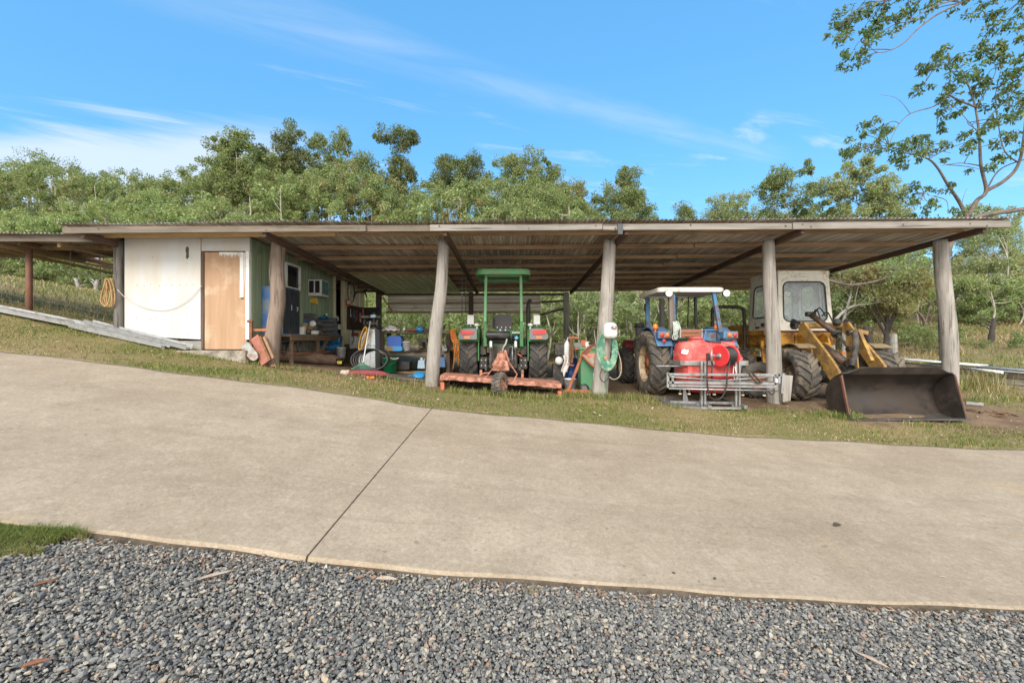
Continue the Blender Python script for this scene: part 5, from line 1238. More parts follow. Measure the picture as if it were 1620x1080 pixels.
# body
yb0 = P(0, 546, 10.2).z - G(lcx, lcy)
mb = MB().box((.02, 1.62, (zb_ + yb0) / 2 - .02), (1.30, 1.40, zb_ - yb0 - .04)); mb.box((.02, .935, (zb_ + yb0) / 2 - .03), (1.12, .05, zb_ - yb0 - .12)); mb.box((-.30, .91, (zb_ + yb0) / 2 - .03), (.02, .02, zb_ - yb0 - .14), None, 1); mb.box((-.05, .90, (zb_ + yb0) / 2 - .03), (.36, .04, zb_ - yb0 - .10))
mb.build('body', [M_YEL, M_BLKM], ld, .012)
mb = MB().box((.02, 2.95, zb_ - .12), (1.2, 1.4, .62), None, 0, (.92, .95)); mb.build('engine_cover', M_YEL, ld, .03)
MB().box((.02, 1.62, zb_ - .012), (1.36, 1.44, .03)).build('rust_strip', M_STEELB, ld)
mb = MB().box((.02, 1.6, .62), (.70, 3.2, .40)); mb.cyl((-.88, 0, .54), (.88, 0, .54), .13, 14); mb.cyl((-.88, 2.3, .54), (.88, 2.3, .54), .13, 14); mb.box((0, .1, .55), (.62, 1.0, .36)); mb.build('chassis', M_BLKM, ld, .01)
for a, b, w_ in (((-.70, 1.25, yb0 + .1), (-.66, 1.05, .45), .09), ((-.70, 1.55, yb0 + .1), (-.72, 1.35, .40), .07)): MB().beam(a, b, w_, w_, 0, (0, 1, 0)).build('side_strut', M_YEL, ld, .01)
mb = MB().box((-.66, 2.15, .62), (.06, .5, .7)); mb.box((-.64, 1.9, yb0 + .30), (.10, .9, .12)); mb.build('side_frame', M_YEL, ld, .01)
mb = MB().box((-.66, 1.5, .42), (.32, .5, .05)); mb.box((-.66, 1.4, .50), (.12, .14, .12)); mb.build('step_plate', paint('rusty_orange_plate', (.38, .12, .05), .7, 0, .25, 8, (.15, .07, .04), .5, 6), ld, .01)
# front frame tower, lift arms, cylinders and links
def plate(name, pts, x, th, mat, bev=.006):     # side plate given in (y, z) with pixels resolved at its own x
    mb = MB(); mb.prism(pts, x - th / 2, x + th / 2, lambda a, b, t_: (t_, a, b)); return mb.build(name, mat, ld, bev)
def at_x(px, py, x):                           # the point of the plane x = const (local) on that sight line
    d = (x + lcx) / ((px - 810) / F); p = W_(P(px, py, d)); return (p.y, p.z)
xl, xr_ = -.48, .48
armL = [at_x(*q_, xl) for q_ in ((1264, 512), (1273, 509), (1279, 519), (1300, 546), (1318, 570), (1329, 588), (1331, 598), (1319, 606), (1312, 597), (1297, 570), (1283, 546), (1266, 525))]
plate('lift_arm', armL, xl, .055, M_YEL2)
dyz = (armL[0][0], armL[0][1])
plate('lift_arm', armL, xr_, .055, M_YEL2)
for x in (-.22, .22): plate('tower', [(.95, .55), (.95, 1.30), (.72, 1.42), (.55, 1.36), (.40, .95), (.12, .50), (.2, .40)], x, .04, M_YEL)
mb = MB().prism([(.46, 1.20), (.52, 1.22), (.18, .52), (.10, .50)], -.20, .20, lambda a, b, t_: (t_, a, b)); mb.build('sloping_plate', M_YEL, ld, .006)
mb = MB().cyl((-.56, armL[0][0], armL[0][1] - .04), (.56, armL[0][0], armL[0][1] - .04), .065, 16); mb.build('pivot_tube', M_YEL2, ld, .006)
for x in (-.585, .585): mb = MB().cyl((x - .04, armL[0][0], armL[0][1] - .03), (x + .04, armL[0][0], armL[0][1] - .03), .10, 18); mb.box((x, armL[0][0] - .03, armL[0][1] + .03), (.13, .14, .10), (.5, .2, .3)); mb.build('pivot_boss', M_BLKM, ld, .01)
c0 = Q(1282, 497, 9.75); c1 = Q(1322, 527, 9.2); c2 = Q(1345, 552, 8.86)
mb = MB().cyl(c0, c1, .060, 16); mb.cyl(c0 - Vector((.09, 0, 0)), c0 + Vector((.09, 0, 0)), .055, 12, 1); mb.cyl(c1, c1.lerp(c2, .12), .092, 14, 1); mb.cyl(c1, c2, .030, 12, 1); mb.cyl(c2 - Vector((.06, 0, 0)), c2 + Vector((.06, 0, 0)), .055, 14, 1)
mb.build('tilt_cylinder', [M_DKCYL, M_BLKM], ld)
mb = MB().cyl(Q(1300, 548, 9.3), Q(1338, 574, 8.75), .090, 14); mb.cyl(Q(1338, 574, 8.75), Q(1344, 582, 8.6), .035, 10, 1); mb.build('lift_cylinder', [M_DKCYL, M_BLKM], ld)
b0 = Q(1348, 526, 8.84)
mb = MB()
for dx in (-.04, .05):
    mb.prism([(b0.y - .05, b0.z + .04), (b0.y + .07, b0.z + .02), (b0.y + .10, b0.z - .32), (b0.y + .02, b0.z - .72), (b0.y - .10, b0.z - .70), (b0.y - .06, b0.z - .34)], b0.x + dx - .013, b0.x + dx + .013, lambda a, b, t_: (t_, a, b))
mb.build('bell_crank', M_YEL2, ld, .004)
mb = MB().cyl(b0 - Vector((.09, 0, 0)), b0 + Vector((.11, 0, 0)), .05, 14); mb.build('crank_pin', M_BLKM, ld)
mb = MB().tube(bez([Q(1352, 526, 8.75), Q(1354, 542, 8.6), Q(1352, 560, 8.5), Q(1347, 580, 8.35)], 5), .055, 10); mb.build('bucket_link', M_BLKM, ld)
mb = MB().beam(Q(1358, 524, 8.85), Q(1379, 572, 8.45), .06, .10); mb.beam(Q(1355, 523, 8.85), Q(1371, 527, 8.85), .10, .08); mb.build('bucket_link', M_YEL2, ld, .008)
for a, b, c_ in (((1290, 494, 9.7), (1297, 487, 9.6), (1306, 500, 9.4)), ((1300, 500, 9.6), (1309, 494, 9.5), (1318, 510, 9.3)), ((1284, 500, 9.7), (1292, 490, 9.6), (1300, 510, 9.5))):
    MB().tube(bez([Q(*a), Q(*b), Q(*c_)], 6), .014, 7).build('hydraulic_hose', M_HOSE, ld)
MB().ball(Q(1324, 510, 9.6), .085, 12, 8).build('pivot_boss', M_BLKM, ld)
# bucket
bx0, bx1 = -.89, 1.11
prof = [(7.76, -1.285), (8.08, -1.28), (8.25, -1.20), (8.35, -1.04), (8.38, -.86), (8.32, -.70), (8.19, -.575), (8.02, -.49)]
def bk(x, p, dz=0): q_ = W_((0, p[0], CZ + p[1] + dz)); return (x, q_.y, q_.z)
sm = bez([(0, a, b) for a, b in prof], 4); sm = [(p.y, p.z) for p in sm]
base_dz = G(lcx, 7.9) - CZ + 1.285
mb = MB(); n = 20; m_ = len(sm)
vs = []
for i in range(n + 1):
    f = i / n; x = bx0 + (bx1 - bx0) * f
    for p in sm: vs.append(bk(x, p, base_dz))
    g_ = .11 * min(1, max(0, (f - .03) / .15), max(0, (.97 - f) / .12)); e = sm[-1]; vs.append(bk(x, (e[0] - .04 - g_ * .25, e[1] + .012 + g_), base_dz))
m2 = m_ + 1
for i in range(n):
    for k in range(m2 - 1):
        mb.f.append([i * m2 + k, (i + 1) * m2 + k, (i + 1) * m2 + k + 1, i * m2 + k + 1]); mb.mi.append(1 if k < 6 else 0); mb.sm.append(k < m_ - 2)
mb.v = [tuple(v) for v in vs]
bucket = mb.build('bucket', [M_BUCK, M_BUCK2], ld, solid=.022)
for x in (bx0 - .012, bx1 + .012):
    mb = MB(); pl = sm + [(7.97, -.50), (7.90, -.78), (7.78, -1.19)]
    mb.prism([(bk(0, p, base_dz)[1], bk(0, p, base_dz)[2]) for p in pl], x - .012, x + .012, lambda a, b, t_: (t_, a, b)); mb.build('bucket_side', M_BUCK, bucket, .003)
mb = MB().beam(bk(bx0 - .04, (7.77, -1.272), base_dz), bk(bx1 + .04, (7.77, -1.272), base_dz), .13, .024); mb.build('cutting_edge', M_BUCK2, bucket, .003)
for x, k in ((bx0 - .026, -1), (bx1 + .026, 1)): MB().beam(bk(x, (7.80, -1.20), base_dz), bk(x, (7.985, -.52), base_dz), .02, .05, 0, (0, 1, 0)).build('side_edge', M_STEELB, bucket, .003)
MB().box(Q(1335, 558, 8.8), (.06, .03, .05), (.3, .2, .4)).build('reflector', M_ORL, ld, .005)

# ================================================================ machines further back
p = P(999, 547, 12.95)
rt_ = thing('red_fuel_tank', 'dark red metal tank on legs behind the blue tractor front wheel', 'tank', (p.x + .1, 13.0, G(p.x, 13)))
mb = MB().cyl((-.32, 0, .98), (.32, 0, .98), .20, 20); mb.build('tank', M_REDD, rt_, .03)
for sx_ in (-1, 1):
    for sy_ in (-1, 1): MB().beam((sx_ * .24, sy_ * .15, 0), (sx_ * .24, sy_ * .12, .85), .04, .04, 0, (0, 1, 0)).build('leg', M_STEELB, rt_)
hp = [P(1127, 500, 11.6), P(1129, 489, 11.6), P(1136, 485.5, 11.6), P(1160, 485.5, 11.6), P(1172, 487, 11.6), P(1177, 496, 11.6), P(1178, 545, 11.6)]
hoop = MB().tube(bez([Vector((P(1126, 0, 11.6).x, 11.6, G(5.2, 11.6)))] + hp + [Vector((P(1178, 0, 11.6).x, 11.6, G(6, 11.6)))], 6), .045, 10)
single('roll_hoop', hoop, M_BLKM, (5.6, 11.6, G(5.6, 11.6)), 'black tubular roll hoop standing between blue tractor and yellow loader', 'roll hoop')
wt2 = thing('spare_tyre', 'old black tyre standing behind the sprayer boom left of the loader', 'tyre', (P(1192, 0, 9.6).x, 9.5, G(5.1, 9.5)))
mb = MB().lathe([(.20, -.10), (.30, -.12), (.37, -.09), (.385, 0), (.37, .09), (.30, .12), (.20, .10)], (0, 0, .385), (0, 1, 0), 36, cap=False)
for k in range(22): a = 2 * PI * k / 22; mb.box((math.cos(a) * .385, 0, .385 + math.sin(a) * .385), (.02, .16, .05), (0, -a, 0))
mb.build('tread', M_TYRE, wt2)
mb = MB().lathe([(.20, -.08), (.19, 0), (.20, .08)], (0, 0, .385), (0, 1, 0), 28, cap=False); mb.lathe([(.19, .02), (.05, .03), (.001, .03)], (0, 0, .385), (0, -1, 0), 28, cap=False); mb.build('rim', M_RIMR, wt2)
# ---------------------------------------------------------------- things under and around the shed
M_WPL = paint('white_plastic', (.66, .66, .64), .45, 0, .08, 6, (.40, .35, .27), .3, 6, .02)
M_BPL = paint('blue_plastic', (.02, .10, .42), .4, 0, .12, 6)
M_LBL = paint('sky_blue_plastic', (.03, .25, .55), .45, 0, .15, 6)
M_GPL = paint('green_plastic', (.01, .22, .09), .45, 0, .1, 6)
M_BINL = paint('bin_green', (.09, .26, .13), .5, 0, .12, 4, (.16, .20, .12), .3, 4)
M_GREYF = paint('grey_foam', (.135, .14, .15), .85, 0, .25, 10, (.05, .05, .055), .35, 14, .3)
M_BLUEF = paint('blue_foam', (.02, .22, .48), .75, 0, .2, 10, (.01, .10, .25), .35, 12, .3)
M_RUST = paint('rust', (.24, .105, .055), .85, .1, .35, 7, (.10, .055, .04), .5, 5, .3)
M_RUSTO = paint('rusty_orange_paint', (.42, .135, .055), .7, 0, .25, 7, (.18, .08, .05), .5, 5, .2)
M_DBRN = wood('dark_bench_timber', (.17, .115, .08), (.06, .04, .03), along=1, scale=.7)
M_DBRNX = wood('dark_bench_timber_x', (.20, .165, .125), (.07, .05, .04), along=0, scale=.7)
M_CLOTH = paint('white_rag', (.62, .60, .57), .9, 0, .15, 8, (.38, .34, .30), .35, 8, .3)
M_YHOSE = paint('yellow_hose', (.55, .31, .06), .55, 0, .15, 12)
M_OHOSE = paint('orange_hose', (.60, .20, .03), .55, 0, .15, 12)
M_GHOSE = paint('green_hose', (.055, .20, .145), .5, 0, .35, 10, (.30, .42, .27), .5, 7)
M_CARD = paint('brown_box', (.22, .14, .085), .85, 0, .2, 6)
M_NAVY = paint('navy_locker_paint', (.022, .030, .045), .5, 0, .2, 6, (.10, .07, .05), .2, 7)
M_LOCKB = paint('chalky_blue_locker_paint', (.035, .13, .34), .6, 0, .25, 4, (.16, .20, .24), .55, 3.5, .1)

def bucket(px, py, d, r, h, mat, name, label, cat='bucket', taper=.85, handle=True, extra=None, z=None):
    p = P(px, py, d); g = z if z is not None else G(p.x, d)
    if z is None and abs(p.z - g) > .12: g = p.z
    t_ = thing(name, label, cat, (p.x, d, g))
    mb = MB().lathe([(r * taper, 0), (r * .98, h * .93), (r * 1.05, h * .93), (r * 1.05, h), (r * .97, h), (r * .8, .02), (.001, .02)], (0, 0, 0), (0, 0, 1), 22); mb.build('body', mat, t_)
    if handle: MB().tube([(r * 1.04 * math.cos(a), -.3 * r - abs(math.sin(a)) * r * .75, h * .86 - abs(math.sin(a)) * h * .30) for a in np.linspace(0, PI, 12)], .004, 5).build('handle', M_GALV, t_)
    if extra is not None: extra(t_, r, h)
    return t_

# --- low bench along the green wall with lockers, foam rolls and bits
lb = thing('timber_bench', 'long low dark timber bench along the green corrugated wall', 'bench', (-4.8, 10.3, G(-4.8, 10.3)))
W_ = Off(lb); zt_ = P(0, 529, 9.2).z
MB().box(W_((-4.79, 10.35, zt_ - .025)), (.60, 2.75, .05)).build('top', M_DBRN, lb, .006)
MB().beam(W_((-4.50, 9.0, zt_ - .085)), W_((-4.50, 11.7, zt_ - .085)), .03, .07).build('apron', M_DBRN, lb, .004)
for y in (9.15, 10.4, 11.55):
    MB().beam(W_((-4.56, y, G(-4.56, y) - .05)), W_((-4.56, y, zt_ - .05)), .07, .05, 0, (0, 1, 0)).build('leg', M_DBRN, lb, .004)
MB().beam(W_(P(507, 559, 11.1)), W_(P(520, 533, 11.1)), .05, .09).build('brace', M_RAFL, lb, .004)
MB().beam(W_((-4.55, 9.1, zt_ - .40)), W_((-4.55, 11.3, zt_ - .40)), .07, .05).build('rail', M_RUST, lb, .004)
lk = thing('locker', 'dark navy steel locker with chalky blue side standing on the low bench', 'locker', (-4.92, 9.41, zt_))
hh = P(0, 452, 9.05).z - zt_
MB().box((0, .01, hh / 2), (.44, .69, hh)).build('body', M_LOCKB, lk, .006)
for k in range(3):
    y = -.225 + .235 * k
    dr_ = MB().box((.226, y, hh / 2), (.014, .222, hh - .05)).build('door', M_NAVY, lk, .004)
    mb = MB()
    for zc in (hh - .14, .22):
        for j in range(4): mb.box((.236, y, zc + (j - 1.5) * .028), (.012, .10, .012), (0, .5, 0))
    v_ = mb.build('vent', M_NAVY, lk); v_.parent = dr_
    if k:
        mb = MB()
        if k == 1: mb.beam((.236, y - .012, hh * .52), (.236, y - .012, hh * .63), .010, .012, 0, (1, 0, 0)); mb.beam((.236, y - .012, hh * .63), (.236, y - .035, hh * .605), .010, .012, 0, (1, 0, 0))
        else: mb.beam((.236, y - .04, hh * .60), (.236, y + .04, hh * .60), .010, .012, 0, (1, 0, 0)); mb.beam((.236, y + .035, hh * .60), (.236, y - .012, hh * .515), .010, .012, 0, (1, 0, 0))
        n_ = mb.build('number', M_WPL, lk); n_.parent = dr_
ac = thing('air_conditioner', 'white window air conditioner with teal grille on the green wall', 'air conditioner', (-4.99, 11.42, P(0, 468, 11.2).z))
mb = MB().box((0, 0, .21), (.34, .46, .42)); mb.build('case', M_WPL, ac, .012)
for x in (-.08, .07): MB().box((x, -.236, .23), (.11, .02, .30)).build('opening', M_BLACK, ac, .004)
MB().box((.172, .0, .22), (.012, .40, .34)).build('grille', paint('teal_grille', (.045, .16, .16), .5, 0, .3, 12, (.5, .52, .5), .35, 14), ac, .004)
MB().beam((-.16, -.1, -.02), (.16, -.1, -.02), .03, .03).build('bracket', M_GRYP, ac)
mb = MB()
for k in range(4):
    p = P(493.5 + 2.3 * k, 470, 11.35); mb.tube(bez([p, p + Vector((-.015 + .01 * k, -.02, -.10)), p + Vector((-.02 + .02 * k, -.01, -.16 - .02 * (k % 2)))], 4), [.026] * 8 + [.018], 7)
single('rubber_glove', mb, paint('yellow_rubber', (.62, .42, .03), .5), P(497, 470, 11.35), 'yellow rubber gloves hanging below the air conditioner', 'gloves')
def roll(px, py, d, L, r, mat, label, grp='rolled foam mats by the green wall', rz=0):
    p = P(px, py, d); mb = MB(); n = 26
    mb.lathe([(r * .25, -L / 2 + .012), (r * .9, -L / 2), (r, -L / 2 + .012)] + [(r * (1 + .035 * math.sin(k * 2.4)), -L / 2 + L * k / 14) for k in range(1, 14)] + [(r, L / 2 - .012), (r * .9, L / 2), (r * .25, L / 2 - .012)], (0, 0, 0), (1, 0, 0), 16)
    o = mb.build('foam_roll', mat); o.location = p; o.rotation_euler = (0, 0, rz); return tag(o, label, 'foam roll', grp)
for k, py in enumerate((506.5, 514, 521, 528.5)): roll(518.5 + k * .3, py, 11.75, .50, .062, M_GREYF, ['grey foam roll topmost of the right-hand pile on the bench', 'grey foam roll second from the top of the right-hand pile', 'grey foam roll third from the top of the right-hand pile', 'grey foam roll lowest of the right-hand pile on the bench'][k])
for k, (py, mt, lb_) in enumerate(((538.5, M_BLUEF, 'bright blue foam roll just under the bench end'), (549, M_BLUEF, 'bright blue foam roll below the other blue roll under the bench'), (558, M_GREYF, 'dark grey foam roll on the ground under the blue rolls'))): roll(522 - k, py, 11.5, .56, .082, mt, lb_)
for px_, py, mt, lb_ in ((486, 499, M_GREYF, 'grey foam roll topmost behind the tan lids'), (488, 505.5, M_GREYF, 'grey foam roll in the middle of the left-hand pile'), (481, 510, M_BLUEF, 'blue foam roll low in the left-hand pile beside the locker'), (497, 511, M_GREYF, 'grey foam roll low in the left-hand pile behind the lids')): roll(px_, py, 11.0, .38, .05, mt, lb_)
M_TANL = paint('tan_lid', (.36, .25, .14), .7, 0, .2, 8)
for px_, py, r, mt, lb_ in ((482, 516, .085, M_TANL, 'round tan lid leaning beside the locker'), (491, 517, .075, M_CARD, 'round brown lid next to the tan lid'), (495, 512, .07, M_WPL, 'round white lid behind the brown lid')):
    p = P(px_, py, 10.3); mb = MB().lathe([(.001, 0), (r * .92, .004), (r, .016), (r * .96, .022), (.001, .018)], p, (.25, -1, .2), 20); single('round_disc', mb, mt, p, lb_, 'lid', 'lids on the low bench')
def small_box(name, px, py, d, w_, dp, h_, mat, label, cat, grp=None, rz=0, lid=None):
    p = P(px, py, d); t_ = thing(name, label, cat, p, rz, grp)
    mb = MB().box((0, 0, h_ * .45), (w_, dp, h_ * .9), None, 0, (1.03, 1.03)); mb.build('body', mat, t_, .006)
    MB().box((0, 0, h_ * .94), (w_ * 1.06, dp * 1.06, h_ * .1)).build('lid', lid or mat, t_, .004); return t_
small_box('plastic_tub', 478, 529, 9.95, .11, .12, .17, M_WPL, 'cloudy white plastic tub on the bench right of the locker', 'tub', None, .1)
small_box('plastic_tub', 498, 528.5, 10.3, .14, .10, .08, M_WPL, 'low white plastic tub among metal fittings on the bench', 'tub')
q = random.Random(8)
M_BRASS = paint('dull_fitting', (.16, .12, .10), .5, .4, .3, 12)
for k in range(5):
    p = P(487 + 5 * k, 526 - q.uniform(0, 5), 10.2 + .1 * k); mb = MB().lathe([(.03, -.05), (.045, -.05), (.045, -.02), (.03, -.02), (.03, .03), (.05, .03), (.05, .055), (.02, .055)], p, (q.uniform(-1, 1), q.uniform(-1, .2), q.uniform(-.3, 1)), 12)
    single('pipe_fitting', mb, M_BRASS, p, 'small dark pipe fitting lying on the bench among the lids', 'fitting', 'pipe fittings on the low bench')
p = P(513, 501, 11.6); mb = MB()
mb.grid(10, 6, lambda a, b: (p.x - .13 + .26 * a, 11.55 + .1 * b, p.z - .03 + .07 * math.sin(PI * a) * math.sin(PI * b) + .02 * math.sin(9 * a + 4 * b))); single('blue_cloth', mb, M_BLUEF, p, 'crumpled bright blue cloth on top of the grey rolls', 'cloth', solid=.02)
p = P(516.5, 500, 11.4); mb = MB().lathe([(.03, -.02), (.032, .06), (.02, .075), (.018, .10), (.001, .10)], p, (0, 0, 1), 12); single('spray_can', mb, M_CHROME, p, 'silver spray can standing on the grey rolls', 'can')
sf = thing('step_frame', 'small black metal trestle frame on the ground under the low bench', 'trestle', P(462, 557, 9.75))
MB().box((0, 0, .20), (.36, .14, .04)).build('top', M_BLKM, sf, .01)
for x, k in ((-.14, -1), (.14, 1)): MB().beam((x, -.06, .19), (x + k * .05, -.09, .0), .035, .03).build('leg', M_BLKM, sf); MB().beam((x, .06, .19), (x + k * .05, .09, .0), .035, .03).build('leg', M_BLKM, sf)
a_, b_ = P(434, 573, 9.35), P(533, 571, 10.6); a_.z = G(a_.x, a_.y) + .12; b_.z = G(b_.x, b_.y) + .13
mb = MB(); pts = bez([a_, a_.lerp(b_, .3) + Vector((0, 0, .012)), a_.lerp(b_, .7), b_], 6); mb.tube(pts, [.125 + .006 * math.sin(i * 1.3) for i in range(len(pts))], 18)
single('fallen_log', mb, wood('brown_log', (.20, .135, .10), (.07, .045, .035), along=0, scale=.5, bump=.6), a_.lerp(b_, .5), 'smooth brown log lying on the ground in front of the low bench', 'log')
bucket(540, 566, 11.2, .115, .27, M_WPL, 'bucket', 'plain white bucket at the end of the low bench', z=None)
def yl(t_, r, h): MB().box((.02, -r * .93, h * .55), (.11, .012, .07)).build('label', paint('yellow_label', (.66, .47, .03), .5), t_)
bucket(538, 584, 10.5, .095, .19, M_BLKP, 'bucket', 'small black bucket with a yellow label in front of the white bucket', extra=yl)
# --- scrap leaning on the brown log post
def slab(name, a, b, w_, th, mat, label, cat, grp='scrap metal leaning by the brown post', up=(0, 1, 0), bev=.006, holes=0):
    mb = MB().beam(a, b, w_, th, 0, up); return single(name, mb, mat, (Vector(a) + Vector(b)) / 2, label, cat, grp, bev)
M_BLADE2 = paint('pale_blue_rusty_blade', (.30, .34, .33), .65, .1, .2, 5, (.26, .12, .075), .55, 5, .2)
mb = MB(); a_, b_ = P(387, 546, 8.42), P(407, 571, 8.28); dx = (b_ - a_).normalized(); nx = dx.cross(Vector((0, -1, .3))).normalized()
ol = [(-.02, -.07), (.0, -.085), (.32, -.085), (.40, -.05), (.42, 0), (.40, .05), (.32, .085), (.0, .085), (-.02, .07)]
nn = dx.cross(nx).normalized()
mb.prism(ol, 0, .018, lambda u, v, t_: a_ + dx * u + nx * v + nn * t_); single('scrap_metal', mb, M_BLADE2, a_.lerp(b_, .5), 'pale blue grey rusty mower blade leaning left of the brown log post', 'blade', 'scrap metal leaning by the brown post', .004)
M_PINKR = paint('pink_rust_plate', (.36, .14, .105), .75, .1, .25, 6, (.24, .105, .05), .6, 4, .2)
slab('scrap_plate', P(403, 533, 8.62), P(420, 575, 8.32), .17, .03, M_PINKR, 'wide rusty pink and orange plate leaning on the brown log post', 'scrap')
slab('scrap_bar', P(411, 533, 8.6), P(427, 571, 8.34), .07, .05, M_RUST, 'dark rusty bar leaning between plate and brown log post', 'scrap')
slab('scrap_bar', P(418, 533, 8.55), P(433, 567, 8.36), .05, .045, wood('bark_bar', (.30, .19, .11), (.1, .06, .04), along=2), 'light brown rod leaning nearest to the brown log post', 'scrap')
slab('scrap_bar', P(398, 522, 8.7), P(424, 522, 8.64), .03, .05, M_RUSTO, 'flat orange rusty bar lying level behind the leaning scrap', 'scrap', up=(0, 0, 1))
sb = thing('post_bracket', 'rusty upright steel bracket beside the door frame', 'bracket', P(397.5, 546, 8.66))
MB().beam((0, 0, -.05), (0, 0, .47), .05, .05, 0, (0, 1, 0)).build('upright', M_RUST, sb, .004); MB().box((-.01, -.01, .47), (.11, .06, .05)).build('head', M_RUST, sb, .006)
q = random.Random(15)
for k, (px_, py, r, mt, lb_) in enumerate(((433, 571, .07, M_PINKR, 'pinkish rusty lump at the foot of the brown post'), (447, 575, .06, M_RUST, 'dark rusty metal lump on the grass edge'), (455, 579, .05, M_RUST, 'small rusty piece of scrap on the grass edge'), (464, 580, .07, M_GRYP, 'grey round stone-like weight on the grass edge'))):
    v, f = stones(np.zeros((1, 3)), np.array([r])); o = np_mesh('scrap_lump', v, f, mt, smooth=(k == 3)); p = P(px_, py, 8.35); o.location = (p.x, 8.35, G(p.x, 8.35) + r * .45)
    md = o.modifiers.new('sub', 'SUBSURF'); md.levels = md.render_levels = 1; tag(o, lb_, 'scrap', 'scrap lumps near the brown post')
# --- canvas hose, black coil, rake, galvanised bin
hs = thing('canvas_hose', 'flattened dark red hose roll with a pale canvas end lying on the grass edge', 'hose', P(572, 592, 8.75)); g = G(hs.location.x, 8.75) - hs.location.z
mb = MB(); pts = bez([(-.24, 0, g + .055), (.1, .01, g + .065), (.4, .0, g + .05), (.52, .02, g + .035)], 8); mb.tube(pts, [.062] * 14 + list(np.linspace(.062, .02, len(pts) - 14)), 12); mb.build('hose_body', paint('dark_red_canvas', (.22, .045, .05), .85, 0, .25, 14, None, 0, 4, .3), hs)
MB().cyl((-.40, 0, g + .06), (-.235, 0, g + .06), .070, 16).build('canvas_end', paint('pale_canvas', (.42, .36, .30), .9, 0, .2, 14), hs, .01)
for k, (px_, mt, lb_) in enumerate(((573, M_BRASS, 'small brass tap fitting lying beside the red hose'), (586, M_ORL, 'orange hose fitting lying beside the red hose'))):
    p = P(px_, 597, 8.55); p.z = G(p.x, 8.55) + .03; mb = MB().lathe([(.02, -.07), (.035, -.07), (.035, -.03), (.022, -.03), (.022, .04), (.032, .04), (.032, .07), (.01, .07)], p, (1, .3, 0), 12); single('hose_fitting', mb, mt, p, lb_, 'fitting')
mb = MB(); q = random.Random(21); c0 = P(584, 572, 9.7)
for k in range(6):
    r_ = .40 - .02 * k; pts = []
    for j in range(28):
        a = 2 * PI * j / 28; pts.append(Vector((c0.x + .02 * k + r_ * math.cos(a), 9.7 + .035 * k + .05 * math.sin(a), G(c0.x, 9.7) + .30 + .24 * math.sin(a) * (1 - .03 * k))))
    mb.tube(pts, .016, 7, closed=True)
single('poly_pipe_coil', mb, paint('black_poly_pipe', (.035, .035, .037), .5, 0, .2, 10), (c0.x, 9.7, G(c0.x, 9.7)), 'coil of black poly pipe standing in front of the galvanised bin', 'pipe coil')
rk = thing('plastic_rake', 'green plastic fan rake head down with a long white pole against the galvanised bin', 'rake', P(573, 584, 9.35)); W_ = Off(rk)
mb = MB(); a_ = P(574, 574, 9.4)
mb.prism([(P(574, 573, 9.35).x, P(0, 573, 9.35).z), (P(557, 583, 9.35).x, P(0, 583.5, 9.35).z), (P(591, 583, 9.35).x, P(0, 583, 9.35).z)], 9.33, 9.35, lambda a, b, t_: W_((a, t_ + (b - a_.z) * .6, b)))
for k in range(9): mb.beam(W_(Vector((a_.x, 9.36, a_.z))), W_(P(558 + 4 * k, 584, 9.22)), .012, .01)
mb.build('head', paint('dull_green_rake', (.05, .13, .085), .55), rk)
mb = MB().tube([W_(P(574, 575, 9.4)), W_(P(580, 541, 9.75)), W_(P(586, 508, 10.1))], .013, 8); mb.build('pole', M_WPL, rk)
gb_ = thing('galvanised_bin', 'tall tapered galvanised metal bin on the ground left of the workbench', 'bin', P(585, 592, 10.6)); W_ = Off(gb_)
g = G(gb_.location.x, 10.6) - gb_.location.z; h_ = P(0, 521, 10.6).z - gb_.location.z
x0, x1 = P(569, 0, 10.6).x - gb_.location.x, P(598, 0, 10.6).x - gb_.location.x
vs = [(x0, -.2, g), (x1, -.2, g), (x1, .25, g), (x0, .25, g), (x0 + .13, -.16, h_), (x1 - .02, -.16, h_), (x1 - .02, .2, h_), (x0 + .13, .2, h_)]
M_SPANG = paint('spangled_galvanised', (.40, .42, .43), .45, .55, .25, 40, (.28, .28, .27), .3, 5)
MB().add(vs, [(3, 2, 1, 0), (4, 5, 6, 7), (0, 1, 5, 4), (1, 2, 6, 5), (2, 3, 7, 6), (3, 0, 4, 7)]).build('body', M_SPANG, gb_, .01)
MB().beam((x1 - .14, -.20, g + .05), (x1 - .12, -.17, h_), .015, .02, 0, (0, 1, 0)).build('seam', M_SPANG, gb_)
mb = MB(); q = random.Random(5)
for k in range(8):
    c_ = P(573.5 + .5 * k, 535, 10.25 + .015 * k); ax_, bz_ = .055 + .004 * k, .27 - .008 * k
    mb.tube([Vector((c_.x + ax_ * math.cos(a) + .12 * math.sin(a) * .6, c_.y, c_.z + bz_ * math.sin(a))) for a in np.linspace(0, 2 * PI, 26)[:-1]], .012, 6, closed=True)
single('yellow_hose_coil', mb, M_YHOSE, P(573, 517, 10.3), 'coil of yellow hose hung on the corner of the galvanised bin', 'hose')
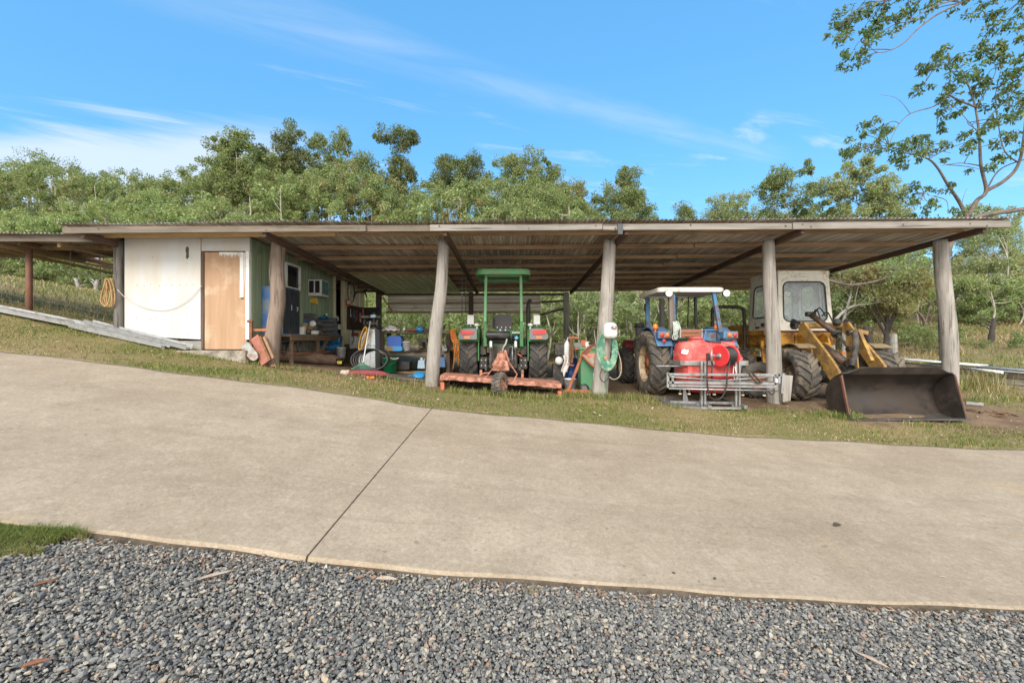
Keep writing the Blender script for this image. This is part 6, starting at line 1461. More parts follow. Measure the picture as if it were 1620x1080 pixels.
# --- on the cream wall
jc = thing('jerry_can', 'white spray canister with dark red cap below the tool board', 'canister', P(560.5, 552, 13.3))
mb = MB().box((0, 0, .20), (.24, .2, .38), None, 0, (.92, .9)); mb.build('body', M_WPL, jc, .03); MB().box((.02, 0, .44), (.20, .1, .10)).build('cap', M_REDD, jc, .02); mb = MB().tube([(-.04, -.06, .56), (-.02, -.11, .44), (.03, -.11, .30), (-.03, -.11, .15)], .012, 6); mb.cyl((-.04, 0, .48), (-.04, 0, .60), .03, 10); mb.build('pump', M_BLKP, jc)
lc = thing('low_cabinet', 'dark low timber cabinet against the cream wall under the canister', 'cabinet', (-4.78, 13.6, G(-4.78, 13.6)))
MB().box((0, 0, (P(0, 552.5, 13.3).z - lc.location.z) / 2), (.62, .95, P(0, 552.5, 13.3).z - lc.location.z)).build('carcass', M_BPOST, lc, .01)
MB().box((0, -.0, P(0, 552.5, 13.3).z - lc.location.z - .012), (.68, 1.0, .022)).build('top', M_BPOST, lc, .004)
tb = thing('tool_board', 'dark brown tool board fixed on the cream wall', 'tool board', (-5.10, 14.45, P(0, 522, 14.4).z))
MB().box((0, 0, .38), (.03, 1.45, .76)).build('board', wood('tool_board_ply', (.085, .05, .035), (.03, .02, .015), along=2), tb, .004)
MB().beam((.02, -.72, .76), (.02, .72, .76), .03, .03).build('rail', M_DBRN, tb)
q = random.Random(31)
for k in range(9):
    y = 13.85 + .145 * k; z = P(0, 493 + q.uniform(-3, 9), y).z; L = q.uniform(.2, .36); col_ = [M_CHROME, M_BLKM, M_LBL, M_RUST, M_REDL, M_BLKM, M_CHROME, M_REDD, M_ORL][k]
    mb = MB().box((-5.055, y, z - L * .3), (.02, .018, L * .6)); mb.box((-5.05, y, z - L * .8), (.03, .035, L * .42)); mb.box((-5.055, y, z + .01), (.025, .07 if k % 2 else .03, .035))
    single('hand_tool', mb, col_, (-5.055, y, z), 'small hand tool hung on the dark tool board', 'tool', 'tools hung on the tool board', .003)
bw = thing('bicycle_wheel', 'black bicycle wheel hung on the cream wall', 'wheel', (-5.07, 13.95, P(0, 462, 13.9).z))
MB().tube([(0, .29 * math.cos(a), .32 * math.sin(a)) for a in np.linspace(0, 2 * PI, 37)[:-1]], .014, 6, closed=True).build('tyre', M_BLKP, bw)
mb = MB()
for k in range(9): a = 2 * PI * k / 9; mb.cyl((0, 0, 0), (0, .28 * math.cos(a), .31 * math.sin(a)), .0025, 4)
mb.cyl((-.03, 0, 0), (.03, 0, 0), .02, 8); mb.build('spokes', M_GALV, bw)
mb = MB().tube(bez([(-5.0, 14.0, P(0, 470, 14).z), (-4.98, 14.1, P(0, 463, 14.1).z), (-4.98, 14.6, P(0, 461.5, 14.6).z), (-4.98, 15.0, P(0, 463, 15).z), (-4.98, 15.15, P(0, 470, 15.1).z)], 5), .028, 8); mb.tube([(-4.98, 14.8, P(0, 462, 14.8).z), (-4.95, 15.05, P(0, 458, 15).z), (-4.95, 15.2, P(0, 459, 15).z)], .03, 8)
single('handlebar', mb, M_BLKP, (-4.98, 14.6, P(0, 462, 14.6).z), 'black bicycle handlebar hung beside the wheel on the cream wall', 'handlebar')
ob = thing('first_aid_box', 'small orange red box with a white panel on the cream wall', 'box', (-5.08, 13.72, P(0, 483.5, 13.7).z))
MB().box((0, 0, .09), (.09, .22, .19)).build('case', paint('orange_box', (.52, .11, .04), .5), ob, .008); MB().box((.04, -.115, .10), (.06, .012, .10)).build('panel', M_WPL, ob); MB().box((.048, -.0, .11), (.008, .14, .10)).build('panel', M_WPL, ob)
ds = MB().box(P(588, 508, 15.1), (.52, .03, P(0, 486, 15.1).z - P(0, 530, 15.1).z)); single('dark_board', ds, paint('charcoal_sheet', (.035, .035, .036), .8), P(588, 530, 15.1), 'charcoal sheet leaning below the gap beside the cream wall', 'board', bevel=.004)
gr = thing('bench_grinder', 'dark bench drill with a pale blue top standing on the galvanised bin', 'bench drill', P(588, 521, 10.55))
mb = MB().box((0, 0, .02), (.30, .22, .04)); mb.cyl((.04, .05, .03), (.04, .05, .40), .03, 10); mb.cyl((-.13, 0, .14), (.13, 0, .14), .055, 14); mb.lathe([(.10, -.02), (.10, .02)], (-.15, 0, .14), (1, 0, 0), 16); mb.lathe([(.10, -.02), (.10, .02)], (.15, 0, .14), (1, 0, 0), 16); mb.beam((-.25, .0, .30), (.22, 0, .30), .05, .06); mb.build('machine', M_BLKM, gr, .005)
MB().box((.06, -.05, .31), (.12, .10, .07)).build('motor_cover', paint('pale_blue_cover', (.28, .42, .48), .5), gr, .01)
# --- workbench
wb = thing('workbench', 'dark timber workbench with a shelf crowded with things', 'workbench', P(655, 592, 11.3)); W_ = Off(wb); g = G(wb.location.x, 11.3) - wb.location.z
x0, x1 = P(594, 0, 11.0).x - wb.location.x, P(713, 0, 11.0).x - wb.location.x; zt_ = P(0, 523.5, 11).z - wb.location.z; zs_ = P(0, 555, 11).z - wb.location.z
MB().box(((x0 + x1) / 2, 0, zt_ - .03), (x1 - x0, .72, .06)).build('top', M_DBRNX, wb, .006)
MB().box(((x0 + x1) / 2, .04, zs_ - .02), (x1 - x0 - .1, .58, .035)).build('shelf', M_DBRNX, wb, .004)
for x in (x0 + .17, x1 - .06):
    for y in (-.31, .30): MB().beam((x, y, g - .05), (x, y, zt_ - .06), .09, .09, 0, (0, 1, 0)).build('leg', M_BPOST, wb, .006)
MB().beam((x0 + .1, -.31, zs_ - .07), (x1 - .05, -.31, zs_ - .07), .04, .08).build('rail', M_DBRNX, wb, .004)
MB().beam((x0 + 1.0, .05, g + .20), (x1 - .3, .05, g + .20), .08, .12).build('lower_rail', M_RUST, wb, .004)
wz = wb.location.z
mb = MB(); c_ = P(618, 524, 11.0); qn = random.Random(2)
mb.grid(22, 14, lambda a, b: (c_.x - .25 + .50 * a, 10.85 + .34 * b, wz + zt_ + .006 + .155 * max(0, math.sin(PI * a)) ** .7 * max(0, math.sin(PI * b)) ** .6 * (.72 + .28 * math.sin(7 * a + 3 * b) * math.cos(11 * b - 4 * a)) + .012 * math.sin(23 * a + 9 * b)))
single('white_cloth', mb, M_CLOTH, (c_.x, 11, wz + zt_), 'crumpled white cloth heap on the left end of the workbench', 'cloth', solid=.008)
def blob(name, px, py, d, w_, dp, h_, mat, label, cat, grp=None):
    p = P(px, py, d); mb = MB().prism(rrect(-w_ / 2, w_ / 2, 0, h_, min(w_, h_) * .3), -dp / 2, dp / 2, lambda a, b, t_: (p.x + a, d + t_, p.z + b)); return single(name, mb, mat, p, label, cat, grp, bevel=.012)
p = P(664, 522.8, 10.95); mb = MB().ball((p.x, p.y, p.z + .02), .11, 16, 8, 0, (1, .9, .8)); mb.prism(rrect(-.10, .10, -.2, 0, .06), .0, .012, lambda a, b, t_: (p.x + a + .04, p.y + b, p.z + .01 + t_)); single('hat', mb, M_LBL, p, 'bright blue cap lying on the workbench', 'hat')
small_box('tool_case', 653, 523, 10.9, .30, .18, .035, M_REDD, 'flat dark red tool case beside the blue cap on the workbench', 'case')
small_box('black_case', 600, 523, 10.9, .15, .2, .10, M_BLKP, 'small black case on the left end of the workbench', 'case')
p = P(639.5, 523, 10.9); single('glue_bottle', MB().lathe([(.03, 0), (.033, .04), (.025, .07), (.01, .085), (.01, .11), (.001, .11)], p, (0, 0, 1), 12), M_WPL, p, 'small white bottle on the workbench between cloth and cap', 'bottle')
blob('blue_drum', 626, 549.5, 11.05, .36, .3, .29, M_BPL, 'deep blue plastic drum lying on the workbench shelf', 'drum')
blob('blue_tub', 629, 555, 10.85, .27, .2, .12, M_LBL, 'pale blue tub in front of the deep blue drum', 'tub')
bucket(643.5, 555, 10.95, .105, .235, M_WPL, 'bucket', 'square-looking white bucket on the workbench shelf', z=wz + zs_, taper=.95, handle=False)
small_box('cardboard_box', 617, 555, 10.8, .15, .13, .11, M_CARD, 'small tan box on the left end of the workbench shelf', 'box', None, .2, paint('tan_card', (.36, .29, .21), .85))
mt_ = thing('electric_motor', 'round dusty electric motor on the workbench shelf right of the white bucket', 'motor', P(658, 555, 10.9))
mb = MB().lathe([(.02, -.16), (.075, -.16), (.085, -.12), (.085, .10), (.07, .13), (.02, .13), (.02, .2)], (0, 0, .10), (1, -.5, 0), 18); mb.build('housing', paint('dusty_motor', (.22, .18, .14), .6, .3, .25, 10), mt_, .004); MB().box((0, 0, .012), (.2, .16, .024)).build('foot', M_BLKM, mt_, .004)
vm = thing('bench_vice', 'black drill press column with belt guard behind the shelf', 'drill press', P(671, 553, 11.2)); mb = MB().cyl((0, 0, 0), (0, 0, .26), .03, 10); mb.box((0, -.05, .24), (.22, .3, .10)); mb.cyl((-.02, -.14, .2), (-.02, -.14, .08), .02, 8); mb.cyl((.10, -.1, .25), (.22, -.16, .18), .01, 6); mb.box((0, 0, .02), (.24, .24, .04)); mb.build('machine', M_BLKM, vm, .008)
blob('brown_crock', 684, 555, 10.9, .15, .15, .13, paint('brown_pot', (.12, .065, .05), .5), 'brown pot on the workbench shelf beside the grey post', 'pot')
small_box('paint_tin', 704, 555, 10.9, .12, .12, .14, paint('grey_tin', (.28, .28, .26), .5, .3), 'grey paint tin on the right end of the workbench shelf', 'tin')
gcr = bucket(617, 584.5, 10.7, .17, .36, M_GPL, 'bucket', 'tall bright green bucket on the ground under the workbench', taper=.9)
mb = MB().tube(bez([P(597, 553, 10.2), P(612, 562, 10.15), P(622, 568, 10.1), P(631, 566, 10.1)], 6), .016, 8); single('grey_pipe', mb, paint('grey_beige_pipe', (.30, .27, .22), .6), P(612, 562, 10.15), 'curved beige pipe crossing in front of the green bucket', 'pipe')
def jug(px, py, d, w_, h_, mat, label, capm=M_WPL):
    p = P(px, py, d); t_ = thing('plastic_jug', label, 'jug', (p.x, d, p.z), 0, 'jugs under the workbench')
    MB().box((0, 0, h_ * .4), (w_, w_ * .7, h_ * .8), None, 0, (.8, .8)).build('body', mat, t_, .02); MB().cyl((0, 0, h_ * .8), (0, 0, h_), w_ * .16, 10).build('cap', capm, t_); MB().tube([(w_ * .2, 0, h_ * .8), (w_ * .38, 0, h_ * .92), (w_ * .42, 0, h_ * .6)], w_ * .06, 6).build('handle', mat, t_)
jug(667, 583, 10.6, .19, .26, paint('blue_white_plastic', (.30, .42, .52), .4), 'pale blue jug on the ground under the workbench')
jug(679, 586, 10.5, .13, .22, paint('pale_yellow_plastic', (.60, .52, .30), .4), 'pale yellow jug next to the pale blue jug', M_YEL)
jug(700, 581, 10.9, .17, .32, paint('mid_blue_plastic', (.07, .15, .30), .4), 'dark blue container under the right end of the workbench', M_BLKP)
p = P(663, 583, 10.1); p.z = G(p.x, 10.1) + .05; mb = MB().lathe([(.001, .05), (.10, .05), (.135, .03), (.14, -.03), (.001, -.04)], p, (.1, -.5, 1), 22); mb.cyl(p + Vector((-.13, 0, -.0)), p + Vector((-.40, .03, -.02)), .014, 8); single('blue_float', mb, M_LBL, p, 'round sky blue float with a stem lying on the dirt floor', 'float')
mb = MB(); q = random.Random(44); c_ = P(716, 522, 10.75)
for k in range(11):
    x = c_.x + q.uniform(-.05, .06); zb_ = P(0, q.uniform(548, 592), 10.7).z
    mb.tube(bez([(x - .04, 10.95, c_.z - .02), (x, 10.72 - .01 * k, c_.z + .01), (x + .06 + q.uniform(-.02, .03), 10.62, c_.z - .22), (x + .13 + q.uniform(-.05, .03), 10.62, (zb_ + c_.z) / 2 - .1), (x + .10 + q.uniform(-.08, .02), 10.65, zb_)], 5), .012, 6)
single('orange_hose_hank', mb, M_OHOSE, c_, 'hank of orange hose hanging over the right end of the workbench', 'hose')
fm = MB().grid(12, 8, lambda a, b: (-2.9 + 1.25 * a, 9.1 + .75 * b, G(-2.9 + 1.25 * a, 9.1 + .75 * b) + .03 + .012 * math.sin(9 * a + 5 * b))); single('rubber_mat', fm, paint('grey_rubber_mat', (.075, .075, .078), .8, 0, .25, 4, (.17, .13, .10), .4, 3), (-2.3, 9.5, G(-2.3, 9.5)), 'grey rubber mat lying on the dirt left of the leaning pale post', 'mat', solid=.015)
# --- between green tractor and the hose post
def wlay(px, py, d): return P(px, py, d)
bt1 = P(897, 563, 9.75); t_ = thing('plastic_bottle', 'tall white plastic bottle with a thin spout standing on a blue drum', 'bottle', bt1)
MB().lathe([(.055, 0), (.066, .02), (.066, .20), (.058, .27), (.03, .32), (.02, .34), (.001, .34)], (0, 0, 0), (0, 0, 1), 18).build('body', M_WPL, t_); MB().tube([(0, 0, .33), (.01, 0, .37), (.03, 0, .42)], [.018, .012, .005], 8).build('spout', M_WPL, t_)
bd = thing('blue_barrel', 'dark blue plastic barrel behind the white bottle', 'barrel', (P(903, 0, 9.85).x, 9.85, P(0, 599, 9.85).z)); MB().lathe([(.13, 0), (.15, .02), (.155, .16), (.15, .18), (.155, .2), (.15, .42), (.13, .46), (.05, .47), (.001, .47)], (0, 0, 0), (0, 0, 1), 22).build('body', paint('deep_blue', (.015, .045, .17), .45), bd); MB().cyl((0, -.05, .45), (0, -.05, .50), .03, 10).build('cap', M_BLKP, bd)
def bl(t_, r, h): MB().prism(rrect(-.08, .08, .03, .17, .03), r * .9, r * .93, lambda a, b, tt: (a * .9, -math.sqrt(max(0, (tt + .006) ** 2 - a * a)), b)).build('label', M_LBL, t_)
bucket(902, 617, 9.45, .125, .27, M_WPL, 'bucket', 'white bucket with a bright blue label inside the rusty orange frame', extra=bl)
mb = MB(); p = P(895, 562, 9.6)
mb.grid(8, 14, lambda a, b: (p.x - .07 + .14 * a + .03 * math.sin(b * 5), 9.58 - .03 * math.sin(a * 7 + b * 3), p.z - (.46 if .25 < a < .6 else .36) * b)); single('hanging_rag', mb, M_CLOTH, p, 'pale rag hanging below the white bottle', 'rag', solid=.01)
p = P(884.5, 577, 9.7); t_ = thing('round_canister', 'small round white canister left of the hanging rag', 'canister', p); MB().ball((0, 0, .09), .09, 16, 10, 0, (1, 1, 1.05)).build('body', M_WPL, t_); MB().cyl((0, 0, .17), (0, 0, .21), .03, 10).build('cap', M_BLKP, t_)
ms = MB().box(P(886, 592, 9.95), (.34, .3, .46)); ms.box(P(886, 553, 9.9), (.24, .22, .24)); ms.box(P(885, 543, 9.9), (.34, .2, .03)); ms.cyl(P(893, 536, 9.9), P(893, 545, 9.9), .05, 10); ms.beam(P(873, 551, 9.8), P(883, 556, 9.8), .03, .03); single('small_engine', ms, M_BLKM, P(886, 612, 9.95), 'dark small engine on a block behind the white bottle', 'engine', bevel=.012)
of = thing('rusty_trolley', 'rusty orange trolley frame with a slanted leg beside the green bin', 'trolley', P(920, 622, 9.1)); W_ = Off(of)
g = G(of.location.x, 9.1)
for a, b, w_ in ((P(926, 549, 9.25), P(899, 617, 9.15), .055), (P(909, 551, 9.3), P(932, 551, 9.3), .05), (P(897, 576, 9.25), P(908, 578, 9.25), .03)): MB().beam(W_(a), W_(b), w_, w_, 0, (0, 1, 0)).build('frame', M_RUSTO, of, .006)
for a, b, w_ in ((P(894, 618, 9.15), P(944, 620, 8.95), .07), (P(890, 621, 9.1), P(900, 617, 9.1), .06)): MB().beam(W_(a), W_(b), w_, w_).build('base_rail', M_RUSTO, of, .006)
for px_ in (903.5, 907.5): MB().beam(W_(P(px_, 533, 9.5)), W_(P(px_ - 3, 574, 9.45)), .04, .05, 0, (0, 1, 0)).build('upright', M_RUST, of, .004)
MB().beam(W_(P(900, 534, 9.5)), W_(P(914, 534, 9.5)), .05, .05).build('handle', M_RUSTO, of, .006)
gbn = thing('wheelie_bin', 'faded green wheeled bin behind the orange wheelbarrow tray', 'wheelie bin', (P(932, 0, 9.45).x, 9.45, G(1.6, 9.45)))
h_ = P(0, 552, 9.3).z - gbn.location.z
MB().box((0, 0, h_ / 2 + .03), (.40, .42, h_ - .06), None, 0, (1.18, 1.15)).build('body', M_BINL, gbn, .03)
MB().box((0, 0, h_ + .01), (.50, .52, .05)).build('lid', M_BINL, gbn, .02)
wh_ = MB().lathe([(.06, -.03), (.09, -.03), (.10, 0), (.09, .03), (.06, .03), (.001, .02)], (-.14, -.22, .10), (0, -1, 0), 20, [0, 0, 0, 0, 1]); wh_.build('wheel', [M_BLKP, M_GRYP], gbn)
MB().cyl((-.2, .1, .1), (.2, .1, .1), .015, 8).build('axle', M_GALV, gbn)
wr = thing('wheelbarrow_tray', 'tipped wheelbarrow tray of orange and worn pale paint leaning on the post', 'wheelbarrow', P(936, 575, 9.05)); W_ = Off(wr)
tr = [P(919, 560, 9.1), P(930, 549, 9.15), P(947, 541, 9.2), P(951, 585, 8.98), P(938, 580, 8.95)]
mb = MB(); c_ = sum((W_(p) for p in tr), Vector()) / 5 + Vector((.05, .22, .0))
vs = [W_(p) for p in tr] + [W_(p).lerp(c_, .55) for p in tr]
mb.add(vs, [(5, 6, 7, 8, 9)] + [(k, (k + 1) % 5, 5 + (k + 1) % 5, 5 + k) for k in range(5)]); mb.build('tray', paint('orange_and_pale_paint', (.44, .145, .075), .65, 0, .15, 4, (.46, .40, .33), .55, 3), wr, solid=.014)
mb = MB().tube([W_(p) + Vector((0, -.01, 0)) for p in tr], .018, 8, closed=True); mb.build('rim', M_RUSTO, wr)
mb = MB().prism([(P(922, 0, 8.93).x, P(0, 560, 8.93).z), (P(934, 0, 8.93).x, P(0, 567, 8.93).z), (P(950, 0, 8.93).x, P(0, 560, 8.93).z), (P(950, 0, 8.93).x, P(0, 587, 8.93).z), (P(940, 0, 8.93).x, P(0, 583, 8.93).z)], 0, .014, lambda a, b, t_: W_((a, 8.99 + t_, b)))
mb.build('front_plate', paint('worn_pale_plate', (.42, .36, .30), .7, 0, .2, 5, (.34, .12, .06), .5, 4), wr)
zt2 = gbn.location.z + h_ + .035
for k, (px_, w_, hh_, mt, nm, lb_) in enumerate(((912, .13, .10, M_BINL, 'plastic_tray', 'small green tray among the clutter on top of the bins'), (922, .12, .16, M_RUSTO, 'orange_guard', 'rounded orange metal guard on top of the green bin'), (914, .16, .09, M_GRYP, 'grey_case', 'grey tool case on top of the green bin'), (928, .10, .12, M_WPL, 'oil_bottle', 'white oil bottle lying on top of the green bin'), (935, .17, .05, M_BLKP, 'black_pan', 'flat black pan on top of the pile beside the post'), (944, .16, .05, M_YEL, 'yellow_level', 'flat yellow thing on top of the pile beside the post'))):
    p = P(px_, 0, 9.4); mb = MB().prism(rrect(-w_ / 2, w_ / 2, 0, hh_, min(w_, hh_) * .35), -.08, .08, lambda a, b, t_: (p.x + a, 9.4 - .03 * k + t_, zt2 + (.06 if k > 3 else 0) + b)); single(nm, mb, mt, (p.x, 9.4, zt2), lb_, nm.replace('_', ' '), bevel=.012)
sl2 = MB().add([P(938, 590, 8.72), P(947, 585, 8.72), P(948, 628, 8.62), P(940, 628, 8.62), P(939, 591, 8.80), P(948, 586, 8.80), P(949, 628, 8.78), P(941, 628, 8.78)], [(0, 1, 2, 3), (7, 6, 5, 4), (0, 4, 5, 1), (1, 5, 6, 2), (2, 6, 7, 3), (3, 7, 4, 0)]); single('timber_slab', sl2, M_POST, P(943, 628, 8.7), 'split grey timber slab standing against the hose post', 'timber', bevel=.008)
# --- hose reel box and green hose on the fourth post
hb = thing('hose_reel_box', 'white rounded hose reel box mounted on the grey post', 'hose reel', P(965, 523, 8.50)); 
mb = MB().box((0, -.02, .0), (.27, .22, .31), None, 0, (.95, .9)); o_ = mb.build('case', M_WPL, hb, .09, seg=5)
for p_ in o_.data.polygons: p_.use_smooth = True
mb = MB().prism(rrect(-.055, .055, -.03, .03, .02), 0, .012, lambda a, b, t_: (a + .045, -.126 - t_ + .008 * b, b + .06)); mb.build('recess', M_GRYP, hb, .004)
MB().ball((.05, -.142, .058), .024, 12, 8).build('knob', paint('pale_pink_knob', (.55, .36, .32), .5), hb)
mb = MB(); q = random.Random(77)
for k in range(13):
    c_ = P(962 + q.uniform(-1, 1), 549, 8.50 - .006 * k); ax_ = .085 + .009 * k + q.uniform(-.008, .008); up_, dn = .36 + q.uniform(-.03, .05), .28 + .014 * k
    pts = []
    for j in range(30):
        a = 2 * PI * j / 30; s_ = math.sin(a)
        pts.append(Vector((c_.x + ax_ * math.cos(a) * (1 - .35 * max(0, s_)), 8.53 - .004 * k - .05 * max(0, -s_), c_.z + (up_ if s_ > 0 else dn) * s_)))
    mb.tube(pts, .0105, 6, closed=True)
mb.tube(bez([P(958, 590, 8.45), P(957, 605, 8.5), P(957, 625, 8.52)], 5), .011, 6)
single('green_hose', mb, M_GHOSE, P(962, 520, 8.5), 'thick coil of green garden hose hanging round the grey post', 'hose')
mb = MB().tube(bez([P(952, 584, 8.5), P(949, 594, 8.48), P(952, 602, 8.46), P(958, 603.5, 8.46), P(962, 597, 8.46), P(963, 585, 8.5)], 6), .009, 6); single('hose_loop', mb, M_HOSE, P(957, 585, 8.5), 'small dark hose loop hanging below the green hose', 'hose')
mb = MB().tube(bez([P(970, 535, 8.5), P(979, 560, 8.5), P(983, 580, 8.46), P(980, 595, 8.44), P(971, 600, 8.44), P(964, 596, 8.46)], 6), .009, 6); single('hose_loop', mb, paint('khaki_hose', (.36, .33, .24), .55), P(975, 565, 8.5), 'khaki hose loop hanging right of the grey post', 'hose')
single('orange_clip', MB().box(P(957.5, 566, 8.44), (.035, .03, .05)), M_ORL, P(957.5, 566, 8.44), 'small orange hose clip on the hanging green hose', 'clip', bevel=.006)
# --- plate in front of the blue tractor, offcut by the fifth post, pipe and bark
pl = thing('steel_ramp', 'grey chequered steel ramp plate lying in front of the blue tractor', 'ramp', P(1068, 634, 8.5)); W_ = Off(pl); q_ = [P(1036, 628, 8.75), P(1082, 629, 8.72), P(1112, 641, 8.05), P(1062, 641, 8.1)]
for p in q_: p.z = G(p.x, p.y) + .035
mb = MB().add([W_(p) for p in q_] + [W_(p) - Vector((0, 0, .04)) for p in q_], [(3, 2, 1, 0), (4, 5, 6, 7), (0, 1, 5, 4), (1, 2, 6, 5), (2, 3, 7, 6), (3, 0, 4, 7)])
mb.build('plate', paint('checker_steel', (.20, .205, .21), .5, .4, .2, 30), pl, .004)
oc = MB().add([(P(a, b, 8.5).x, 8.48 + e, P(a, b, 8.5).z) for e in (0, .2) for a, b in ((1236, 593), (1254, 594), (1250, 634), (1238, 636))], [(0, 1, 2, 3), (7, 6, 5, 4), (0, 4, 5, 1), (1, 5, 6, 2), (2, 6, 7, 3), (3, 7, 4, 0)]); single('timber_offcut', oc, M_POST, P(1244, 636, 8.6), 'grey tapered timber offcut standing right of the sprayer post', 'timber', bevel=.01)
pp = thing('steel_tube', 'square steel tube lying on the dirt right of the loader bucket', 'tube', P(1543, 637, 8.7)); W_ = Off(pp)
a_, b_ = P(1528, 634, 8.9), P(1556, 639, 8.75)
for p in (a_, b_): p.z = G(p.x, p.y) + .05
MB().beam(W_(a_), W_(b_), .055, .055).build('tube', M_GALV, pp, .004); MB().beam(W_(b_ - (b_ - a_).normalized() * .01), W_(b_ + (b_ - a_).normalized() * .003), .043, .043).build('open_end', M_BLACK, pp)
q = random.Random(6)
for k in range(6):
    px_ = 1530 + 9 * k; p = P(px_, 645, 8.5); y = 8.35 + q.uniform(-.2, .2); mb = MB().grid(8, 3, lambda a, b: ((a - .5) * .22, (b - .5) * .06, .02 + .02 * math.sin(4 * a + k) + .02 * (2 * b - 1) ** 2)); o = mb.build('bark_piece', M_CARD, solid=.008); o.location = (p.x, y, G(p.x, y)); o.rotation_euler = (0, 0, q.uniform(0, 3)); tag(o, 'curled brown bark piece on the dirt right of the loader bucket', 'bark', 'bark pieces right of the bucket')
# --- stacked beams and roof sheets on the right
B0, B1 = Vector((12.0, 14.0, 0)), Vector((13.4, 10.9, 0))
def stk(f, z, off=0): p = B0.lerp(B1, f); n_ = Vector((-.91, -.41, 0)); zz_ = (CZ - .46) + (-.22) * f; return Vector((p.x + n_.x * off, p.y + n_.y * off, zz_ + z))
M_CONB = paint('weathered_concrete_beam', (.36, .33, .28), .9, 0, .2, 4, (.20, .17, .13), .4, 3, .4)
labels = iter(['weathered grey beam at the bottom left of the stack behind the right post', 'weathered grey beam at the bottom right of the stack behind the right post', 'weathered grey beam in the second layer left of the stack', 'weathered grey beam in the second layer right of the stack', 'long weathered beam in the top layer under the roof sheets'])
for z, segs in ((-.58, ((0, .42), (.44, 1.0))), (-.41, ((-.02, .30), (.33, 1.0))), (-.24, ((.0, 1.0),))):
    for f0, f1 in segs: single('concrete_beam', MB().beam(stk(f0, z), stk(f1, z), .24, .155), M_CONB, stk((f0 + f1) / 2, z), next(labels), 'beam', 'beams stacked behind the right post', .01)
for k, (f0, f1, off, z, mt, lb_) in enumerate(((-.04, .62, .0, -.12, M_WHT, 'clean white roof sheet on top of the beam stack, left end'), (.25, 1.05, .05, -.145, M_CHAN, 'grey galvanised roof sheet on top of the beam stack'), (.60, 1.1, -.1, -.10, M_CHAN, 'short galvanised sheet overlapping the right end of the stack'))):
    mb = MB(); a_, b_ = stk(f0, z, off), stk(f1, z, off); ax = (b_ - a_).normalized(); sd = Vector((-ax.y, ax.x, 0)).normalized()
    mb.grid(2, 24, lambda a, b: a_.lerp(b_, a) + sd * (b - .5) * .62 + Vector((0, 0, .012 * math.sin(b * 40) + (.06 if k == 0 else 0)))); single('roof_sheet', mb, mt, a_.lerp(b_, .5), lb_, 'roof sheet', 'sheets on the beam stack', solid=.012)
single('white_pipe', MB().cyl(P(1536, 583, 11.55), P(1586, 589, 10.9), .035, 12), M_WHT, P(1560, 586, 11.2), 'white pipe lying along the front of the beam stack', 'pipe')
fp_ = thing('fence_post', 'split grey timber fence post with wires behind the loader bucket', 'fence post', (P(1413, 0, 15.2).x, 15.2, G(13.1, 15.2))); W_ = Off(fp_)
MB().tube(bez([(0, 0, -.2), (.02, 0, .5), (.03, .02, 1.0), (.06, 0, P(0, 528, 15.2).z - fp_.location.z)], 4), [.11] * 9 + [.10, .09, .08, .06], 9).build('post', M_POST, fp_)
for py in (542, 551): MB().tube([W_(P(1330, py - 4, 16)), W_(P(1413, py, 15.1)), W_(P(1500, py + 2, 14.6)), W_(P(1640, py + 12, 14.0))], .005, 5).build('wire', M_WIRE, fp_)

# --- more of the workshop's odds and ends
M_CRT = paint('black_crate', (.03, .03, .032), .6, 0, .25, 10)
small_box('plastic_crate', 640, 584, 11.0, .30, .26, .20, M_CRT, 'black plastic crate on the ground under the workbench', 'crate')
small_box('oil_tin', 690, 584, 10.9, .14, .14, .22, M_REDD, 'dark red oil tin under the right end of the workbench', 'tin')
small_box('tool_box', 676, 523, 10.9, .22, .16, .05, M_BLKM, 'flat black tool box on the workbench right of the blue hat', 'tool box')
small_box('parts_box', 694, 523, 10.95, .13, .15, .07, M_CARD, 'small brown parts box on the right end of the workbench', 'box')
single('timber_length', MB().beam(P(612, 590, 10.9), P(690, 588, 11.1), .06, .07), M_RAFL, P(650, 589, 11), 'long timber length lying on the dirt under the workbench', 'timber', bevel=.004)
for k, (px_, lb_) in enumerate(((533, 'white container on a shelf inside the dark doorway, uppermost'), (536, 'white container on a shelf inside the dark doorway, middle'), (534, 'pale blue container on a shelf inside the dark doorway, lowest'))):
    p = P(px_, 508 + 13 * k, 13.2); single('container', MB().lathe([(.05, 0), (.055, .10), (.03, .14), (.02, .16), (.001, .16)], p, (0, 0, 1), 12), (M_WPL, M_WPL, M_LBL)[k], p, lb_, 'container', 'containers inside the doorway')
mb = MB(); a_ = P(471, 537, 9.5)
mb.beam(P(441, 557.5, 9.3), P(508, 556, 10.9), .10, .04); single('timber_plank', mb, M_DBRN, P(475, 557, 10), 'dark plank lying on top of the brown log', 'plank', bevel=.004)
for k, px_ in enumerate((705, 709)):
    mb = MB(); c_ = P(px_, 540, 10.85); mb.tube([Vector((c_.x + .05 * math.cos(a), 10.83 - .02 * k, c_.z + .16 * math.sin(a))) for a in np.linspace(0, 2 * PI, 22)[:-1]], .008, 6, closed=True); single('cable_loop', mb, M_HOSE, c_, 'black cable loop hanging at the right end of the workbench', 'cable', 'cable loops at the workbench end')
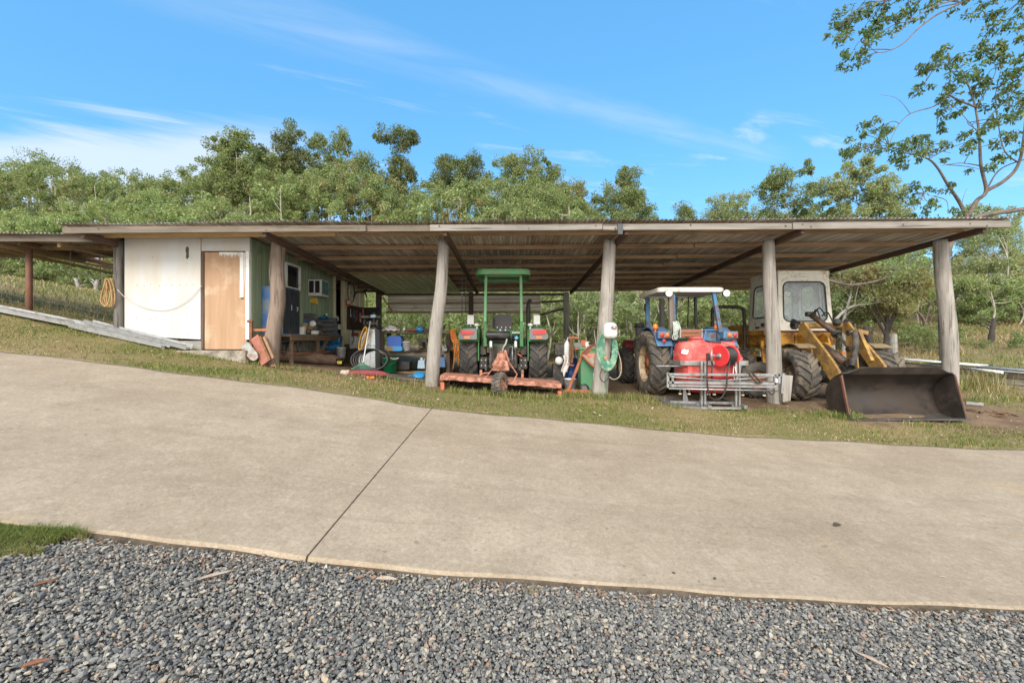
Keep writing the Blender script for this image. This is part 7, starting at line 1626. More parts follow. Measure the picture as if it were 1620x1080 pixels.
# ---------------------------------------------------------------- trees
def leafset(name, dark, mid, light, nscale, ncol, trans=.45): return leafmat(name, [(0, dark), (.45, mid), (.9, light), (1, mul(light, 1.3))], trans, .5, nscale, ncol)
LF = {
 'mid': leafset('leaves_mid_green', (0.116, 0.163, 0.066), (0.200, 0.268, 0.109), (0.326, 0.384, 0.175), .35, (0.274, 0.287, 0.123)),
 'dark': leafset('leaves_dark_green', (0.078, 0.117, 0.052), (0.137, 0.192, 0.081), (0.229, 0.282, 0.129), .4, (0.206, 0.187, 0.084)),
 'olive': leafset('leaves_olive', (0.150, 0.169, 0.073), (0.264, 0.286, 0.131), (0.386, 0.403, 0.213), .3, (0.351, 0.303, 0.144)),
 'pale': leafset('leaves_pale_green', (0.167, 0.208, 0.095), (0.283, 0.342, 0.163), (0.418, 0.483, 0.258), .3, (0.351, 0.358, 0.184)),
 'bright': leafset('leaves_bright_green', (0.145, 0.210, 0.081), (0.253, 0.350, 0.137), (0.418, 0.491, 0.240), .5, (0.390, 0.395, 0.192)),
 'yellow': leafset('leaves_yellow_green', (0.173, 0.194, 0.087), (0.294, 0.302, 0.140), (0.450, 0.417, 0.215), .45, (0.400, 0.264, 0.140)),
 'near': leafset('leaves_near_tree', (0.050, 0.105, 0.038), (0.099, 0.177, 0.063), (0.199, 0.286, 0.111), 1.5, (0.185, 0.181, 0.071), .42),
}
BK = {
 'pale': paint('pale_bark', (.40, .37, .31), .85, 0, .25, 3, (.20, .17, .14), .45, 3, .3),
 'brown': paint('brown_bark', (.17, .135, .105), .9, 0, .3, 3, (.07, .055, .045), .45, 3, .4),
 'dark': paint('charred_bark', (.055, .045, .040), .9, 0, .3, 4),
 'grey': paint('dead_grey_wood', (.33, .31, .28), .9, 0, .25, 4, (.15, .13, .11), .4, 4, .4),
}
def cloud(C, sig, per, L, r=rng, flat=.95, asp=.42, droop=.3):
    """leaf cards round clump centres: C (n,3), sig (n,), per = leaves per clump"""
    per = int(per * 1.7); L = L * .72
    n = len(C); N = n * per
    d = r.normal(size=(N, 3)); d /= np.linalg.norm(d, axis=1)[:, None] + 1e-9
    rad = r.random(N) ** .42
    off = d * rad[:, None] * np.repeat(sig, per)[:, None]; off[:, 2] *= flat
    c = np.repeat(C, per, 0) + off
    Ls = L * r.uniform(.6, 1.35, N)
    # blade direction: outwards and drooping, with a random twist
    ax = d * .8 + r.normal(size=(N, 3)) * .8; ax[:, 2] -= droop; ax /= np.linalg.norm(ax, axis=1)[:, None] + 1e-9
    up = r.normal(size=(N, 3)) * .75; up[:, 2] += .8
    sd = np.cross(up, ax); sd /= np.linalg.norm(sd, axis=1)[:, None] + 1e-9
    nm = np.cross(ax, sd)
    W = Ls * asp * r.uniform(.7, 1.2, N)
    a, b, e = ax * (Ls / 2)[:, None], sd * (W / 2)[:, None], nm * (W * .18)[:, None]
    v = np.stack([c - a, c - a * .05 + b + e, c + a, c - a * .05 - b + e], 1).reshape(-1, 3)
    return v, (np.arange(N) * 4)[:, None] + np.array([[0, 1, 2, 3]])
def at_d(px, py, d):
    px, py, d = np.broadcast_arrays(np.asarray(px, float), np.asarray(py, float), np.asarray(d, float))
    return np.stack([(px - 810) / F * d, d, CZ + (540 - py) / F * d], -1)

def limbs(mb, base, targets, r0, q, trunk_to, n_main=5, mi=0, wob=.06):
    """trunk, main limbs and twigs reaching the clump centres"""
    base = Vector(base); top = Vector(trunk_to); Lt = (top - base).length
    tp = [base, base.lerp(top, .33) + Vector((q.uniform(-1, 1), q.uniform(-1, 1), 0)) * Lt * wob, base.lerp(top, .68) + Vector((q.uniform(-1, 1), q.uniform(-1, 1), 0)) * Lt * wob, top]
    tp = bez(tp, 5); m = len(tp)
    mb.tube(tp, [r0 * (1.25 if i == 0 else 1) * (1 - .65 * i / (m - 1)) for i in range(m)], 8, mi)
    T = list(targets); q.shuffle(T); mains = T[:n_main]; tips = []
    for t_ in mains:
        t_ = Vector(t_); k = q.uniform(.35, .95); i0 = int(k * (m - 1)); s = tp[i0]; rs_ = r0 * (1 - .65 * k) * .62
        mid = s.lerp(t_, .5) + Vector((q.uniform(-1, 1), q.uniform(-1, 1), q.uniform(-.2, .8))) * (t_ - s).length * .13
        pts = bez([s, mid, t_], 6); mb.tube(pts, [rs_ * (1 - .8 * i / (len(pts) - 1)) for i in range(len(pts))], 6, mi); tips.append((pts, rs_))
    for t_ in T[n_main:]:
        t_ = Vector(t_); best = None
        for pts, rs_ in tips:
            for i in range(2, len(pts), 2):
                dd = (pts[i] - t_).length
                if best is None or dd < best[0]: best = (dd, pts[i], rs_ * (1 - .8 * i / (len(pts) - 1)))
        if best is None: continue
        s = best[1]; mid = s.lerp(t_, .55) + Vector((q.uniform(-1, 1), q.uniform(-1, 1), q.uniform(-.3, .6))) * best[0] * .12
        mb.tube(bez([s, mid, t_], 3), [max(.012, best[2] * .6 * (1 - .8 * i / 6)) for i in range(7)], 4, mi)

def tree(name, label, px, top, bot, hw, d, leaf, bark, nc=70, per=90, L=.3, seed=0, lobes=None, base_px=None, group=None, r0=None, sig=None, shape=1.0):
    """crown spans photo rows top..bot and half-width hw at distance d; the trunk goes down to the ground"""
    q = random.Random(seed); r = np.random.default_rng(seed + 100); s = d / F
    bx = ((base_px or px) - 810) * s; gz = G(bx, d)
    root = thing(name, label, 'tree', (bx, d, gz), 0, group); o = np.array(root.location)
    lobes = lobes or [(px, (top + bot) / 2, hw, (bot - top) / 2)]
    nc = int(nc * 1.8); C = []
    wts = np.array([a[2] * a[3] for a in lobes], float); wts /= wts.sum()
    for k in range(nc):
        lx, ly, lw, lh = lobes[r.choice(len(lobes), p=wts)]
        dd = r.normal(size=3); dd /= np.linalg.norm(dd); rad = r.random() ** .38
        yy_ = dd[2] * rad
        wv = (1 - .45 * shape * max(0, yy_) ** 2)
        C.append((((lx + dd[0] * rad * lw * wv) - 810) * s, d + dd[1] * rad * lw * s * .9, CZ + (540 - (ly - yy_ * lh)) * s))
    C = np.array(C) - o
    nc = len(C); sg = np.full(nc, sig if sig else max(.30, 9.0 * s)) * r.uniform(.45, 1.5, nc)
    v, f = cloud(C, sg, per, L, r)
    np_mesh('crown', v, f, LF[leaf], root)
    mb = MB(); cz_ = CZ + (540 - (bot - (bot - top) * .30)) * s
    limbs(mb, (0, 0, -.4), [tuple(c) for c in C], r0 or d * .0032, q, ((px - 810) * s - bx, 0, cz_ - gz), 6)
    mb.build('trunk', BK[bark], root)
    return root

tree('gum_tree', 'spreading dark gum tree left of the tall trees above the white wall', 372, 212, 335, 50, 38, 'mid', 'pale', 80, 100, .30, 1, [(350, 240, 26, 26), (380, 232, 34, 26), (362, 285, 48, 42), (415, 275, 30, 45)])
tree('gum_tree', 'tall leafy gum tree with rounded dark top above the door', 463, 199, 345, 40, 40, 'dark', 'pale', 85, 100, .30, 2, [(462, 222, 24, 25), (440, 258, 34, 42), (478, 270, 32, 46), (455, 310, 48, 36)])
tree('gum_tree', 'narrow gum tree with spiky top right of the door above the roof', 543, 206, 345, 32, 42, 'mid', 'pale', 60, 95, .30, 3, [(545, 228, 17, 24), (508, 232, 18, 24), (530, 285, 40, 44), (575, 262, 18, 22)])
tree('gum_tree', 'twiggy olive gum tree with bare pale branches behind the roof', 590, 262, 350, 40, 36, 'olive', 'pale', 46, 70, .28, 4, [(560, 300, 46, 40), (610, 310, 40, 32), (500, 315, 40, 30)])
tree('dark_tree', 'isolated tall dark tree with bare forked stem standing above the wood', 628, 205, 300, 34, 38, 'dark', 'brown', 46, 105, .27, 5, [(608, 218, 17, 13), (640, 221, 21, 17), (628, 255, 13, 24), (645, 277, 21, 12), (622, 290, 24, 18)])
tree('rain_tree', 'dark flat-topped tree above the middle of the roof', 730, 246, 350, 42, 46, 'dark', 'brown', 60, 95, .32, 6, [(705, 262, 18, 13), (742, 258, 20, 14), (728, 292, 46, 36)])
tree('gum_tree', 'broad airy gum tree with gaps of sky above the green tractor', 833, 238, 355, 56, 45, 'mid', 'pale', 74, 92, .31, 7, [(835, 256, 34, 18), (800, 262, 26, 17), (868, 274, 22, 20), (838, 305, 62, 36)])
tree('gum_tree', 'rounded olive gum tree right of the broad airy one above the roof', 903, 284, 360, 34, 44, 'olive', 'pale', 50, 95, .3, 8, [(905, 304, 24, 20), (890, 330, 44, 26)])
tree('gum_tree', 'conical green gum tree alone above the hose post', 986, 266, 365, 44, 44, 'mid', 'pale', 66, 100, .3, 9, [(993, 283, 20, 17), (980, 312, 40, 28), (1000, 330, 36, 24), (960, 340, 26, 20)])
tree('sapling', 'small thin sapling poking above the roof in a gap of open sky', 1081, 312, 350, 14, 40, 'mid', 'brown', 14, 60, .22, 10, [(1078, 332, 9, 16), (1090, 340, 9, 10)], r0=.07)
tree('gum_tree', 'pale wispy gum tree above the blue tractor', 1152, 300, 365, 40, 46, 'pale', 'pale', 44, 75, .29, 11, [(1135, 328, 22, 20), (1165, 318, 24, 17), (1155, 345, 46, 20)])
tree('gum_tree', 'airy dark gum tree with open clumps above the white loader cab', 1240, 255, 375, 46, 36, 'mid', 'pale', 50, 78, .27, 12, [(1225, 284, 24, 16), (1262, 268, 24, 14), (1215, 300, 20, 12), (1245, 330, 38, 34), (1285, 300, 14, 16)])
tree('gum_tree', 'large pale olive gum tree right of centre above the loader', 1360, 250, 410, 68, 34, 'pale', 'brown', 105, 105, .27, 13, [(1358, 288, 50, 36), (1318, 312, 36, 34), (1400, 318, 36, 40), (1360, 362, 74, 40)])
tree('gum_tree', 'pale round tree crown behind the thin pale trunk at the far right', 1566, 318, 440, 56, 42, 'pale', 'pale', 70, 85, .29, 14, [(1545, 345, 34, 22), (1590, 350, 30, 22), (1560, 390, 60, 40)])
tree('thin_tree', 'thin pale-trunked tree with sparse leaves right of the end post', 1580, 345, 440, 40, 28, 'pale', 'pale', 26, 55, .22, 15, [(1560, 372, 26, 18), (1600, 385, 26, 24), (1570, 420, 30, 18)], r0=.13, base_px=1578)
tree('wattle_tree', 'low spreading tree with dark forked trunk behind the loader bucket', 1405, 415, 510, 62, 18, 'yellow', 'dark', 60, 70, .15, 16, [(1370, 440, 36, 22), (1430, 450, 40, 28), (1400, 480, 46, 20)], base_px=1402, r0=.12)
tree('wattle_tree', 'leafy light green tree just beyond the open right end of the shed', 1440, 395, 520, 46, 22, 'bright', 'brown', 60, 80, .18, 17, [(1390, 420, 40, 24), (1450, 410, 36, 24), (1440, 460, 36, 30)], base_px=1482, r0=.10)
tree('wattle_tree', 'yellow green leafy tree between loader cab and bucket', 1340, 425, 530, 40, 20, 'olive', 'grey', 56, 80, .17, 18, [(1330, 450, 34, 26), (1355, 490, 40, 26), (1310, 500, 24, 24)], base_px=1362, r0=.09)
tree('wattle_tree', 'pale leafy tree right of the thick end post', 1600, 430, 560, 60, 24, 'bright', 'brown', 80, 80, .19, 19, [(1590, 470, 50, 36), (1640, 480, 50, 50), (1560, 500, 36, 32), (1530, 460, 26, 30)], base_px=1608, r0=.11)
for k, (pts, lb_) in enumerate(((((1318, 512), (1345, 486), (1390, 478), (1430, 463), (1468, 440)), 'pale bare branch arching up to the right behind the loader arms'), (((1300, 446), (1345, 451), (1395, 442), (1425, 424), (1450, 405)), 'dark bare branch reaching out under the right end of the roof'), (((1335, 505), (1345, 470), (1352, 440), (1372, 418)), 'upright bare grey stem behind the loader arms'))):
    d_ = (17.5, 16.5, 18)[k]; pw = [P(a, b, d_ + .25 * i) for i, (a, b) in enumerate(pts)]; base = Vector((pw[0].x - (.4 if k == 1 else .0), d_, G(pw[0].x, d_)))
    rt = thing('bare_branch', lb_, 'branch', base); mb = MB(); cc = bez([Vector((base.x, d_, base.z - .2)), base.lerp(pw[0], .6)] + pw, 6); mb.tube([p - base for p in cc], [.085 * (1 - .8 * i / (len(cc) - 1)) for i in range(len(cc))], 7)
    q = random.Random(k + 60)
    for j in range(7):
        s = cc[int(len(cc) * (.45 + .07 * j))] - base; e = s + Vector((q.uniform(-.7, .9), q.uniform(-.5, .5), q.uniform(-.1, .9))); mb.tube(bez([s, s.lerp(e, .5) + Vector((0, 0, q.uniform(-.1, .15))), e], 4), [.025 * (1 - .8 * i / 8) for i in range(9)], 5)
    mb.build('limb', BK[('grey', 'brown', 'grey')[k]], rt)
    r = np.random.default_rng(k + 5); C = np.array([tuple(cc[int(len(cc) * u)] - base + Vector((r.uniform(-.6, .6), r.uniform(-.5, .5), r.uniform(-.1, .6)))) for u in r.uniform(.5, .98, 9)])
    v, f = cloud(C, r.uniform(.25, .5, 9), 45, .15, r); np_mesh('leaves', v, f, LF['bright'], rt)

# ---- the near tree at the right: limbs and leaf sprays
nt = thing('near_tree', 'large open leafy tree with forked limbs overhanging the right end of the shed', 'tree', (P(1506, 0, 13).x, 13, G(12.9, 13))); W_ = Off(nt)
LB = [((1500, 640), (1494, 520), (1492, 425), (1504, 378), (1530, 345)), .15, .11, 13, 13], [((1530, 345), (1518, 320), (1500, 293), (1482, 264), (1465, 250), (1432, 242), (1402, 236)), .085, .012, 13, 12.4], \
     [((1531, 343), (1545, 318), (1560, 302), (1552, 262), (1549, 212), (1543, 170), (1533, 138), (1524, 112)), .10, .015, 13, 12.6], [((1560, 302), (1590, 285), (1612, 258), (1622, 200), (1628, 120), (1650, 40), (1610, -20)), .075, .03, 13, 12], \
     [((1528, 352), (1558, 340), (1620, 331), (1700, 318)), .10, .08, 13, 13.2], [((1500, 150), (1478, 168), (1440, 180), (1420, 200), (1406, 230)), .03, .010, 12.5, 12.3], [((1545, 170), (1520, 160), (1500, 150)), .04, .03, 12.7, 12.5], \
     [((1440, 180), (1428, 164), (1415, 154), (1392, 150)), .012, .005, 12.4, 12.2], [((1549, 262), (1520, 258), (1490, 262)), .025, .01, 12.9, 12.6], [((1610, -20), (1560, -10), (1520, 5), (1480, 25), (1450, 48), (1430, 68), (1408, 80), (1388, 83), (1372, 70)), .05, .008, 12, 11.6], \
     [((1540, -8), (1480, 10), (1440, 34), (1412, 62)), .03, .006, 11.9, 11.5], [((1520, 4), (1450, -5), (1380, 5), (1340, 25)), .03, .006, 11.9, 11.5], [((1612, 258), (1590, 240), (1580, 200), (1575, 150), (1590, 90)), .03, .01, 12.8, 12.4], [((1560, 302), (1580, 270), (1612, 255), (1640, 250)), .03, .02, 13, 12.7], \
     [((1549, 212), (1570, 180), (1600, 150), (1620, 120)), .03, .012, 12.7, 12.4], [((1533, 138), (1514, 112), (1492, 90), (1474, 100), (1464, 132)), .022, .006, 12.6, 12.4], [((1549, 212), (1530, 190), (1505, 165), (1488, 178)), .018, .006, 12.8, 12.5], [((1545, 170), (1562, 140), (1575, 112), (1568, 88)), .02, .006, 12.6, 12.3], [((1531, 343), (1522, 330), (1524, 312), (1530, 298)), .018, .005, 13, 13], [((1500, 293), (1480, 310), (1462, 305)), .012, .005, 13, 12.8]
mb = MB(); pool = []
for pts, ra, rb, da, db in LB:
    n = len(pts); pw = [W_(P(a, b, da + (db - da) * i / (n - 1))) for i, (a, b) in enumerate(pts)]; cc = bez(pw, 6); m = len(cc)
    mb.tube(cc, [(ra + (rb - ra) * (i / (m - 1)) ** .7) * (.72 if ra < .12 else 1) for i in range(m)], 8); pool += cc[m // 4:]
SPR = [(1340, 30, 20), (1328, 52, 14), (1352, 18, 16), (1376, 14, 16), (1402, 8, 16), (1330, 38, 14), (1366, 46, 12), (1388, 42, 13), (1384, 58, 10), (1345, 92, 10), (1354, 106, 10), (1350, 80, 8), (1395, 30, 12), (1425, 22, 10), (1440, 12, 12), (1412, 45, 8), (1372, 68, 10), (1480, 5, 12), (1512, 8, 12), (1462, 22, 7),
       (1555, 16, 20), (1590, 28, 20), (1610, 8, 20), (1616, 50, 16), (1572, 46, 14), (1592, 74, 18), (1604, 98, 16), (1562, 90, 12), (1545, 76, 12), (1570, 70, 10), (1492, 86, 16), (1476, 112, 15), (1466, 136, 12), (1480, 98, 12), (1512, 96, 14), (1530, 116, 20), (1562, 122, 22), (1590, 132, 22), (1612, 150, 20), (1576, 160, 16), (1540, 150, 18), (1502, 160, 16), (1490, 178, 12), (1520, 135, 16), (1600, 175, 16),
       (1368, 194, 10), (1390, 202, 10), (1360, 214, 10), (1376, 228, 12), (1400, 214, 10), (1392, 240, 12), (1422, 236, 12), (1440, 226, 13), (1460, 214, 12), (1482, 206, 12), (1450, 244, 10), (1492, 226, 11), (1504, 242, 10), (1475, 232, 12), (1438, 262, 8), (1346, 240, 12), (1340, 246, 8), (1410, 258, 7), (1456, 290, 8), (1448, 305, 6), (1462, 318, 7), (1478, 328, 10), (1500, 336, 9), (1486, 300, 6), (1552, 268, 6), (1560, 198, 9), (1582, 190, 12), (1602, 212, 13), (1572, 226, 9), (1602, 240, 11), (1588, 252, 8), (1545, 205, 7), (1530, 225, 6), (1616, 120, 18), (1580, 105, 12), (1630, 180, 18), (1420, 352, 6), (1440, 345, 7), (1522, 175, 9)]
r = np.random.default_rng(3); C, S, Pn = [], [], []
q = random.Random(2)
for px_, py, rr in SPR:
    k = max(3, int(rr / 3.0))
    cw = W_(P(px_, py, 12.5 + q.uniform(-.8, .5)))
    s = min(pool, key=lambda p: (p - cw).length); e = cw
    mb.tube(bez([s, s.lerp(e, .5) + Vector((q.uniform(-.1, .1), q.uniform(-.1, .1), q.uniform(0, .12))), e], 4), [.010 * (1 - .7 * i / 8) + .003 for i in range(9)], 4)
    for j in range(k):
        a = q.uniform(0, 2 * PI); ro = rr * math.sqrt(q.random()) * 12.5 / F
        C.append((cw.x + ro * math.cos(a), cw.y + q.uniform(-.35, .35), cw.z + ro * math.sin(a) * .8)); S.append(q.uniform(.09, .20))
v, f = cloud(np.array(C), np.array(S), 17, .17, r, .8, .42, .7)
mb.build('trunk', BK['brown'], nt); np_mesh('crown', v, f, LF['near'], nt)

# ---- woods that read as one mass
def wood_mass(name, label, n, per, px0, px1, tops, bots, d0, d1, L, leaf, sig, seed, stems=0, bark='pale', gap=.0, power=1.35):
    r = np.random.default_rng(seed); px = r.uniform(px0, px1, n); d = d0 + (d1 - d0) * r.random(n)
    tp = np.interp(px, [a for a, b in tops], [b for a, b in tops]); bt = np.interp(px, [a for a, b in bots], [b for a, b in bots])
    k = (d - d0) / (d1 - d0)
    tp = tp + (1 - k) * (bt - tp) * .22 + (lf(px * .045, d * .35, 1.0, seed) - .5) * 20            # front of the wood is lower; lumpy canopy
    py = tp + (bt - tp) * r.random(n) ** power
    C = at_d(px, py, d); kk = C[:, 2] > H(C[:, 0], C[:, 1]) + .1
    kk &= lf(C[:, 0] * .6, C[:, 2] * .8, 1.0, seed + 3) > gap
    C, d = C[kk], d[kk]
    v, f = cloud(C, sig * d * r.uniform(.6, 1.4, len(d)), per, L, r)
    mb = MB(); q = random.Random(seed)
    for j in range(stems):
        p_ = q.uniform(px0, px1); dd = q.uniform(d0, d1); t_ = np.interp(p_, [a for a, b in tops], [b for a, b in tops]) + 22; x = (p_ - 810) / F * dd; g = G(x, dd); top = P(p_ + q.uniform(-14, 14), t_ + q.uniform(0, 40), dd)
        if top.z < g + 1: continue
        a = Vector((x, dd, g - .2)); mid = a.lerp(top, .5) + Vector((q.uniform(-.4, .4), 0, 0)); cc = bez([a, mid, top], 5); rr = dd * .0028 * q.uniform(.6, 1.2); mb.tube(cc, [rr * (1 - .7 * i / 10) for i in range(11)], 5)
        for u in range(3):
            s = cc[q.randint(5, 9)]; e = s + Vector((q.uniform(-1, 1), q.uniform(-.5, .5), q.uniform(.2, .9))) * dd * .035; mb.tube(bez([s, s.lerp(e, .6) + Vector((0, 0, -.1)), e], 3), [rr * .45 * (1 - .7 * i / 6) for i in range(7)], 4)
    if mb.v:
        tv = np.array(mb.v); tf = np.array([x[:4] if len(x) >= 4 else (x + [x[-1]])[:4] for x in mb.f if len(x) == 4]); o = len(v)
        fs = np.concatenate([f, tf + o]); mi = np.concatenate([np.zeros(len(f), int), np.ones(len(tf), int)]); ob = np_mesh(name, np.concatenate([v, tv]), fs, [LF[leaf], BK[bark]], mi=mi)
    else: ob = np_mesh(name, v, f, LF[leaf])
    return tag(ob, label, kind='stuff')
lt = [(-200, 225), (0, 252), (60, 243), (110, 250), (150, 268), (200, 262), (250, 276), (300, 262), (340, 242), (420, 236), (480, 240)]
wood_mass('hillside_wood', 'dense mixed wood on the hillside at the left', 1500, 62, -200, 480, lt, [(-200, 400), (480, 400)], 36, 60, .36, 'mid', .0135, 1, 60)
wood_mass('hillside_wood', 'olive gum foliage mixed through the wood at the left', 700, 62, -200, 480, [(a, b + 14) for a, b in lt], [(-200, 400), (480, 400)], 36, 56, .36, 'olive', .0125, 2, 40, gap=.35)
lb2 = [(-200, 330), (0, 338), (60, 330), (120, 318), (180, 308), (250, 302), (330, 312), (420, 322)]
wood_mass('bright_thicket', 'bright green thicket of young trees along the top of the paddock', 1300, 62, -200, 430, lb2, [(-200, 440), (0, 452), (100, 462), (180, 478), (430, 500)], 27, 33, .27, 'bright', .0125, 3, 50, 'brown')
wood_mass('bright_thicket', 'grey green scrub at the foot of the thicket', 300, 60, -200, 430, [(-200, 405), (0, 412), (180, 425), (430, 450)], [(-200, 440), (0, 450), (100, 460), (180, 476), (430, 500)], 26, 28.5, .2, 'mid', .010, 4, 60, 'grey')
cm = [(400, 250), (480, 246), (560, 248), (600, 262), (640, 288), (690, 272), (740, 270), (800, 268), (860, 276), (915, 300), (945, 335), (1010, 338), (1080, 346), (1150, 342), (1230, 338), (1320, 335)]
wood_mass('middle_wood', 'mid green wood behind the shed roof', 1500, 62, 400, 1320, cm, [(400, 400), (1320, 410)], 30, 52, .34, 'mid', .0125, 5, 50)
wood_mass('middle_wood', 'bright leafy trees just behind the shed roof', 750, 62, 400, 1000, [(a, b + 22) for a, b in cm], [(400, 400), (1320, 410)], 28, 40, .28, 'bright', .012, 6, 30, gap=.3)
wood_mass('middle_wood', 'yellow olive foliage between the trees behind the shed roof', 420, 62, 440, 1320, [(a, b + 18) for a, b in cm], [(400, 400), (1320, 410)], 30, 46, .3, 'yellow', .011, 7, 20, gap=.45)
sh = [(540, 440), (700, 436), (860, 430), (1000, 428), (1150, 425), (1330, 430)]
wood_mass('undergrowth', 'sunlit green undergrowth seen through the open back of the shed', 1500, 64, 530, 1340, sh, [(530, 548), (1340, 556)], 19, 27, .20, 'bright', .0125, 8, 40, 'pale', power=.9)
wood_mass('undergrowth', 'pale dry undergrowth mixed in behind the shed', 620, 60, 800, 1340, sh, [(530, 548), (1340, 556)], 18.5, 25, .17, 'pale', .011, 9, 46, 'pale', gap=.35)
rt2 = [(1290, 345), (1380, 395), (1440, 415), (1500, 410), (1545, 395), (1620, 392), (1800, 385)]
wood_mass('right_wood', 'yellow green wood rising beyond the right end of the shed', 1400, 62, 1290, 1850, rt2, [(1290, 520), (1400, 535), (1620, 575), (1850, 580)], 25, 46, .28, 'olive', .0125, 10, 50)
wood_mass('right_wood', 'bright green leaves through the wood on the right', 650, 62, 1290, 1850, [(a, b + 20) for a, b in rt2], [(1290, 515), (1400, 528), (1620, 565), (1850, 580)], 22, 34, .22, 'bright', .0115, 11, 40, gap=.35)
wood_mass('right_wood', 'low shrubs at the foot of the right-hand wood', 260, 60, 1420, 1800, [(1420, 505), (1500, 520), (1800, 540)], [(1420, 548), (1800, 590)], 17, 23, .15, 'mid', .011, 12, 12, 'dark')
# dead stumps at the foot of the thicket on the left, and a burnt one on the right
for k, (px_, py0, py1, d_, w_, bk_, lb_) in enumerate(((188, 472, 430, 24, .22, 'grey', 'jagged dead grey stump at the foot of the thicket beside the rope'), (150, 462, 436, 25, .12, 'grey', 'broken pale dead stem leaning at the foot of the thicket'), (122, 462, 440, 25, .10, 'grey', 'short dead grey branch lying at the foot of the thicket'), (1567, 580, 540, 19, .10, 'dark', 'charred black stump below the right-hand wood'), (1373, 556, 505, 17.6, .13, 'dark', 'leaning charred black trunk behind the loader bucket'))):
    x = (px_ - 810) / F * d_; g = G(x, d_); hh_ = max(.8, (py0 - py1) / F * d_); rt = thing('dead_stump', lb_, 'stump', (x, d_, g)); q = random.Random(k); mb = MB()
    mb.tube(bez([(0, 0, -.3), (.06, 0, hh_ * .4), (.16 if k % 2 else -.1, 0, hh_)], 5), [w_ * (1.3 - .06 * i) * (1 + .15 * math.sin(i * 2)) for i in range(11)], 9)
    for j in range(4): s = Vector((.04, 0, hh_ * (.45 + .12 * j))); e = s + Vector((q.uniform(-.6, .6), q.uniform(-.3, .3), q.uniform(.1, .6))); mb.tube([s, s.lerp(e, .5) + Vector((0, 0, .05)), e], [w_ * .4, w_ * .25, w_ * .08], 6)
    mb.build('trunk', BK[bk_], rt)
# ---------------------------------------------------------------- sky, sun, camera
SUN_EL, SUN_AZ = math.radians(34), math.radians(198)     # azimuth clockwise from +Y: behind the camera, a little to the left
w = bpy.data.worlds.new('World'); SC.world = w; w.use_nodes = True
wt = w.node_tree; wn = wt.nodes; wl = wt.links
bg = wn['Background']; bg.inputs['Strength'].default_value = SKY_STRENGTH
sky = wn.new('ShaderNodeTexSky'); sky.sky_type = 'NISHITA'; sky.sun_disc = False
sky.sun_elevation = SUN_EL; sky.sun_rotation = SUN_AZ; sky.altitude = 100; sky.air_density = 1.0; sky.dust_density = .6; sky.ozone_density = 2.0
def wm(op, a, b=0, c=0, clamp=False):
    m = wn.new('ShaderNodeMath'); m.operation = op; m.use_clamp = clamp
    for i, v in enumerate((a, b, c)):
        if hasattr(v, 'is_output'): wl.new(v, m.inputs[i])
        else: m.inputs[i].default_value = v
    return m.outputs[0]
tc = wn.new('ShaderNodeTexCoord'); sx = wn.new('ShaderNodeSeparateXYZ'); wl.new(tc.outputs['Generated'], sx.inputs[0])
zz = wm('MAXIMUM', sx.outputs[2], .04)
cx = wm('DIVIDE', sx.outputs[0], zz); cy = wm('DIVIDE', sx.outputs[1], zz)     # the cloud deck: a plane high above
a = math.radians(25)
ua = wm('ADD', wm('MULTIPLY', cx, math.cos(a)), wm('MULTIPLY', cy, math.sin(a)))
va = wm('SUBTRACT', wm('MULTIPLY', cy, math.cos(a)), wm('MULTIPLY', cx, math.sin(a)))
def cnoise(su, sv, off, detail=6, dist=.6, rough=.6):
    cb = wn.new('ShaderNodeCombineXYZ'); wl.new(wm('MULTIPLY', ua, su), cb.inputs[0]); wl.new(wm('MULTIPLY', va, sv), cb.inputs[1]); cb.inputs[2].default_value = off
    n = wn.new('ShaderNodeTexNoise'); n.inputs['Scale'].default_value = 1; n.inputs['Detail'].default_value = detail
    n.inputs['Distortion'].default_value = dist; n.inputs['Roughness'].default_value = rough
    wl.new(cb.outputs[0], n.inputs['Vector']); return n.outputs['Fac']
def sstep(x, a, b):
    m = wn.new('ShaderNodeMapRange'); m.interpolation_type = 'SMOOTHSTEP'; wl.new(x, m.inputs[0]); m.inputs[1].default_value = a; m.inputs[2].default_value = b
    return m.outputs[0]
# one long faint streak, wisps elsewhere, and a bank low on the left
dv = wm('ABSOLUTE', wm('SUBTRACT', wm('ADD', va, wm('MULTIPLY', wm('SUBTRACT', cnoise(.8, 1.2, 3), .5), .35)), 1.575))
streak = wm('MULTIPLY', wm('SUBTRACT', 1, sstep(dv, .0, .17)), sstep(cnoise(1.2, 6, 1), .25, .68))
streak = wm('MULTIPLY', streak, wm('MULTIPLY', sstep(ua, -.9, 0.2), wm('SUBTRACT', 1, sstep(ua, 2.1, 2.5))))
wisp = sstep(wm('MULTIPLY', cnoise(.9, 3.4, 8.3, 7, 1.2), cnoise(.45, .8, 2.2, 3, .3)), .27, .42)
el = sx.outputs[2]
ratio = wm('DIVIDE', sx.outputs[0], wm('MAXIMUM', sx.outputs[1], .05))
bn_ = wm('MULTIPLY', wm('SUBTRACT', cnoise(.5, 1.6, 5.5, 6, .5), .5), 1.1)
bank = wm('MULTIPLY', sstep(wm('ADD', cy, bn_), 1.98, 2.32), wm('SUBTRACT', 1, sstep(wm('ADD', ratio, bn_), -.66, -.25)))
low = wm('SUBTRACT', 1, sstep(el, -.05, .40))
cl = wm('MAXIMUM', wm('MAXIMUM', wm('MULTIPLY', streak, .19), wm('MULTIPLY', wisp, .45)), wm('MAXIMUM', wm('MULTIPLY', bank, .6), wm('MULTIPLY', low, .10)), clamp=True)
mx = wn.new('ShaderNodeMix'); mx.data_type = 'RGBA'; wl.new(cl, mx.inputs[0])
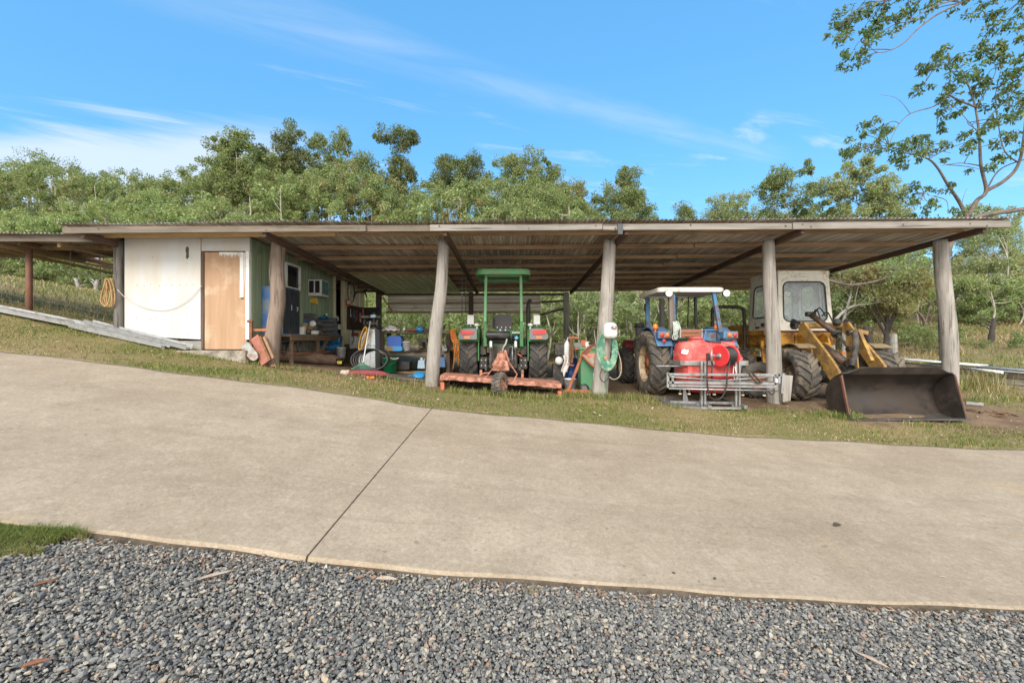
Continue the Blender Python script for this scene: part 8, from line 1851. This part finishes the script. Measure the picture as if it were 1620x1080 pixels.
tint = wn.new('ShaderNodeMix'); tint.data_type = 'RGBA'; tint.blend_type = 'MULTIPLY'; tint.inputs[0].default_value = 1
wl.new(sky.outputs[0], tint.inputs[6]); tint.inputs[7].default_value = SKY_TINT
flat_ = wn.new('ShaderNodeMix'); flat_.data_type = 'RGBA'; flat_.inputs[0].default_value = .62; wl.new(tint.outputs[2], flat_.inputs[6]); flat_.inputs[7].default_value = DEEP_BLUE
wl.new(flat_.outputs[2], mx.inputs[6]); mx.inputs[7].default_value = CLOUD_COL
# bright cloud added across the unseen sky behind the camera, filling the shed softly
mb_ = wn.new('ShaderNodeMix'); mb_.data_type = 'RGBA'
bk_ = wm('MULTIPLY', sstep(wm('ADD', wm('MULTIPLY', sx.outputs[1], -1), wm('MULTIPLY', wm('SUBTRACT', cnoise(.5, .7, 12), .5), .5)), -.12, .42), .92)
wl.new(bk_, mb_.inputs[0]); wl.new(mx.outputs[2], mb_.inputs[6]); mb_.inputs[7].default_value = BACK_COL
wl.new(mb_.outputs[2], bg.inputs['Color'])
sl = bpy.data.lights.new('sun', 'SUN'); sl.energy = SUN_STRENGTH; sl.angle = math.radians(SUN_ANGLE); sl.color = (1, .945, .86)
so = bpy.data.objects.new('sun', sl); COL.objects.link(so); so.location = (-20, -30, 60)
dirv = Vector((math.sin(SUN_AZ) * math.cos(SUN_EL), math.cos(SUN_AZ) * math.cos(SUN_EL), math.sin(SUN_EL)))
so.rotation_euler = dirv.to_track_quat('Z', 'Y').to_euler()
cam = bpy.data.cameras.new('camera'); cam.lens = 36 * F / 1620; cam.sensor_width = 36; cam.clip_end = 2000; cam.clip_start = .05
co = bpy.data.objects.new('camera', cam); COL.objects.link(co); co.location = (0, 0, CZ); co.rotation_euler = (PI / 2, 0, 0)
SC.camera = co
SC.view_settings.view_transform = 'Standard'; SC.view_settings.look = 'None'
SC.view_settings.exposure = EXPOSURE; SC.view_settings.gamma = 1
SC.cycles.max_bounces = 8; SC.cycles.diffuse_bounces = 4; SC.cycles.transparent_max_bounces = 8
SC.cycles.use_denoising = True
